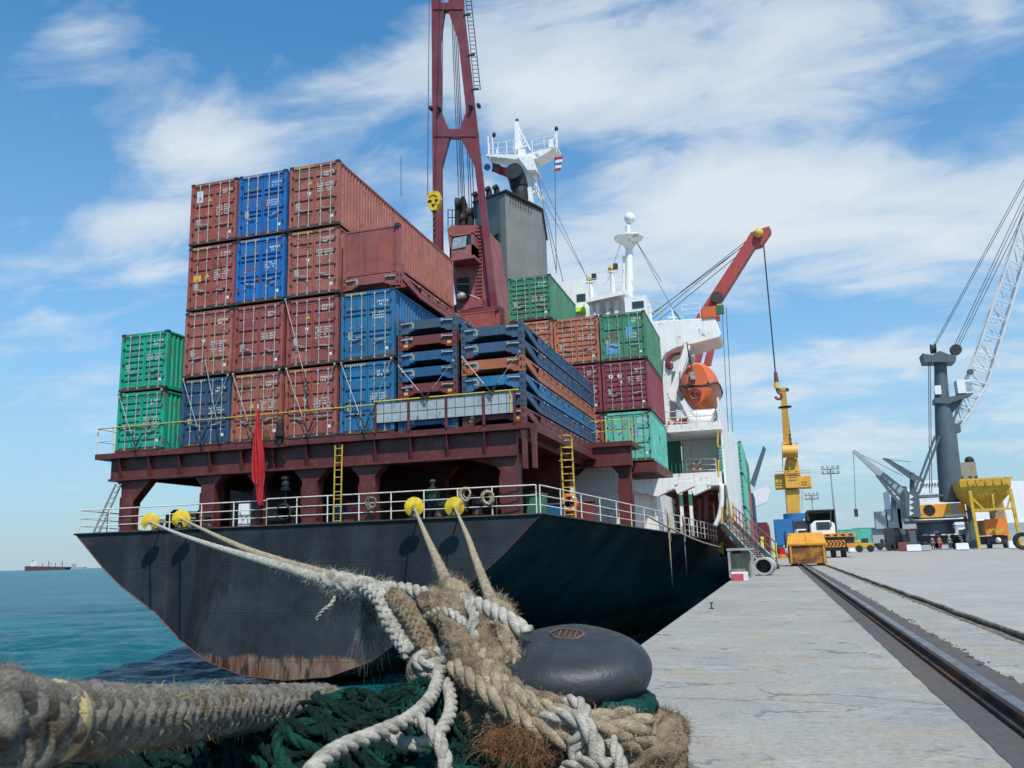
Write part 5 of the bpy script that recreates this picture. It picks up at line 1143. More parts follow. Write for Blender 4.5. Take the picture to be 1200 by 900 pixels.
ch.box((xa, kY - .5, L(985, 629).z), (xb, kY + .6, L(985, 625).z)); ch.box((xa, kY - .5, L(985, 641).z), (L(989, 630).x, kY - .4, L(985, 633).z)); ch.box((L(991, 630).x, kY - .5, L(985, 641).z), (xb, kY - .4, L(985, 637).z))
ch.use('soot_black')
za, zb = L(985, 640.5).z, L(985, 633.5).z
for i in range(5): a = lerp(xa + .05, L(988, 630).x - .3, i / 4); ch.add([(a, kY - .505, za), (a + .16, kY - .505, za), (a + .36, kY - .505, (za + zb) / 2), (a + .16, kY - .505, zb), (a, kY - .505, zb), (a + .2, kY - .505, (za + zb) / 2)], [(0, 1, 2, 5), (5, 2, 3, 4)])
for i in range(4): a = lerp(xa + .1, xb - .5, i / 3); ch.box((a, kY - .505, L(985, 628.2).z), (a + .3, kY - .501, L(985, 626).z))
ch.build('bumper', t)
MB('truck_dark').box((xa, kY - .3, .55), (xb - .1, kY + 6, L(985, 629.3).z)).build('chassis', t)
for x in (xa + .6, L(988, 640).x): wheel(t, x, kY + .3, .52, .4)
wheel(t, x0 + .4, kY + .6, .5, .35)
MB('ship_white').box((L(993, 640).x, kY - .45, .35), (L(1001.5, 640).x, kY + 1.2, 1.05)).build('fuel_tank', t, bevel=.12)
t2 = thing('lorry', 'second white lorry half hidden left of the white cab tipper', 'lorry', (at(940, 640, 84).x, 84, 0))
x0, x1 = at(934.5, 640, 84).x, at(947, 640, 84).x
MB('truck_white').box((x0, 84, .9), (x1 + .6, 86, at(940, 620, 84).z)).build('cab', t2, bevel=.1); MB('truck_dark').box((x0 + .02, 84.6, at(940, 619.8, 84).z), (x1 + .6, 90, at(940, 610, 84).z)).box((x0 + .1, 86.1, .9), (x1 + .5, 90, at(940, 621, 84).z)).build('tipper_body', t2)
MB('glass_dark').box((x0 + .2, 83.97, at(940, 627, 84).z), (x1, 83.996, at(940, 621.5, 84).z)).build('windscreen', t2); MB('dark_steel').tube([(x0 - .2, 84, 2.2), (x0 - .2, 84, 3.4)], .07, 6).build('mirror', t2)
for x in (x0 + .3, x1 + .3): wheel(t2, x, 85, .5, .35)

# shelter frame, red block, pipe
A, B = atz(853.5, 677.5), atz(882.5, 671)
fY_ = 31.0
x0, x1 = at(853.5, 660, fY_).x, at(883, 660, fY_).x; zt = at(868, 645, fY_).z
t = thing('shelter_frame', 'grey steel frame with a beige back board at the quay edge under the gangway', 'frame', ((x0 + x1) / 2, fY_, 0))
mb = MB('galvanised')
for x in (x0, x1 - .08):
    for y in (fY_, fY_ + 1.2): mb.box((x, y, 0), (x + .08, y + .08, zt))
mb.box((x0 - .03, fY_ - .03, zt), (x1 + .03, fY_ + 1.3, zt + .08)); mb.build('frame', t)
bd_ = MB('board_beige').box((x0 + .09, fY_ + .3, .02), ((x0 + x1) / 2 - .006, fY_ + .33, zt - .1)).box(((x0 + x1) / 2 + .006, fY_ + .3, .02), (x1 - .09, fY_ + .33, zt - .1)); bd_.build('back_board', t)
c = atz(866, 680.5); t = thing('concrete_block', 'red and white painted block on the quay edge in front of the grey frame', 'block', (c.x, c.y, 0))
x0, x1 = at(857, 675, c.y).x, at(876.5, 675, c.y).x; zt = at(866, 670.5, c.y).z
MB('block_red').box((x0, c.y, 0), (x1 - .14, c.y + .45, zt - .06)).build('red_part', t, bevel=.01); MB('white_mark').box((x0, c.y, zt - .058), (x1 - .14, c.y + .45, zt)).box((x1 - .139, c.y, 0), (x1, c.y + .45, zt)).build('white_part', t, bevel=.008)
c = atz(895.5, 674.5)
pc = Vector((c.x, c.y, .33)); pd = Vector((.10, 1, 0)).normalized()
t = thing('drain_pipe', 'short thick grey pipe with a black mouth, lying at the gangway foot', 'pipe', (c.x, c.y, 0))
mb = MB('hose_grey'); rws = []
for s_, r in ((.25, .25), (-.02, .26), (-.02, .33), (.1, .335), (.22, .31), (.34, .335), (.46, .31), (.58, .335), (.7, .31), (.82, .335), (.94, .31), (1.06, .335), (1.2, .32)):
    rws.append([pc + pd * s_ + Vector((pd.y, -pd.x, 0)) * math.cos(a) * r * 1.08 + Vector((0, 0, 1)) * math.sin(a) * r * .96 for a in [k * math.pi / 12 for k in range(24)]])
mb.grid(rws, True); mb.build('wall', t, auto=50)
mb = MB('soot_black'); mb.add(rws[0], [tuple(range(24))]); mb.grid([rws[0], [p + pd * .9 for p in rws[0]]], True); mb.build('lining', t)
# gangway
gb, gt = atz(910.5, 662, .18), at(860, 612, 58)
t = thing('gangway', 'ship gangway with orange brown hand rails sloping down to the quay', 'gangway', (gb.x, gb.y, 0))
sd2 = Vector((.8, 0, 0))
mb = MB('barrier_grey'); mb.bar(gb, gt, .06, .38).bar(gb - sd2, gt - sd2, .06, .38); n = 26
for i in range(n): c = gb.lerp(gt, (i + .5) / n) - sd2 / 2; mb.cbox(c, .74, .22, .03)
mb.build('stair', t)
MB('hull_red').prism([gt + Vector((-1.0, 0, -.2)), gt + Vector((-1.0, -.3, -2.2)), gb.lerp(gt, .35) + Vector((-.9, 0, -.3))], (.05, 0, 0)).build('shaded_side', t)  # brown plate added for the shadowed side below the gangway
for off in (Vector((0, 0, 0)), -sd2):
    hr = MB('house_red')
    for h in (1.05, .55): hr.tube([gb + off + Vector((0, 0, h)), gt + off + Vector((0, 0, h))], .035, 6)
    for i in range(11): c = gb.lerp(gt, i / 10) + off; hr.tube([c, c + Vector((0, 0, 1.08))], .032, 6)
    hr.build('handrail', t)
pf_ = MB('barrier_grey').box((gt.x - 1.6, gt.y - .2, gt.z - .12), (gt.x + .05, gt.y + 1.6, gt.z - .03)); pf_.build('landing', t)
nt = MB('rail_yellow').tube([gt + Vector((0, .3, 0)), gt + Vector((0, .3, 1.3))], .05, 6).tube([gt + Vector((.02, 1.2, 0)), gt + Vector((.02, 1.2, 1.3))], .05, 6).tube([gt + Vector((-.7, -.1, 0)), gt + Vector((-.7, -.1, 1.3))], .05, 6).tube([gt + Vector((-1.2, -.1, 0)), gt + Vector((-1.2, -.1, 1.3))], .05, 6); nt.build('post', t)
MB('dark_steel').tube([gb + Vector((-.4, -.25, -.06)), gb + Vector((.1, -.25, -.06))], .12, 10).build('roller', t)
for a, lb in (((909, 661, 636), 'fluorescent yellow marker post right beside the foot of the gangway'), ((894, 652, 629), 'fluorescent yellow marker strip tied to the gangway rail halfway down')):
    px, pb, pt_ = a; y = 45.5 if px > 900 else 49; p, q = at(px, pb, y), at(px - 1, pt_, y)
    mb = MB('high_vis'); mb.bar(p, q, .16, .06); mb.use('port_yellow' if px < 900 else 'deck_green').cbox(p.lerp(q, .2), .2, .08, .22); mb.build('marker_post', loc=p, label=lb, cat='post')
c = atz(834, 713.5); mb = MB('dark_steel').cyl((c.x, c.y, 0), (c.x, c.y, .10), .012, n=6).tube([(c.x - .03, c.y, .1), (c.x + .03, c.y, .1)], .012, 6).cbox((c.x, c.y, .008), .07, .07, .016); mb.build('ring_bolt', label='small rusty ring bolt near the quay edge beyond the bollard', cat='bolt')
bx, by = at(916, 648, 82).x, 82
t = thing('safety_barrel', 'red and yellow safety barrel far along the quay left of the skip', 'barrel', (bx, by, 0)); MB('cloth_orange').lathe([(0, 0), (.36, 0), (.34, .35), (0, .35)], (bx, by, 0), 14).build('lower_half', t); MB('flag_red').lathe([(0, .352), (.33, .352), (.3, .95), (0, .95)], (bx, by, 0), 14).build('upper_half', t)

# rat guards and ship rails are on the hull; mooring lines come with the ropes below
# ---- yellow quay crane on a blue portal
D = 150.0
def z8(x, y, Y=D): return at(880 + x / 3.75, 400 + y / 3.75, Y)
c0 = z8(185, 880)
yc = thing('quay_crane', 'yellow level luffing crane on a blue portal, behind the orange skip', 'crane', (c0.x, D, 0))
pb_ = MB('port_blue'); xl, xr = z8(102, 830).x, z8(232, 830).x; zp = z8(170, 782).z
pb_.box((xl, D - 2, zp - 1.3), (xr, D + 4, zp)); pb_.box((xl, D - 2.003, 0), (xl + 1.2, D - .8, zp - 1.302)).box((xr - 1.2, D - 2.003, 0), (xr, D - .8, zp - 1.302)).box((xl, D + 2.8, 0), (xl + 1.2, D + 4.003, zp - 1.302)).box((xr - 1.2, D + 2.8, 0), (xr, D + 4.003, zp - 1.302))
pb_.box((xl + .2, D - 2.1, zp - 4.2), (xl + 3.2, D - 1.9, zp - 1.31)); pb_.build('portal', yc)
MB('port_blue').lathe([(1.7, 0), (1.7, .9), (1.3, .9)], (z8(190, 780).x, D, zp), 18).build('slewing_ring', yc)
for xx in (xl, xr - 1.2): MB('dark_steel').box((xx - .1, D - 2.4, .12), (xx + 1.3, D - .5, .9)).build('bogie', yc)
clm = MB('port_yellow'); a, b = z8(158, 765), z8(218, 765); a2, b2 = z8(150, 650), z8(214, 650)
clm.prism([a, b, b2, a2], (0, 2.6, 0)); clm.build('column', yc, bevel=.2)
hm = MB('port_yellow'); 
for (xa_, ya_, xb_, yb_, dy) in ((152, 648, 215, 565, -.6), (108, 648, 149, 582, .2), (219, 644, 263, 588, .2)): p, q = z8(xa_, ya_), z8(xb_, yb_); hm.box((p.x, D + dy, p.z), (q.x, D + 3.5 + dy, q.z))
hm.build('machinery_house', yc, bevel=.12)
gl = MB('house_red'); 
for yy in (588, 600, 612): p = z8(165, yy); gl.box((p.x, D - .63, p.z - .06), (z8(200, yy).x, D - .602, p.z + .06))
gl.build('vent', yc)
nk = MB('port_yellow'); nk.prism([z8(146, 565), z8(214, 565), z8(206, 520), z8(168, 500), z8(152, 520)], (0, 2, 0)); nk.build('neck', yc)
dr = MB('port_yellow').tube([z8(138, 484, D - 1), z8(206, 484, D - 1)], 1.05, 20); dr.build('winch_drum', yc, auto=40)
rl_ = MB('port_yellow')
for xx in (140, 170, 203): rl_.tube([z8(xx, 565, D - .8), z8(xx - 2, 440, D - .8)], .09, 6)
for yy in (450, 470): rl_.tube([z8(138, yy, D - .8), z8(203, yy - 4, D - .8)], .08, 6)
for yy in (560, 570): rl_.tube([z8(108, yy + 12, D - .8), z8(262, yy + 6, D - .8)], .06, 6)
rl_.build('handrail', yc)
bm_ = MB('port_yellow'); p, q = z8(163, 470), z8(140, 212)
bm_.bar(p, q + Vector((0, -2, 0)), 1.35, 1.2, .85, .8); bm_.build('boom', yc)
bt = MB('dark_steel'); bt.cbox(z8(143, 214, D - 2), 1.7, .6, .5); 
for (xx, yy) in ((146, 290), (152, 288)): bt.cbox(z8(xx, yy, D - 1.6), 1.9, .5, .3)
for i in range(12): p_ = z8(163 - i * 1.9 + 14 - i * .5, 450 - i * 20, D - 1); bt.cbox(p_, .25, .25, .4)
bt.build('boom_fitting', yc)
for s_ in (1, -1): MB('galvanised').bar(z8(185 + s_ * 40, 655), z8(185 + s_ * 40, 740 if s_ > 0 else 660), .12).build('ladder', yc)

# ---- light masts
def light_mast(px, pb, pt_, Y, w, lb, n=4):
    p = at(px, pb, Y); q = at(px - (pb - pt_) * .065, pt_, Y); p = Vector((q.x, Y, 0))
    t = thing('light_mast', lb, 'light mast', p, 'floodlight masts')
    MB('far_grey').tube([p, q], [.32, .16], 10).build('pole', t)
    s_ = w * Y / 1000; hd = MB('dark_steel').box((q.x - s_ / 2, Y - .1, q.z - .1), (q.x + s_ / 2, Y + .1, q.z + .05)); hd.box((q.x - s_ / 2, Y - .1, q.z + .95), (q.x + s_ / 2, Y + .1, q.z + 1.1)); hd.tube([q, q + Vector((0, 0, 1.1))], .12, 6); hd.build('head_frame', t)
    for i in range(n):
        for j in (0, 1):
            c = Vector((lerp(q.x - s_ / 2 + .2, q.x + s_ / 2 - .2, i / (n - 1)), Y - .3, q.z + .35 + j * 1.15)); MB('far_grey').cbox(c, .6, .5, .6).build('floodlight', t)
light_mast(979, 640, 555, 210, 18, 'taller floodlight mast with a wide square head, above the lorry')
light_mast(955, 640, 585, 250, 14, 'shorter floodlight mast right of the yellow crane column')

# ---- mobile harbour crane
D2 = 128.0
def m(px, py, dy=0.0): return at(px, py, D2 + dy)
mc = thing('mobile_harbour_crane', 'grey mobile harbour crane with white lattice jib at the right edge', 'crane', (m(1112, 640).x, D2, 0))
def ptube(parent, name, mat, pts, n=22): 
    """a round column from (px left, px right, py) slices"""
    mb = MB(mat); P = [m((a + b) / 2, y) for a, b, y in pts]; R = [(m(b, y) - m(a, y)).length / 2 for a, b, y in pts]
    return mb.tube(P, R, n).build(name, parent, auto=40)
ptube(mc, 'tower', 'mast_grey', [(1101, 1129, 588), (1099, 1127, 560), (1096, 1121.5, 512), (1095, 1113, 470), (1094.8, 1110, 440), (1094.6, 1109.5, 424)])
hd = MB('mast_grey'); hd.prism([m(1081, 414, -1.5), m(1084, 424, -1.5), m(1120, 424, -1.5), m(1121, 416, -1.5), m(1112, 415, -1.5), m(1101, 411, -1.5), m(1092, 416, -1.5)], (0, 3, 0)); hd.build('tower_head', mc)
for px, py in ((1093.5, 409), (1120, 410)): MB('dark_steel').lathe([(0, -.3), (.75, -.3), (.6, -.12), (.6, .12), (.75, .3), (0, .3)], m(px, py, 0), 18, 'X' if px < 1100 else 'Y').build('sheave', mc, auto=40)
cbk = MB('mast_grey'); cbk.prism([m(1096, 466, -1.2), m(1096, 472, -1.2), m(1112, 473, -1.2), m(1140, 462, -1.2), m(1140, 460, -1.2), m(1112, 465, -1.2)], (0, 2.4, 0)); cbk.bar(m(1124, 468), m(1113, 482), .8); cbk.build('cab_platform', mc)
q0, q1 = m(1123, 461, -1), m(1139, 444, -1)
MB('far_white').box((q0.x, D2 - 1, q0.z), (q0.x + 1.0, D2 + 1, q1.z)).box((q0.x + 1.001, D2 - .6, q1.z - .25), (q1.x, D2 + 1, q1.z)).box((q0.x + 1.001, D2 - .6, q0.z), (q1.x, D2 + 1, q0.z + .2)).build('cab', mc); MB('glass_pale').box((q0.x + 1.01, D2 - .58, q0.z + .21), (q1.x - .02, D2 + .9, q1.z - .26)).build('cab_glass', mc)
railing([m(1112, 464, -1), m(1123, 461, -1)], 1.3, 'far_grey', parent=mc, gap=1.0)
MB('far_white').cbox(m(1099, 457, -1.3), .8, .3, 1.2).build('sign_box', mc)
# lattice jib
jb = MB('pale_steel')
lowc = [m(1121, 507), m(1140, 480), m(1157, 450), m(1167, 420), m(1180, 376), m(1192, 337), m(1206, 290), m(1230, 210)]
upc = [m(1119, 498), m(1128, 466), m(1136, 437), m(1149, 403), m(1163, 360), m(1178, 318), m(1196, 265), m(1222, 190)]
for off in (0, 2.0):
    o_ = Vector((0, off, 0))
    jb.tube([p + o_ for p in lowc], .17, 8).tube([p + o_ for p in upc], .15, 8)
    nl = 2
    for i in range(len(lowc) - 1):
        for j in range(2):
            a = lowc[i].lerp(lowc[i + 1], j / 2); b = upc[i].lerp(upc[i + 1], (j + .5) / 2); c = lowc[i].lerp(lowc[i + 1], (j + 1) / 2)
            jb.tube([a + o_, b + o_], .075, 5).tube([b + o_, c + o_], .075, 5)
for i in range(len(lowc)): jb.tube([lowc[i], lowc[i] + Vector((0, 2, 0))], .08, 5).tube([upc[i], upc[i] + Vector((0, 2, 0))], .08, 5).tube([upc[i], lowc[i] + Vector((0, 2, 0))], .06, 5)
jb.build('jib', mc)
jf = MB('mast_grey'); jf.cbox(m(1137, 436), .6, 1.2, .6); jf.cbox(m(1120, 502), .9, 1.6, 1.2); jf.build('jib_joint', mc)
wr = MB('cable_black')
for (x, y), (x2, y2) in (((1094, 405), (1206, 200)), ((1096, 405), (1209, 200)), ((1118, 406), (1212, 205)), ((1121, 406), (1216, 205)), ((1123, 408), (1222, 205))): wr.tube([m(x, y), m(x2, y2)], .045, 5)
wr.tube([m(1088, 425), m(1089.5, 578)], .05, 5).tube([m(1090, 425), m(1092, 578)], .05, 5); wr.build('hoist_wire', mc)
sx = MB('mast_grey')
sx.bar(m(1101, 511, -1.2), m(1076.5, 579, -1.2), .3, .3); MB('mast_grey').bar(m(1096, 511, -1.2), m(1071, 579, -1.2), .28, .28).build('luffing_strut', mc)
sx.build('luffing_strut', mc)
hs = MB('house_orange'); q0, q1 = m(1076, 607.5, -2), m(1130, 589, -2); hs.box((q0.x, D2 - 2, q0.z), (q1.x, D2 + 3, q1.z)); hs.build('machinery_house', mc, bevel=.08)
dk = MB('soot_black'); c = m(1089, 598, -2); dk.lathe([(.02, -.02), (.75, -.02), (.75, 0)], Vector((c.x, D2 - 2.003, c.z)), 18, 'Y'); dk.build('exhaust_opening', mc)
MB('grey_mark').box((m(1112, 603).x, D2 - 2.03, m(1112, 603).z), (m(1120, 603).x, D2 - 2.003, m(1112, 591).z)).build('panel', mc)
MB('white_mark').box((m(1104, 607).x, D2 - 2.03, m(1104, 606.5).z), (m(1129, 603).x, D2 - 2.003, m(1104, 603.5).z)).build('stripe', mc)
gb_ = MB('mast_grey'); q0, q1 = m(1063, 606, -2), m(1075.5, 576, -2); gb_.box((q0.x, D2 - 2.2, q0.z), (q1.x, D2 + 3, q1.z)); q0, q1 = m(1073, 583, -1), m(1115, 577, -1); gb_.box((q0.x, D2 - 1, q0.z), (q1.x, D2 + 2, q0.z + .3)); gb_.build('slewing_platform', mc)
sw_ = MB('white_mark')
for i in range(4): y = 579 + i * 6.5; sw_.prism([m(1066, y, -2.26), m(1071, y + 3, -2.26), m(1066, y + 6, -2.26)], (0, .03, 0))
sw_.build('chevron_plate', mc)
railing([m(1076, 588, -1.5), m(1100, 588, -1.5)], 1.1, 'far_grey', parent=mc, gap=.9)
uc = MB('truck_dark'); q0, q1 = m(1066, 613, -2), m(1138, 607.6, -2); uc.box((q0.x, D2 - 2.4, q0.z), (q1.x, D2 + 3.4, q1.z)); q0, q1 = m(1068, 634, -1), m(1140, 626, -1); uc.box((q0.x, D2 - 1, .9), (q1.x, D2 + 3, q1.z)); uc.build('undercarriage', mc)
MB('mast_grey').lathe([(2.2, 0), (2.35, .1), (2.35, 1.5), (2.0, 1.7)], (m(1098, 625).x, D2 + .5, m(1098, 626).z), 24).build('slewing_drum', mc, auto=40)
for px in (1074, 1082, 1118, 1126): wheel(mc, m(px, 636).x, D2 - .6, .7, .5)
og = MB('mast_grey'); 
for px in (1068, 1132): og = MB('mast_grey'); og.box((m(px, 640).x - .4, D2 - 2.5, .26), (m(px, 640).x + .4, D2 - 1.9, 2.6)); og.box((m(px, 640).x - .9, D2 - 2.8, .006), (m(px, 640).x + .9, D2 - 1.5, .28)); og.build('outrigger', mc)
og = MB('mast_grey'); og.box((m(1129, 600).x, D2 - 2.6, .3), (m(1136, 600).x, D2 - 2.1, m(1130, 585).z)); og.build('support_post', mc)
lad_ = MB('white_mark'); 
for i in range(7): y = 614 + i * 3.4; lad_.bar(m(1116 + i * 1.6, y, -2.5), m(1121 + i * 1.6, y + 2.5, -2.5), .35, .1)
lad_.build('access_stair', mc)

# ---- yellow hopper
D3 = 121.0
h = lambda px, py, dy=0: at(px, py, D3 + dy)
ht = thing('hopper', 'yellow bulk cargo hopper on four legs at the right edge', 'hopper', (h(1165, 638).x, D3, 0))
hb_ = MB('hopper_yellow')
xl, xr = h(1126, 570).x, h(1187, 570).x; z3, z2, z1, z0 = h(1156, 564).z, h(1156, 574).z, h(1156, 579).z, h(1156, 598).z
cx = (xl + xr) / 2
rings = []
for z, w_ in ((z3 + .25, .5), (z2 + .35, .49), (z2, .455), (z1, .45), (z0, .17)):
    ww = (xr - xl) * w_; rings.append([(cx - ww, D3 + 3 - ww * .85, z), (cx + ww, D3 + 3 - ww * .85, z), (cx + ww, D3 + 3 + ww * .85, z), (cx - ww, D3 + 3 + ww * .85, z)])
hb_.grid(rings, True); hb_.build('bin', ht)
rb_ = MB('hopper_yellow')
for i in range(1, 6): 
    a = Vector(rings[0][0]).lerp(Vector(rings[0][1]), i / 6); b = Vector(rings[1][0]).lerp(Vector(rings[1][1]), i / 6); rb_.bar(a + Vector((0, -.06, 0)), b + Vector((0, -.06, 0)), .12, .12)
    a = Vector(rings[3][0]).lerp(Vector(rings[3][1]), i / 6); b = Vector(rings[4][0]).lerp(Vector(rings[4][1]), i / 6); rb_.bar(a + Vector((0, -.06, 0)), b + Vector((0, -.06, 0)), .12, .12)
rb_.box((xl - .05, D3 - .2, z3 + .2), (xr + .05, D3 + .05, z3 + .42)); rb_.build('stiffener', ht)
fl_, fr_ = h(1140, 600).x, h(1188, 600).x
for xx in (fl_, fr_):
    for yy in (D3 + .2, D3 + 5.6): MB('hopper_yellow').bar((xx + (.35 if xx > cx else .25), yy, .004), (xx, yy, z2), .36, .36).build('leg', ht)
br = MB('hopper_yellow'); zc = h(1156, 597).z
br.box((fl_, D3 + .1, zc - .12), (fr_, D3 + .3, zc + .12)).box((fl_, D3 + 5.5, zc - .12), (fr_, D3 + 5.7, zc + .12)).bar((fl_, D3 + .2, z1 - .2), (cx - .6, D3 + .3, zc), .2).bar((fr_, D3 + .2, z1 - .2), (cx + 2, D3 + .3, zc), .2); br.bar((cx + .6, D3 + .4, zc), (cx + .6, D3 + .4, z1), .2)
br.build('brace', ht)
MB('board_beige').box((fr_ - 1.6, D3 + 5.2, 0.9), (fr_ + .1, D3 + 5.4, z1)).build('back_screen', ht)
# tipper lorry under the hopper
D4 = 124.0
x0, x1 = at(1155, 620, D4).x, at(1181.5, 620, D4).x
t = thing('lorry', 'lorry with an orange tailgate standing under the yellow hopper', 'lorry', ((x0 + x1) / 2, D4, 0))
MB('cloth_orange').box((x0, D4, at(1168, 627, D4).z), (x1, D4 + .15, at(1168, 608, D4).z)).build('tailgate', t); MB('truck_orange').box((x0 + .02, D4 + .16, at(1168, 627, D4).z), (x1 - .02, D4 + 5.5, at(1168, 609, D4).z)).build('body', t)
mk = MB('hopper_yellow')
for i in range(9): mk.box((lerp(x0 + .3, x1 - .5, i / 8.6), D4 - .02, at(1168, 624.5, D4).z), (lerp(x0 + .3, x1 - .5, i / 8.6) + .2, D4 - .003, at(1168, 619 + i % 2, D4).z))
mk.build('tail_marking', t)
MB('truck_dark').box((x0 + .1, D4 + .3, .5), (x1 - .1, D4 + 5.4, at(1168, 628, D4).z)).build('chassis', t); MB('ship_white').ball(((x0 + x1) / 2, D4 + .1, 1.0), .35, .3, .35, 10, 8).build('air_tank', t)
for x in (x0 + .35, x1 - .35): wheel(t, x, D4 + .7, .55, .5)
t = thing('lorry_cab', 'white tractor unit seen behind the hopper legs', 'lorry', (h(1172, 600).x, D3 + 14, 0)); q = h(1174, 600).x; MB('truck_white').box((q - 1.1, D3 + 13, .9), (q + 1.3, D3 + 15, 3.9)).build('cab', t, bevel=.1); MB('glass_dark').box((q - .9, D3 + 12.97, 2.3), (q + .9, D3 + 12.996, 3.4)).build('windscreen', t)
for x in (q - .8, q + 1.0): wheel(t, x, D3 + 14, .5, .4)
mb = MB('tyre_black').lathe([(.45, -.2), (.75, -.3), (.85, -.15), (.85, .15), (.75, .3), (.45, .2)], (at(1199.5, 641, 95).x, 95, .86), 20, 'Y'); mb.build('fender_tyre', label='big black tyre lying upright at the right edge of the yard', cat='tyre', auto=40)

# ---- bulk carrier behind the yard
DS = 270.0
s = lambda px, py, dy=0: at(px, py, DS + dy)
bs = thing('bulk_carrier', 'pale bulk carrier with grey deck cranes far behind the yard', 'ship', (s(1080, 636).x, DS, -1))
MB('far_grey').box((s(1022, 640).x, DS, -3), (s(1260, 640).x, DS + 26, s(1060, 617).z)).build('hull', bs)
sup = MB('far_white')
for a in ((1044, 590, 1105, 571), (1076, 571.5, 1104, 562), (1104, 590, 1200, 563)): p, q = s(a[0], a[1], 2), s(a[2], a[3], 2); sup.box((p.x, DS + 2 + a[3] % 7 * .13, s(1060, 619).z), (q.x, DS + 18 + a[3] % 5 * .2, q.z))
sup.build('superstructure', bs)
MB('board_beige').box((s(1126, 563).x, DS + 3, s(1126, 563.5).z), (s(1149, 563).x, DS + 14, s(1126, 541).z)).build('funnel', bs); MB('soot_black').ball(s(1136, 540, 5), 1.3, 1.3, 1.3, 10, 8).build('exhaust_pipe', bs)
for px in (1128, 1138, 1145): MB('glass_dark').box((s(px, 562).x, DS + 2.95, s(px, 562).z), (s(px + 4, 562).x, DS + 2.996, s(px, 557).z)).build('window', bs)
wn = MB('glass_dark')
for i in range(7): wn.box((s(1080 + i * 3.4, 571).x, DS + 1.96, s(1080, 569).z), (s(1082 + i * 3.4, 571).x, DS + 1.996, s(1080, 566.5).z))
wn.build('bridge_window', bs)
for (xa_, xb_, ya_) in ((1027, 1039, 599), (1040, 1055, 596), (1054, 1075, 588)): p, q = s(xa_, 620, -3), s(xb_, ya_, -3); MB('far_grey').box((p.x, DS - 3, p.z), (q.x, DS - .1, q.z)).build('cargo_grab', bs)
for i, (tip, base, dbl, ped) in enumerate((((1000, 528), (1060, 580), 0, (1056, 1063)), ((1038, 538), (1078, 564), 1, (1066, 1072)), ((1030, 558), (1060, 592), 1, (1044, 1050)))):
    dy = -5 - i * 4
    cr = MB('mast_grey' if i else 'far_grey'); pb2, pt2 = s((ped[0] + ped[1]) / 2, 612, dy), s((ped[0] + ped[1]) / 2, base[1] - 10, dy); cr.tube([pb2, pt2], (s(ped[1], 600, dy) - s(ped[0], 600, dy)).length / 2, 12); cr = cr.build('deck_crane', bs)
    jb = MB('far_grey' if not i else 'mast_grey'); a, b = s(*tip, dy), s(*base, dy)
    if not dbl: jb.bar(b, a, 2.6, 2.6, .9, .9)
    else:
        for o_ in (-1.1, 1.1): jb.bar(b + Vector((o_, o_, 0)), a + Vector((o_ * .5, o_, 0)), .9, .9, .6, .6)
        for k in range(6): q = a.lerp(b, k / 6); jb.bar(q + Vector((-.8, -1.1, 0)), q + Vector((.8, 1.1, 0)), .4)
    jb.build('jib', cr)
    wr = MB('cable_black').tube([a, pt2 + Vector((0, 0, 3))], .07, 4); 
    if i == 0: wr.tube([a, s(1003, 604, dy)], .07, 4); wr.cbox(s(1003.2, 601, dy), 1.0, .6, 2.2)
    wr.build('wire', cr)
# ship moored ahead
DA = 185.0
n_ = lambda px, py, dy=0: at(px, py, DA + dy)
ms_ = thing('moored_ship', 'other ship moored ahead, with one grey and one pale crane jib', 'ship', (-20, DA, -3))
MB('hull_red').box((-32, DA, -5), (n_(898, 600).x, DA + 90, n_(898, 612).z)).build('hull', ms_)
cr = MB('far_white').prism([n_(878, 597), n_(899, 588), n_(903, 575), n_(899, 570), n_(885, 574), n_(878, 580)], (0, 2, 0)).build('deck_crane', ms_)
MB('mast_grey').prism([n_(879, 566, 4), n_(884, 571, 4), n_(897.5, 526, 4), n_(894.5, 522, 4)], (0, 1.5, 0)).build('jib', cr)
MB('pale_steel').prism([n_(886, 590, 6), n_(893, 592, 6), n_(908.5, 546, 6), n_(907, 545, 6)], (0, 1, 0)).build('jib', cr)
# ---- vehicles and boxes far on the yard
def lorry_far(px0, px1, Y, cab_mat, body_mat, lb, h1=2.4, bed=True):
    a, b = at(px0, 630, Y).x, at(px1, 630, Y).x
    t = thing('lorry', lb, 'lorry', ((a + b) / 2, Y, 0), 'lorries on the far yard')
    MB('truck_dark').box((a, Y, .6), (b, Y + 2.2, 1.1)).build('chassis', t); MB(body_mat).box((a + .1, Y + .05, 1.102), (b - 2.4, Y + 2.15, 1.1 + h1)).build('load', t)
    MB(cab_mat).prism([(b - 2.1, Y, 1.102), (b, Y, 1.102), (b, Y, 2.0), (b - .4, Y, 3.1), (b - 2.1, Y, 3.1)], (0, 2.2, 0)).build('cab', t, bevel=.06); MB('glass_dark').box((b - 1.4, Y - .02, 2.05), (b - .5, Y - .003, 2.8)).build('cab_window', t)
    for x in (a + 1, a + 2.3, b - 1.1):
        mb = MB('tyre_black').lathe([(0, -.2), (.5, -.2), (.52, 0), (.5, .2), (0, .2)], (x, Y + .1, .53), 14, 'Y'); mb.build('wheel', t)
lorry_far(1022, 1056, 150, 'truck_dark', 'far_grey', 'lorry with a long grey load behind the yellow loader', 1.3)
lorry_far(1046, 1082, 143, 'flat_red_paint', 'truck_dark', 'dark lorry with a dull red cab left of the harbour crane undercarriage', 1.2)
lorry_far(1078, 1108, 146, 'truck_white', 'truck_dark', 'dark lorry with a white cab under the harbour crane', 1.0)
lorry_far(1106, 1136, 150, 'truck_white', 'far_grey', 'white cabbed lorry between the harbour crane and hopper', 1.2)
lorry_far(1032, 1058, 128, 'truck_dark', 'dark_steel', 'low dark lorry right beside the yellow loader', .5)
c = at(1012, 640, 120)
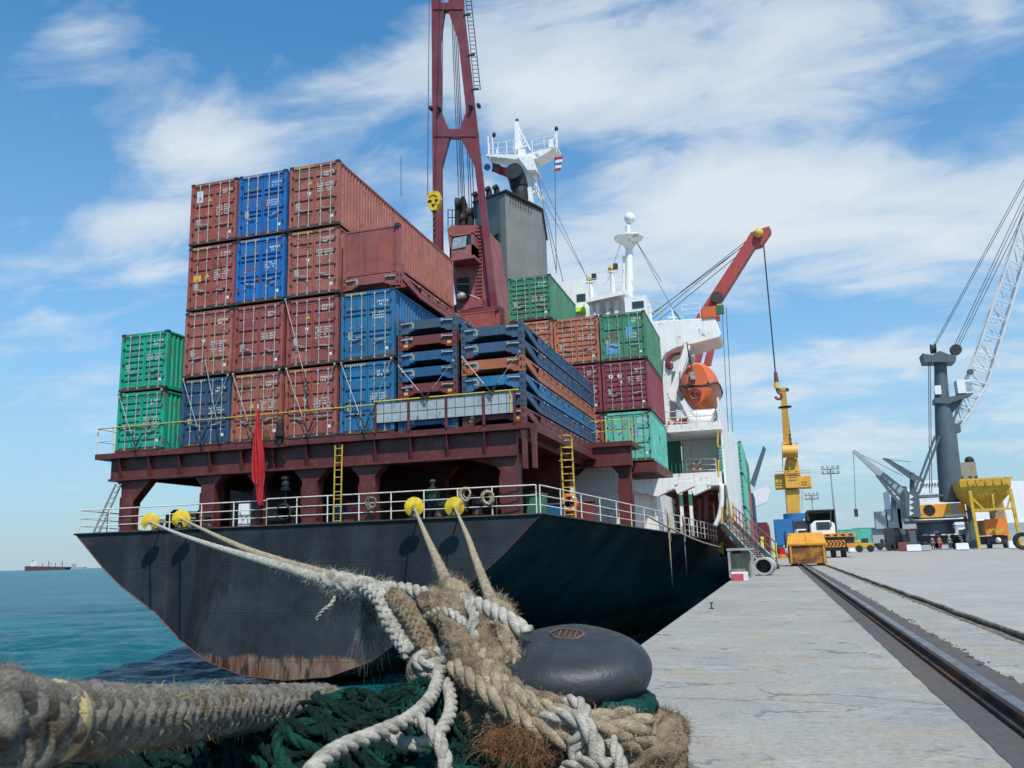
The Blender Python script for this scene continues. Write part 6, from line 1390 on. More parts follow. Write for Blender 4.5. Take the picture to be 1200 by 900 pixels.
t = thing('wheel_loader', 'small yellow wheel loader between the lorry and the grey deck cranes', 'loader', (c.x, 120, 0))
MB('hopper_yellow').box((c.x - 1.0, 119.4, .5), (c.x + 1.2, 121, 1.15)).box((c.x - 1.1, 119.5, 1.152), (c.x - .3, 120.9, 1.5)).build('body', t, bevel=.08); MB('glass_dark').box((c.x - .2, 119.6, 1.152), (c.x + .6, 120.8, 1.75)).build('cab', t)
MB('hopper_yellow').bar((c.x - .8, 119.5, .8), (c.x - 1.5, 119.5, .3), .2).box((c.x - 1.7, 119.2, .03), (c.x - 1.35, 121.2, .6)).build('bucket', t)
for x in (c.x - .6, c.x + .75): MB('tyre_black').lathe([(0, -.18), (.42, -.18), (.45, 0), (.42, .18), (0, .18)], (x, 119.35, .46), 14, 'Y').build('wheel', t)
for i, (px, py, pt_, Y, w, mt, lb) in enumerate(((984, 632, 620, 190, 16, 'aqua_paint', 'aqua container on the far yard, just right of the lorry'), (1001, 632, 618, 195, 20, 'aqua_paint', 'aqua container on the far yard, just left of the grey grabs'), (893, 626, 615, 170, 8, 'purple_red_paint', 'dull red container far ahead behind the gangway rails'))):
    a = at(px, py, Y); b = at(px + w, pt_, Y)
    bd = MB(mt); pr = corr(a.x, b.x, 12, 0, 0, .06, 0, 0); bd.grid([[(x, Y + d, .05) for x, d in pr], [(x, Y + d, b.z) for x, d in pr]]); bd.box((a.x, Y + .08, .05), (b.x, Y + 2.4, b.z)); bd.box((a.x, Y - .03, b.z - .14), (b.x, Y + .079, b.z)).box((a.x, Y - .03, .02), (b.x, Y + .079, .2)); bd.build('shipping_container', loc=((a.x + b.x) / 2, Y, 0), label=lb, cat='container', group='containers on the far yard')

# ---- bulk ships on the horizon
DH = 2900.0
q = lambda px, py, dy=0: at(px, py, DH + dy)
hs_ = thing('distant_ship', 'red hulled cargo ship on the horizon beyond the open water', 'ship', (q(54, 667).x, DH, SEA_Z))
a, b = q(29, 667), q(77, 665)
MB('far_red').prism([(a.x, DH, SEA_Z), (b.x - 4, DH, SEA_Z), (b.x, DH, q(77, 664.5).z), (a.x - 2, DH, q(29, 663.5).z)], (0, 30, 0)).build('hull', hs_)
p0, p1 = q(36, 663.5, 5), q(43, 657.5, 5); MB('far_white').box((p0.x, DH + 5, p0.z - 1), (p1.x, DH + 20, p1.z)).build('superstructure', hs_); MB('port_yellow').cbox(q(39, 657, 8), 8, 8, 6).build('funnel', hs_)
dk = MB('dark_steel')
for px, hpx in ((50, 660), (57, 657.5), (65, 660), (73, 657)): dk.bar(q(px, 664.5, 10), q(px, hpx, 10), 1.6)
dk.bar(q(57, 659, 10), q(61, 662, 10), 1.0).bar(q(73, 659, 10), q(70, 662, 10), 1.0); dk.build('deck_crane', hs_)
DH2 = 4200.0; q2 = lambda px, py: at(px, py, DH2)
h2_ = thing('distant_ship', 'fainter far ship on the horizon touching the bow of the red hulled one', 'ship', (q2(87, 667).x, DH2, SEA_Z))
MB('far_grey').box((q2(78, 666).x, DH2, SEA_Z), (q2(97, 666).x, DH2 + 30, q2(88, 664.6).z)).build('hull', h2_); MB('far_grey').box((q2(83, 665).x, DH2 + 5, q2(83, 665).z), (q2(86, 665).x, DH2 + 20, q2(84, 661).z)).build('superstructure', h2_)

# ---- small things on the yard and along the ship's side
for i, (px, Y, w_, h_, mt, lb) in enumerate(((1071, 112, 1.6, .8, 'white_mark', 'white concrete barrier left of the three people'), (1085, 113, 1.2, .7, 'far_grey', 'grey concrete barrier nearest the person in dark clothes'), (1128, 112, 1.4, .8, 'white_mark', 'white concrete barrier between the harbour crane and the hopper leg'), (1060, 118, 1.5, 1.1, 'flat_red_paint', 'dark red crate on the yard behind the yellow loader'), (1188, 112, 1.0, .9, 'white_mark', 'white bulk bag beside the right hand hopper leg'))):
    c = at(px, 640, Y); t = thing('barrier' if 'barrier' in lb else 'crate' if 'crate' in lb else 'bulk_bag', lb, 'barrier' if 'barrier' in lb else 'crate' if 'crate' in lb else 'bag', (c.x, Y, 0))
    MB(mt).prism([(c.x - w_ / 2, Y, .06), (c.x + w_ / 2, Y, .06), (c.x + w_ / 2 - .05, Y + .12, h_), (c.x - w_ / 2 + .05, Y + .12, h_)], (0, .5, 0)).build('body', t, bevel=.03); MB('dark_steel').box((c.x - w_ / 2 + .1, Y + .05, .006), (c.x + w_ / 2 - .1, Y + .5, .059)).build('foot', t)
for px, py, pb, lb in ((780, 612, 686, 'tan rope coil hung over the ship side with a long tail to the water'), (798, 616, 676, 'shorter grey rope coil hung over the ship side near the gangway')):
    Yh = 45.0 if px == 780 else 49.0
    c = at(px, py, Yh); c.x = max(c.x, deck_edge(Yh).x + .02); r = random.Random(px); mb = MB('rope_cream' if px == 780 else 'rope_grey')
    for k in range(7):
        a_ = r.uniform(-.25, .25); mb.tube(spline([c + Vector((.12, a_ * .3, .55)), c + Vector((.2, a_, .1)), c + Vector((.16, a_ * 1.6, -.5 - r.random() * .5)), c + Vector((.14, a_ + .2, -.2)), c + Vector((.12, a_ * .4, .5))], 5), .035, 6)
    e_ = at(px + 2, pb, Yh); mb.tube([c + Vector((.14, 0, -.3)), Vector((c.x + .14, Yh, e_.z))], .03, 6); mb.build('hanging_rope', smooth=True, label=lb, cat='rope')
la, lb2 = at(757, 604, 41), at(868, 645, 60)
mb = MB('rope_cream'); mb.tube([la.lerp(lb2, k / 12) - Vector((0, 0, .35 * math.sin(math.pi * k / 12))) for k in range(13)], .045, 6); mb.build('mooring_line', smooth=True, label='thin mooring line running forward along the ship side above the gangway foot', cat='mooring line', loc=lb2)
g = la.lerp(lb2, .78) - Vector((0, 0, .35 * math.sin(math.pi * .78))); t = thing('rat_guard', 'small yellow rat guard on the line along the ship side', 'rat guard', g - Vector((0, 0, .4)), 'yellow rat guards on the mooring lines')
MB('rat_yellow').lathe([(.06, .05), (.25, .03), (.42, -.04), (.42, -.06), (.06, 0)], g, 20, 'Y').build('disc', t, auto=40); MB('rat_yellow').lathe([(.09, -.15), (.09, .15)], g, 10, 'Y').build('hub', t)

# ================================================================== PEOPLE
def skin_mesh(name, parent, verts, edges, radii, mat, root=0, sub=1):
    org = WL[parent.name]; me = bpy.data.meshes.new(name)
    me.from_pydata([Vector(v) - org for v in verts], edges, [])
    if not me.skin_vertices: me.attributes.new('skin_tmp', 'FLOAT', 'POINT')
    o = bpy.data.objects.new(name, me); col.objects.link(o); o.parent = parent; WL[o.name] = org
    md = o.modifiers.new('skin', 'SKIN')
    bm = bmesh.new(); bm.from_mesh(me); ly = bm.verts.layers.skin.verify(); bm.verts.ensure_lookup_table()
    for i, v in enumerate(bm.verts): r = radii[i]; v[ly].radius = (r, r) if isinstance(r, (int, float)) else r; v[ly].use_root = (i == root)
    bm.to_mesh(me); bm.free()
    sb = o.modifiers.new('sub', 'SUBSURF'); sb.levels = sub; sb.render_levels = sub
    md.use_smooth_shade = True; me.materials.append(MATS[mat]); return o
def person(x, y, z, label, shirt, trousers, helmet=None, yaw=0.0, arm=(.12, -.05), group=None, H=1.72):
    t = thing('person', label, 'person', (x, y, z), group); k = H / 1.72
    ca, sa = math.cos(yaw), math.sin(yaw)
    P = lambda a, b, c: (x + (a * ca - b * sa) * k, y + (a * sa + b * ca) * k, z + c * k)
    V = [P(0, 0, .94), P(0, 0, 1.15), P(0, 0, 1.36), P(0, 0, 1.47), P(0, -.01, 1.56), P(0, -.015, 1.66)]; E_ = [(0, 1), (1, 2), (2, 3), (3, 4), (4, 5)]; Rr = [.14, .13, .135, .055, .085, .085]
    def limb(pts, rs, root): 
        n0 = len(V); V.extend(P(*p) for p in pts); Rr.extend(rs); E_.append((root, n0)); E_.extend((n0 + i, n0 + i + 1) for i in range(len(pts) - 1))
    for s_ in (-1, 1):
        limb([(s_ * .10, 0, .86), (s_ * .12, -.02, .48), (s_ * .13, .02, .09), (s_ * .14, -.12, .035)], [.095, .062, .042, .035], 0)
        limb([(s_ * .19, 0, 1.37), (s_ * .26, .02, 1.10), (s_ * (.26 - arm[0] * .3), arm[1] - .1, .88), (s_ * (.25 - arm[0] * .35), arm[1] - .14, .80)], [.058, .045, .033, .036], 2)
    skin_mesh('body', t, V, E_, Rr, 'skin')
    g = 1.14
    Vs = [V[0], V[1], V[2]]; Es = [(0, 1), (1, 2)]; Rs = [.155, .145, .15]
    for s_ in (-1, 1):
        n0 = len(Vs); Vs += [P(s_ * .19, 0, 1.37), P(s_ * .26, .02, 1.10), P(s_ * (.26 - arm[0] * .25), arm[1] - .08, .92)]; Rs += [.07, .056, .044]; Es += [(2, n0), (n0, n0 + 1), (n0 + 1, n0 + 2)]
    skin_mesh('shirt', t, Vs, Es, Rs, shirt)
    Vt = [P(0, 0, .98)]; Et = []; Rt = [.16]
    for s_ in (-1, 1):
        n0 = len(Vt); Vt += [P(s_ * .10, 0, .86), P(s_ * .12, -.02, .48), P(s_ * .13, .02, .08)]; Rt += [.11, .078, .06]; Et += [(0, n0), (n0, n0 + 1), (n0 + 1, n0 + 2)]
    skin_mesh('trousers', t, Vt, Et, Rt, trousers)
    hc_ = Vector(P(0, -.01, 1.67))
    mb = MB(helmet or 'soot_black'); mb.lathe([(.125 if helmet else .098, 0), (.118 if helmet else .1, .03), (.10, .08), (.06, .115), (0, .125)], hc_, 14); mb.build('helmet' if helmet else 'hair', t, smooth=True)
    mb = MB('skin'); f = lambda a, b, c: Vector(P(a, b, c)); mb.ball(f(0, -.105, 1.60), .014, .02, .02, 6, 4); mb.ball(f(.086, 0, 1.60), .012, .02, .03, 6, 4).ball(f(-.086, 0, 1.60), .012, .02, .03, 6, 4); mb.use('soot_black').ball(f(.032, -.093, 1.625), .011, .008, .008, 6, 4).ball(f(-.032, -.093, 1.625), .011, .008, .008, 6, 4); mb.use('block_red').ball(f(0, -.092, 1.555), .022, .008, .006, 6, 4); mb.build('face', t)
    return t
c = at(507, 575, 33.0); person(c.x, 33.0, 2.40, 'person in white helmet and green shirt behind the stern railing', 'cloth_green', 'cloth_blue', 'white_mark', yaw=.3)
for px, Y, sh_, tr_, hm_, lb in ((1101, 118, 'cloth_red', 'cloth_red', None, 'person in red overalls standing in front of the harbour crane'), (1093, 122, 'cloth_blue', 'truck_dark', None, 'person in dark clothes left of the one in red overalls'), (1113, 119, 'cloth_green', 'cloth_blue', 'white_mark', 'person in green shirt right of the one in red overalls')):
    person(at(px, 636, Y).x, Y, .005, lb, sh_, tr_, hm_, yaw=.2, group='people by the harbour crane')

# ================================================================== FOREGROUND: BOLLARDS AND ROPES
def rope3(mb, pts, R, pitch=None, step=None, n=7, jit=0.0, seed=0, strands=3):
    """laid rope: three strands wound round the path"""
    pitch = pitch or R * 7.0; step = step or R * .45
    P = resample(spline(pts, 10), step); r = random.Random(seed)
    T = []
    for i in range(len(P)): T.append((P[min(i + 1, len(P) - 1)] - P[max(i - 1, 0)]).normalized())
    x = T[0].orthogonal().normalized(); fr = []
    for t in T: x = (x - t * x.dot(t)).normalized(); fr.append((x.copy(), t.cross(x)))
    L = 0; S = [0]
    for a, b in zip(P, P[1:]): L += (b - a).length; S.append(L)
    for k in range(strands):
        ph = 2 * math.pi * k / strands; ro = R * .50; rs = R * (.56 if strands == 3 else .46)
        if strands == 4: ro = R * .55
        mb.tube([p + (u * math.cos(ph + s * 2 * math.pi / pitch) + v * math.sin(ph + s * 2 * math.pi / pitch)) * ro + Vector((mnoise.noise(p * 9), mnoise.noise(p * 9 + Vector((7, 0, 0))), mnoise.noise(p * 9 + Vector((0, 7, 0))))) * jit for p, (u, v), s in zip(P, fr, S)], rs, n)
    return P
def braid(mb, pts, R, step=None, n=22, lump=.16, seed=0, k=4, taper=None):
    """plaited rope: a thick tube whose skin is raised in a crossing weave"""
    step = step or R * .16
    P = resample(spline(pts, 10), step); N = len(P); rows = []
    T = [(P[min(i + 1, N - 1)] - P[max(i - 1, 0)]).normalized() for i in range(N)]
    x = T[0].orthogonal().normalized(); s = 0
    for i in range(N):
        t = T[i]; x = (x - t * x.dot(t)).normalized(); y = t.cross(x)
        if i: s += (P[i] - P[i - 1]).length
        Rr = R if taper is None else R * taper(i / (N - 1)); w = s * 2.2 / R; row = []
        for j in range(n):
            a = 2 * math.pi * j / n
            h1 = math.sin(k * a + w); h2 = math.sin(k * a - w)
            q = P[i] + (x * math.cos(a) + y * math.sin(a)) * Rr
            h = max(h1 * .5 + .5, h2 * .5 + .5) ** 1.5
            d = 1 + lump * (h - .6) + .28 * lump * mnoise.noise(q * (2.2 / R)) + .5 * lump * mnoise.noise(q * (.7 / R))
            row.append(P[i] + (x * math.cos(a) + y * math.sin(a)) * Rr * d)
        rows.append(row)
    mb.grid(rows, True); mb.f.append([len(mb.v) - n + j for j in range(n)]); mb.m.append(mb.cur); o = len(mb.v) - n * N; mb.f.append([o + j for j in range(n)][::-1]); mb.m.append(mb.cur)
    return P
def hair(mb, p, d, L, w, r, droop=.5, curl=.35):
    """one loose fibre"""
    d = d.normalized(); q = p.copy(); pts = [q.copy()]; k = 4
    for i in range(k):
        d = (d + Vector((r.gauss(0, curl), r.gauss(0, curl), r.gauss(0, curl) - droop * (i + 1) / k * .6))).normalized(); q = q + d * (L / k); pts.append(q.copy())
    side = d.cross(Vector((0, 1, .2))); side = side.normalized() if side.length > 1e-4 else Vector((1, 0, 0))
    vs = []
    for i, c in enumerate(pts): ww = w * (1 - .75 * i / k) / 2; vs += [c - side * ww, c + side * ww]
    mb.add(vs, [(2 * i, 2 * i + 1, 2 * i + 3, 2 * i + 2) for i in range(k)])
def fuzz(mb, P, R, n, L, w=.0028, seed=0, droop=.5, t0=0., t1=1., out=.8):
    r = random.Random(seed)
    for _ in range(n):
        i = min(len(P) - 2, int(lerp(t0, t1, r.random()) * (len(P) - 1))); t = (P[i + 1] - P[i]).normalized()
        u = t.orthogonal().normalized(); v = t.cross(u); a = r.random() * 2 * math.pi; n_ = u * math.cos(a) + v * math.sin(a)
        hair(mb, P[i] + n_ * R * .9, n_ * out + t * r.uniform(-.9, .9), L * r.uniform(.4, 1.3), w * r.uniform(.7, 1.5), r, droop)

def plait(mb, pts, R, seed=0, n=8, taper=None, pitch=7.0, step=.16, core=True, n_st=4):
    """eight strand plait: four strands each way round, passing over and under"""
    P = resample(spline(pts, 10), R * step); N = len(P)
    T = [(P[min(i + 1, N - 1)] - P[max(i - 1, 0)]).normalized() for i in range(N)]
    x = T[0].orthogonal().normalized(); fr = []; S = [0.0]
    for i, t in enumerate(T):
        x = (x - t * x.dot(t)).normalized(); fr.append((x.copy(), t.cross(x)))
        if i: S.append(S[-1] + (P[i] - P[i - 1]).length)
    om = 2 * math.pi / (pitch * R); tp = taper or (lambda t: 1.0)
    m_ = n_st
    for sg in (1, -1):
        for k in range(m_):
            pts_, rs = [], []
            for i in range(N):
                th = sg * om * S[i] + k * 2 * math.pi / m_; Rr = R * tp(i / (N - 1)); ra = Rr * (1 - 1.45 / m_ + sg * .5 / m_ * math.cos(m_ * om * S[i])) * (1 + .10 * mnoise.noise(P[i] * (1.2 / R) + Vector((k * 7.0, sg * 3.0, seed))))
                pts_.append(P[i] + (fr[i][0] * math.cos(th) + fr[i][1] * math.sin(th)) * ra); rs.append(Rr * (1.5 / m_ + .05 * mnoise.noise(P[i] * (2.0 / R) + Vector((k, sg, seed)))))
            mb.tube(pts_, rs, n)
    if core: mb.tube(P, [R * (1 - 2.0 / n_st * .8) * tp(i / (N - 1)) for i in range(N)], 10)
    return P

# ---- the bollard
BC = Vector((-.93, 4.08, 0))
tilt = Matrix.Rotation(rad(15), 3, 'X') @ Matrix.Rotation(rad(4), 3, 'Y')
CAPC = Vector((BC.x - .075, BC.y, .585))
bo = thing('bollard', 'dark grey cast iron mooring bollard with rounded cap on the quay edge', 'bollard', BC)
prof = [(0, .012), (.12, .011), (.21, .008), (.275, .0), (.32, -.018), (.352, -.052), (.366, -.095), (.362, -.14), (.338, -.20), (.29, -.265), (.235, -.325), (.2, -.37), (.185, -.42)]
rows_ = []
for r_, z_ in prof:
    row = []
    for k in range(56):
        a = 2 * math.pi * k / 56; f = 1 + .03 * math.cos(a - .4) + .035 * math.cos(2 * a)
        p = Vector((r_ * f * 1.08 * math.cos(a), r_ * .97 * math.sin(a), (z_ if z_ > -.10 else -.10 + (z_ + .10) * (1 - .5 * max(0, -math.cos(a)) * (r_ / .37))) - .055 * max(0, -math.cos(a)) * (r_ / .37) ** 2))
        row.append(CAPC + tilt @ p)
    rows_.append(row)
cm = MB('bollard_iron').grid(rows_, True); co = cm.build('cap', bo, smooth=True)
ss_ = co.modifiers.new('sub', 'SUBSURF'); ss_.levels = 1; ss_.render_levels = 2
MB('bollard_iron').lathe([(.36, .0), (.36, .05), (.24, .075), (.195, .16), (.185, .45)], BC, 32).build('neck', bo, auto=50)
em = MB('fibre_orange'); cpt = lambda x, y: CAPC + tilt @ Vector((x, y, .0125 - .35 * max(0, math.hypot(x, y) - .17) ** 2 * 3))
hexa = [(-.085, .09), (-.05, .15), (.055, .14), (.085, .10), (.055, .03), (-.045, .035)]
for a, b in zip(hexa, hexa[1:] + hexa[:1]): em.tube([cpt(*a), cpt((a[0] + b[0]) / 2, (a[1] + b[1]) / 2), cpt(*b)], .0035, 5)
for x in (-.035, -.008, .018, .044): em.tube([cpt(x, .13), cpt(x, .09), cpt(x + .004, .05)], .004, 5)
em.build('cast_mark', bo)
B2 = Vector((-1.25, .72, 0))
b2 = thing('bollard', 'smaller dark bollard holding the loop of the thick grey hawser', 'bollard', B2)
mb = MB('bollard_iron'); mb.grid([[B2 + Vector((r_ * .8 * math.cos(2 * math.pi * k / 40), r_ * .8 * math.sin(2 * math.pi * k / 40), .62 + z_)) for k in range(40)] for r_, z_ in prof], True); mb.build('cap', b2, smooth=True)
MB('bollard_iron').lathe([(.3, .0), (.3, .05), (.2, .075), (.16, .16), (.15, .35)], B2, 28).build('neck', b2, auto=50)

# ---- mooring lines from the stern to the bollard, with yellow rat guards
def mooring_line(px_pts, Y0, A_end, B_end, R, mat, label, tail, seed):
    """px_pts: sightings along the sagging line, all in the upright plane through its two ends"""
    pts = [atplane(px, py, A_end, B_end) for px, py in px_pts] + [Vector(p) for p in tail]
    mb = MB(mat); P = rope3(mb, pts, R, pitch=R * 8, step=R * .75, n=6, seed=seed)
    return mb, P
lines = []
gA, gB, gC, gD = at(176, 611.5, 30.2), at(212, 608, 30.2), at(485, 594, 30.2), at(532.5, 594, 30.2)
specs = [
 (gA, at(388, 683, 4.75), [(176, 611.5), (200, 622), (240, 636.5), (300, 655), (345, 668.5), (388, 683)], 'rope_white', 'white mooring line from the leftmost rat guard', .038, [at(420, 692, 4.6)]),
 (gB, at(392, 677, 4.85), [(212, 608), (240, 621.5), (280, 640), (330, 658.5), (365, 669), (392, 677)], 'rope_cream', 'cream mooring line from the second rat guard from the left', .038, [at(425, 686, 4.7)]),
 (gC, at(528, 690, 4.6), [(485, 594), (496, 620), (507, 645), (517, 667), (528, 690)], 'rope_cream', 'tan mooring line from the third rat guard, with frayed splice', .036, [at(545, 712, 4.45)]),
 (gD, at(580, 712, 4.5), [(532.5, 594), (545, 622), (556, 652), (568, 684), (580, 712)], 'rope_cream', 'tan mooring line from the rightmost rat guard, ending beside the bollard', .034, [at(596, 735, 4.4)])]
for i, (a, b, pp_, mt, lb, R, tail) in enumerate(specs):
    start = Vector((a.x, 31.15, a.z + .04))
    px_ = pp_
    mb, P = mooring_line(px_, 31, a, b, R, mt, lb, tail, i)
    rope3(mb, [start, a.lerp(start, .5), a], R, n=6)
    if i < 2:
        fz = MB('rope_white'); fuzz(mb, P, R, 260, .05, .002, i, t0=.93)
    else:
        mb.use('rope_tan' if i == 2 else 'rope_cream')
        Q = P[-int(.27 / (R * .75)):]
        braid(mb, [Q[int(k * (len(Q) - 1) / 5)] for k in range(6)], R * 1.9, lump=.4, seed=i, taper=lambda t: .62 + .5 * math.sin(min(1, t * 1.4) * 1.57))
        fuzz(mb, Q, R * 1.9, 700, .055, .0024, i, droop=.2)
        fuzz(mb, P, R, 220, .03, .002, i + 5, t0=.9)
    mb.build('mooring_line', smooth=True, label=lb, cat='mooring line', group='mooring lines from the stern', loc=b)
for g, nx, lb in ((gA, specs[0], 'leftmost yellow rat guard on the stern lines'), (gB, specs[1], 'second yellow rat guard from the left, close beside the leftmost one'), (gC, specs[2], 'third yellow rat guard from the left, right of the yellow ladder'), (gD, specs[3], 'rightmost yellow rat guard on the stern lines')):
    d = (atplane(*nx[2][1], nx[0], nx[1]) - g).normalized(); d = (d + Vector((0, -.6, 0))).normalized(); u = d.cross(Vector((0, 0, 1))).normalized(); v = u.cross(d)
    t = thing('rat_guard', lb, 'rat guard', g - Vector((0, 0, .36)), 'yellow rat guards on the mooring lines')
    rr_ = random.Random(lb); slit = -math.pi / 2 + rr_.uniform(-.25, .25)
    an = [slit + .42 + (2 * math.pi - .84) * k / 30 for k in range(31)]
    def dish(rz): return [[g + (u * math.cos(a) + v * math.sin(a)) * r + d * z for a in an] for r, z in rz]
    mb = MB('rat_yellow').grid(dish([(.05, .05), (.2, .03), (.37, -.03), (.375, -.05), (.2, .005), (.05, .025)])); mb.build('disc', t, auto=40)
    hub = MB('rat_yellow').tube([g - d * .12, g + d * .1], .075, 10); hub.build('hub', t)
for x, lb in ((gA.x, 'dark roller fairlead behind the leftmost rat guard'), (gB.x, 'dark roller fairlead behind the second rat guard'), (gC.x, 'dark roller fairlead behind the third rat guard'), (gD.x, 'dark roller fairlead behind the rightmost rat guard')):
    t = thing('fairlead', lb, 'fairlead', (x, 31.4, 2.44), 'fairleads on the stern'); MB('dark_steel').box((x - .75, 31.2, 2.42), (x + .75, 31.65, 2.55)).build('base', t)
    for o in (-.5, .5): MB('dark_steel').lathe([(.22, 0), (.16, .06), (.14, .2), (.16, .34), (.24, .4), (0, .42)], (x + o, 31.42, 2.551), 14).build('roller', t, auto=40)

# ---- the eye splices and strands gathered at the bollard
A_ = lambda *p: at(*p)
mb = MB('rope_white')
P = braid(mb, [A_(384, 679, 4.75), A_(405, 685, 4.68), A_(430, 690, 4.6), A_(458, 697, 4.5)], .062, lump=.34, seed=2); fuzz(mb, P, .06, 700, .06, .0022, 3, droop=.4)
P = plait(mb, [A_(425, 686, 4.55), A_(445, 700, 4.42), A_(456, 725, 4.3), A_(470, 748, 4.2), A_(484, 768, 4.1)], .046, seed=4, pitch=5.5); fuzz(mb, P, .043, 350, .025, .002, 4)
mb.use('rope_grey'); r = random.Random(5)
for k in range(150): hair(mb, A_(r.uniform(424, 440), r.uniform(700, 708), 4.6), Vector((r.gauss(0, .12), 0, -1)), r.uniform(.2, .42), .003, r, .6, .12)
for k in range(70): hair(mb, A_(r.uniform(385, 425), r.uniform(690, 700), 4.7), Vector((r.gauss(-.2, .35), 0, -1)), r.uniform(.08, .22), .003, r, .5, .2)
mb.use('rope_white')
rope3(mb, [A_(395, 694, 4.66), A_(388, 708, 4.62), A_(378, 716, 4.6), A_(371, 726, 4.6)], .012)
mb.build('eye_splice', smooth=True, label='frayed white eye splice of the left mooring lines, hanging over the grey strand', cat='rope', loc=A_(440, 700, 4.5))
mb = MB('rope_white'); rope3(mb, [A_(440, 692, 4.6), A_(470, 691, 4.5), A_(505, 698, 4.38), A_(540, 704, 4.25), A_(572, 714, 4.12), A_(598, 728, 4.02), A_(618, 742, 4.0)], .043, seed=7, pitch=.2)
mb.build('white_rope', smooth=True, label='white laid rope running across the bundle to the far side of the bollard cap', cat='rope')
mb = MB('rope_brown'); P = plait(mb, [A_(462, 700, 4.4), A_(482, 722, 4.25), A_(497, 748, 4.14), A_(508, 772, 4.06), A_(500, 792, 4.02)], .060, seed=9, n_st=6, pitch=5.0, n=6); mb.use('rope_grey'); fuzz(mb, P, .058, 1500, .035, .002, 9)
P = braid(mb, [A_(494, 770, 4.06), A_(487, 785, 4.0), A_(492, 802, 3.97), A_(505, 808, 3.96)], .042, lump=.3, seed=10); fuzz(mb, P, .04, 150, .03, .002, 10)
mb.build('grey_strand', smooth=True, label='thick grey brown strand hanging beside the white braid down to the knot', cat='rope')
mb = MB('rope_white')
for k, (c, R2) in enumerate((((508, 772), .075), ((512, 784), .07), ((514, 795), .06))):
    cc = A_(c[0], c[1], 4.0); rope3(mb, [cc + Vector((R2 * math.cos(a), R2 * .8 * math.sin(a), .025 * math.sin(a * 1.0 + k))) for a in [i * math.pi / 6 + k for i in range(13)]], .034, seed=k)
rope3(mb, [A_(515, 783, 3.92), A_(512, 800, 3.72), A_(503, 820, 3.45), A_(478, 843, 3.15), A_(440, 860, 2.9), A_(402, 875, 2.7), A_(375, 893, 2.5), A_(350, 925, 2.35)], .029, seed=11)
rope3(mb, [A_(520, 790, 3.92), A_(527, 812, 3.72), A_(528, 832, 3.55), A_(520, 852, 3.38), A_(505, 868, 3.25), A_(480, 872, 3.2), A_(458, 862, 3.25)], .029, seed=12)
rope3(mb, [A_(488, 842, 3.2), A_(502, 852, 3.15), A_(514, 868, 3.1), A_(521, 888, 3.05), A_(523, 915, 3.0)], .028, seed=13)
mb.use('soot_black').tube([A_(516, 791, 3.83), A_(517, 793, 3.83)], .05, 12)
mb.build('knotted_rope', smooth=True, label='cream white rope knotted below the bundle, its tails looping over the green heap', cat='rope')

def strand(pts, R, mat, kind, fz, L, seed, lab, w=.0026, lump=.3, mats2=None):
    mb = MB(mat); P = rope3(mb, pts, R, seed=seed, jit=.012, n=7) if kind == 'laid' else braid(mb, pts, R, lump=lump, seed=seed)
    if mats2: mb.use(mats2)
    fuzz(mb, P, R, fz, L, w, seed, droop=.25); return mb.build('frayed_rope', smooth=True, label=lab, cat='rope', group='frayed brown ropes round the bollard')
strand([A_(556, 752, 4.05), A_(566, 778, 3.86), A_(578, 798, 3.74), A_(604, 820, 3.66), A_(655, 846, 3.57), A_(715, 856, 3.56), A_(760, 846, 3.7)], .046, 'rope_tan', 'laid', 1300, .035, 21, 'tan frayed rope coming out of the brown tangle under the front of the bollard cap', mats2='rope_cream')
mb = MB('rope_white'); rope3(mb, [A_(548, 708, 4.12), A_(556, 722, 4.0), A_(552, 738, 3.96), A_(560, 752, 3.97)], .026, seed=61); rope3(mb, [A_(500, 722, 4.2), A_(516, 716, 4.1), A_(534, 722, 4.02), A_(546, 735, 3.98)], .024, seed=62); fuzz(mb, [A_(548, 715, 4.05), A_(552, 730, 3.96), A_(556, 745, 3.95)], .03, 160, .03, .002, 4); mb.build('white_rope', smooth=True, label='short white rope ends poking out of the brown tangle under the splice', cat='rope')
strand([A_(518, 703, 4.3), A_(548, 728, 4.12), A_(570, 762, 3.98), A_(588, 800, 3.86), A_(625, 828, 3.76), A_(668, 836, 3.78)], .068, 'rope_brown', 'braid', 2850, 0.038, 22, 'dark brown woolly rope hugging the left side of the bollard cap', w=.003, mats2='rope_tan')
strand([A_(540, 706, 4.3), A_(570, 729, 4.16), A_(585, 758, 4.06), A_(600, 790, 3.98), A_(635, 816, 3.9)], .055, 'rope_brown', 'braid', 2550, 0.038, 23, 'brown woolly rope disappearing behind the left edge of the bollard cap', w=.003, mats2='rope_tan')
strand([A_(532, 780, 3.87), A_(572, 812, 3.68), A_(618, 848, 3.57), A_(662, 868, 3.53), A_(712, 872, 3.55), A_(765, 862, 3.72)], .042, 'rope_tan', 'laid', 1000, .03, 24, 'lower tan rope sweeping round the foot of the bollard')
strand([A_(570, 770, 4.0), A_(588, 800, 3.74), A_(632, 828, 3.60), A_(690, 842, 3.58), A_(742, 838, 3.7)], .038, 'rope_cream', 'laid', 700, .03, 25, 'pale cream rope just below the edge of the bollard cap')
strand([A_(540, 800, 3.98), A_(562, 838, 3.84), A_(584, 862, 3.76), A_(612, 888, 3.7)], .075, 'rope_brown', 'braid', 1950, 0.045, 26, 'brown frayed strand drooping towards the orange tuft', w=.003, mats2='rope_tan', lump=.5)
strand([A_(580, 842, 3.72), A_(632, 878, 3.66), A_(700, 896, 3.66), A_(758, 884, 3.74), A_(786, 862, 3.86)], .082, 'rope_brown', 'braid', 2850, 0.031, 27, 'lowest brown coil on the quay in front of the bollard', w=.003, mats2='rope_tan', lump=.4)
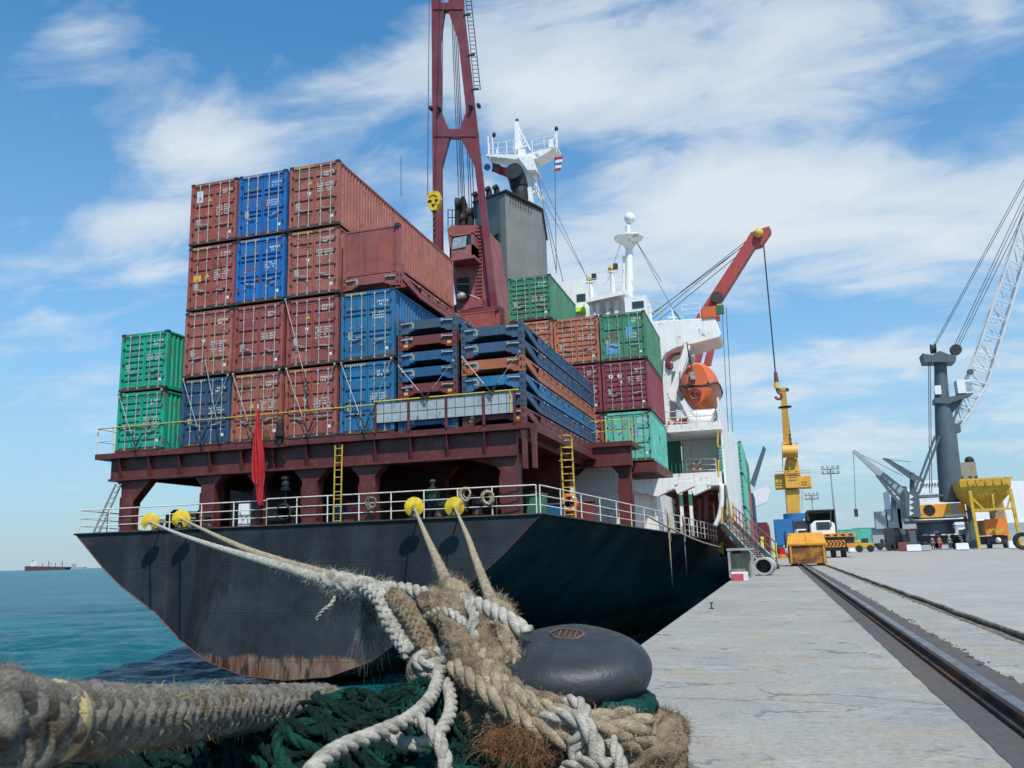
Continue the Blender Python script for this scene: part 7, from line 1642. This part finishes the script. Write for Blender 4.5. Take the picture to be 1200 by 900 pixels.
strand([A_(502, 700, 4.3), A_(528, 728, 4.08), A_(546, 766, 3.92), A_(572, 806, 3.78), A_(606, 836, 3.7)], .058, 'rope_brown', 'braid', 2600, .032, 29, 'foremost matted brown rope, from the tan splice down to the tan ropes', w=.003, lump=.5, mats2='rope_tan')
strand([A_(556, 716, 4.2), A_(590, 736, 4.04), A_(600, 770, 3.95), A_(628, 806, 3.84)], .045, 'rope_tan', 'braid', 1500, .035, 30, 'short light brown rope under the white laid rope at the bollard cap', lump=.5, mats2='rope_cream')
strand([A_(530, 718, 4.15), A_(540, 752, 4.0), A_(548, 786, 3.92), A_(566, 818, 3.84), A_(590, 846, 3.76)], .07, 'rope_brown', 'braid', 2400, 0.035, 28, 'thick matted brown rope left of the woolly ones, above the orange tuft', w=.003, mats2='rope_tan', lump=.42)
def ringpts(r_, z_, a0, a1, n, wob=.03, seed=0):
    q = random.Random(seed); return [BC + Vector(((r_ + q.uniform(-wob, wob)) * math.cos(a), (r_ + q.uniform(-wob, wob)) * math.sin(a), z_ + q.uniform(-wob, wob) * .5)) for a in [lerp(a0, a1, i / n) for i in range(n + 1)]]
strand(ringpts(.385, .085, -2.6, 2.4, 14, .03, 1), .085, 'rope_brown', 'braid', 3200, .05, 31, 'brown woolly coil on the quay right of the bollard', lump=.45)
strand(ringpts(.33, .215, -2.2, 2.6, 14, .02, 2), .072, 'rope_tan', 'braid', 2200, .05, 32, 'upper brown coil wound round the bollard neck, right of the cap', lump=.45, mats2='rope_brown')
strand(ringpts(.42, .19, -1.1, .7, 8, .02, 3), .06, 'rope_brown', 'braid', 1800, .05, 33, 'outermost fuzzy coil hanging at the right of the bollard', lump=.5)
mb = MB('rope_bright_green'); P = braid(mb, ringpts(.30, .31, -1.0, .6, 6, .01, 6), .05, lump=.2); fuzz(mb, P, .05, 200, .03, .002, 6); mb.build('green_rope', smooth=True, label='short green rope wedged under the right side of the bollard cap', cat='rope')
mb = MB('rope_white')
rope3(mb, [A_(618, 858, 3.6), A_(640, 843, 3.56), A_(664, 840, 3.53), A_(684, 848, 3.5), A_(694, 864, 3.48), A_(700, 884, 3.46), A_(706, 925, 3.42)], .034, seed=41)
rope3(mb, [A_(664, 822, 3.66), A_(680, 826, 3.6), A_(686, 842, 3.53), A_(680, 862, 3.5), A_(672, 882, 3.5), A_(690, 905, 3.46)], .03, seed=42)
rope3(mb, [A_(716, 866, 3.52), A_(720, 876, 3.5), A_(726, 890, 3.46), A_(731, 915, 3.42)], .027, seed=43)
rope3(mb, [A_(660, 902, 3.5), A_(690, 893, 3.45), A_(715, 898, 3.43)], .03, seed=44)
mb.build('white_rope', smooth=True, label='pale laid rope hanging down the front of the bollard coils to the picture edge', cat='rope')
mb = MB('fibre_orange'); r = random.Random(9)
for k in range(1500):
    a = r.uniform(-1, 1); p = A_(600 + a * 24 + r.gauss(0, 6), 846 + abs(a) * 14 + r.uniform(0, 46), r.uniform(3.40, 3.62)); hair(mb, p, Vector((a * .9 + r.gauss(0, .8), r.gauss(-.2, .5), r.gauss(-.7, .5))), r.uniform(.05, .17), .003, r, .35, .5)
mb.build('fibre_tuft', label='orange brown tuft of unravelled fibres below the brown ropes', cat='rope fibres', loc=A_(600, 890, 3.7))
mb = MB('tape_cream'); 
for k in range(120): hair(mb, A_(437 + r.gauss(0, 4), 893 + r.gauss(0, 4), 3.65), Vector((r.gauss(.3, .4), 0, .8)), r.uniform(.03, .09), .004, r, 0, .2)
mb.build('fibre_tuft', label='small yellow tuft sticking out of the green heap at the bottom edge', cat='rope fibres', loc=A_(437, 897, 3.65))

# ---- heap of green rope
def heap_h(x, y):
    best = 0
    for (ax, ay, bx_, by_, hh, w_) in ((-2.8, 2.1, -1.95, 3.35, .40, .48), (-1.95, 3.35, -1.40, 4.2, .40, .38), (-1.6, 3.95, -1.05, 3.8, .22, .30), (-2.4, 2.8, -1.3, 3.5, .2, .5), (-2.2, 1.7, -2.5, 2.6, .30, .4)):
        dx, dy = bx_ - ax, by_ - ay; t = max(0, min(1, ((x - ax) * dx + (y - ay) * dy) / (dx * dx + dy * dy))); d = math.hypot(x - ax - t * dx, y - ay - t * dy); best = max(best, hh * math.exp(-(d / w_) ** 2))
    return best
mb = MB('rope_green'); G = []
for i in range(70):
    row = []
    for j in range(70):
        x, y = lerp(-3.0, -.85, j / 69), lerp(2.0, 4.5, i / 69); h = heap_h(x, y); row.append((x, y, .006 + max(0, h - .02) + (h > .03) * .035 * mnoise.noise(Vector((x * 9, y * 9, 1)))))
    G.append(row)
mb.grid(G); r = random.Random(31)
for k in range(230):
    a = r.random() * 6.28; x, y = r.uniform(-2.8, -1.0), r.uniform(2.3, 4.4)
    if heap_h(x, y) < .09: continue
    pts = []
    for s_ in range(10):
        pts.append(Vector((x, y, heap_h(x, y) + .012 + r.uniform(-.01, .03)))); a += r.gauss(0, .45); x += .075 * math.cos(a); y += .075 * math.sin(a)
        x = min(-.9, max(-2.9, x)); y = min(4.45, max(2.1, y))
    mb.use(r.choice(('rope_green', 'rope_green', 'rope_bright_green')))
    P = rope3(mb, pts, r.choice((.011, .013, .016, .024)), seed=k, n=5, step=.016)
    fuzz(mb, P, .018, 40, .04, .002, k, droop=.2)
mb.use('rope_bright_green')
for k in range(1100):
    x, y = r.gauss(-1.5, .2), r.gauss(4.05, .22)
    if y < 4.5: hair(mb, Vector((x, y, heap_h(x, y) + .03)), Vector((r.gauss(0, .6), r.gauss(-.2, .5), 1)), r.uniform(.04, .10), .004, r, .2, .3)
mb.build('green_rope_heap', smooth=True, label='heap of dark green tangled rope lying under the thick grey hawser', cat='rope heap', loc=(-1.9, 3.3, 0))

# ---- thick grey hawser crossing the lower left corner
hw_ = thing('hawser', 'thick worn grey plaited hawser with a cream collar, lying above the green rope heap', 'hawser', (-1.8, 2.4, .3))
pts = [Vector((-1.43, .75, .36)), Vector((-1.50, 1.0, .50)), at(-40, 848, 1.22), at(0, 846, 1.36), at(60, 846, 1.55), at(130, 843, 1.85), at(210, 838, 2.3), at(280, 832, 2.85), at(340, 826, 3.35), at(385, 826, 3.75), at(410, 845, 4.0)]
mb = MB('rope_grey'); P = plait(mb, pts, .082, seed=5, n=9, pitch=5.6, n_st=6, step=.12); fuzz(mb, P, .076, 6500, .028, .0015, 51, droop=.15)
mb.use('tape_cream'); r = random.Random(4)
for k in range(40):
    i = r.randrange(int(len(P) * .15), len(P) - 2); fuzz(mb, P[i - 1:i + 2], .080, 14, .04, .003, k, droop=.3)
mb.build('plaited_body', hw_, smooth=True)
i0 = min(range(len(P)), key=lambda i: (P[i] - at(56, 846, 1.54)).length); seg = P[max(0, i0 - 2):i0 + 3]
mb = MB('tape_cream'); braid(mb, [seg[0], seg[2], seg[-1]], .086, lump=.05, seed=3); mb.build('collar', hw_, smooth=True)
mb = MB('rope_grey'); q = [at(36, 850, 1.38), at(18, 846, 1.3), at(2, 838, 1.24), at(-22, 836, 1.16), at(-50, 850, 1.08)]
P = plait(mb, q, .075, seed=8); fuzz(mb, P, .07, 900, .04, .0016, 8)
q = [at(38, 862, 1.4), at(20, 876, 1.3), at(0, 888, 1.22), at(-30, 896, 1.12)]
P = plait(mb, q, .065, seed=9); fuzz(mb, P, .06, 600, .04, .0016, 9)
mb.use('rope_white'); rope3(mb, [at(20, 826, 1.2), at(4, 832, 1.16), at(-25, 842, 1.1)], .022, seed=2); rope3(mb, [at(22, 838, 1.19), at(5, 846, 1.15), at(-25, 858, 1.08)], .018, seed=3)
mb.use('cloth_blue'); rope3(mb, [at(14, 858, 1.18), at(0, 862, 1.14), at(-25, 868, 1.08)], .02, seed=4); mb.build('eye_loop', hw_, smooth=True)
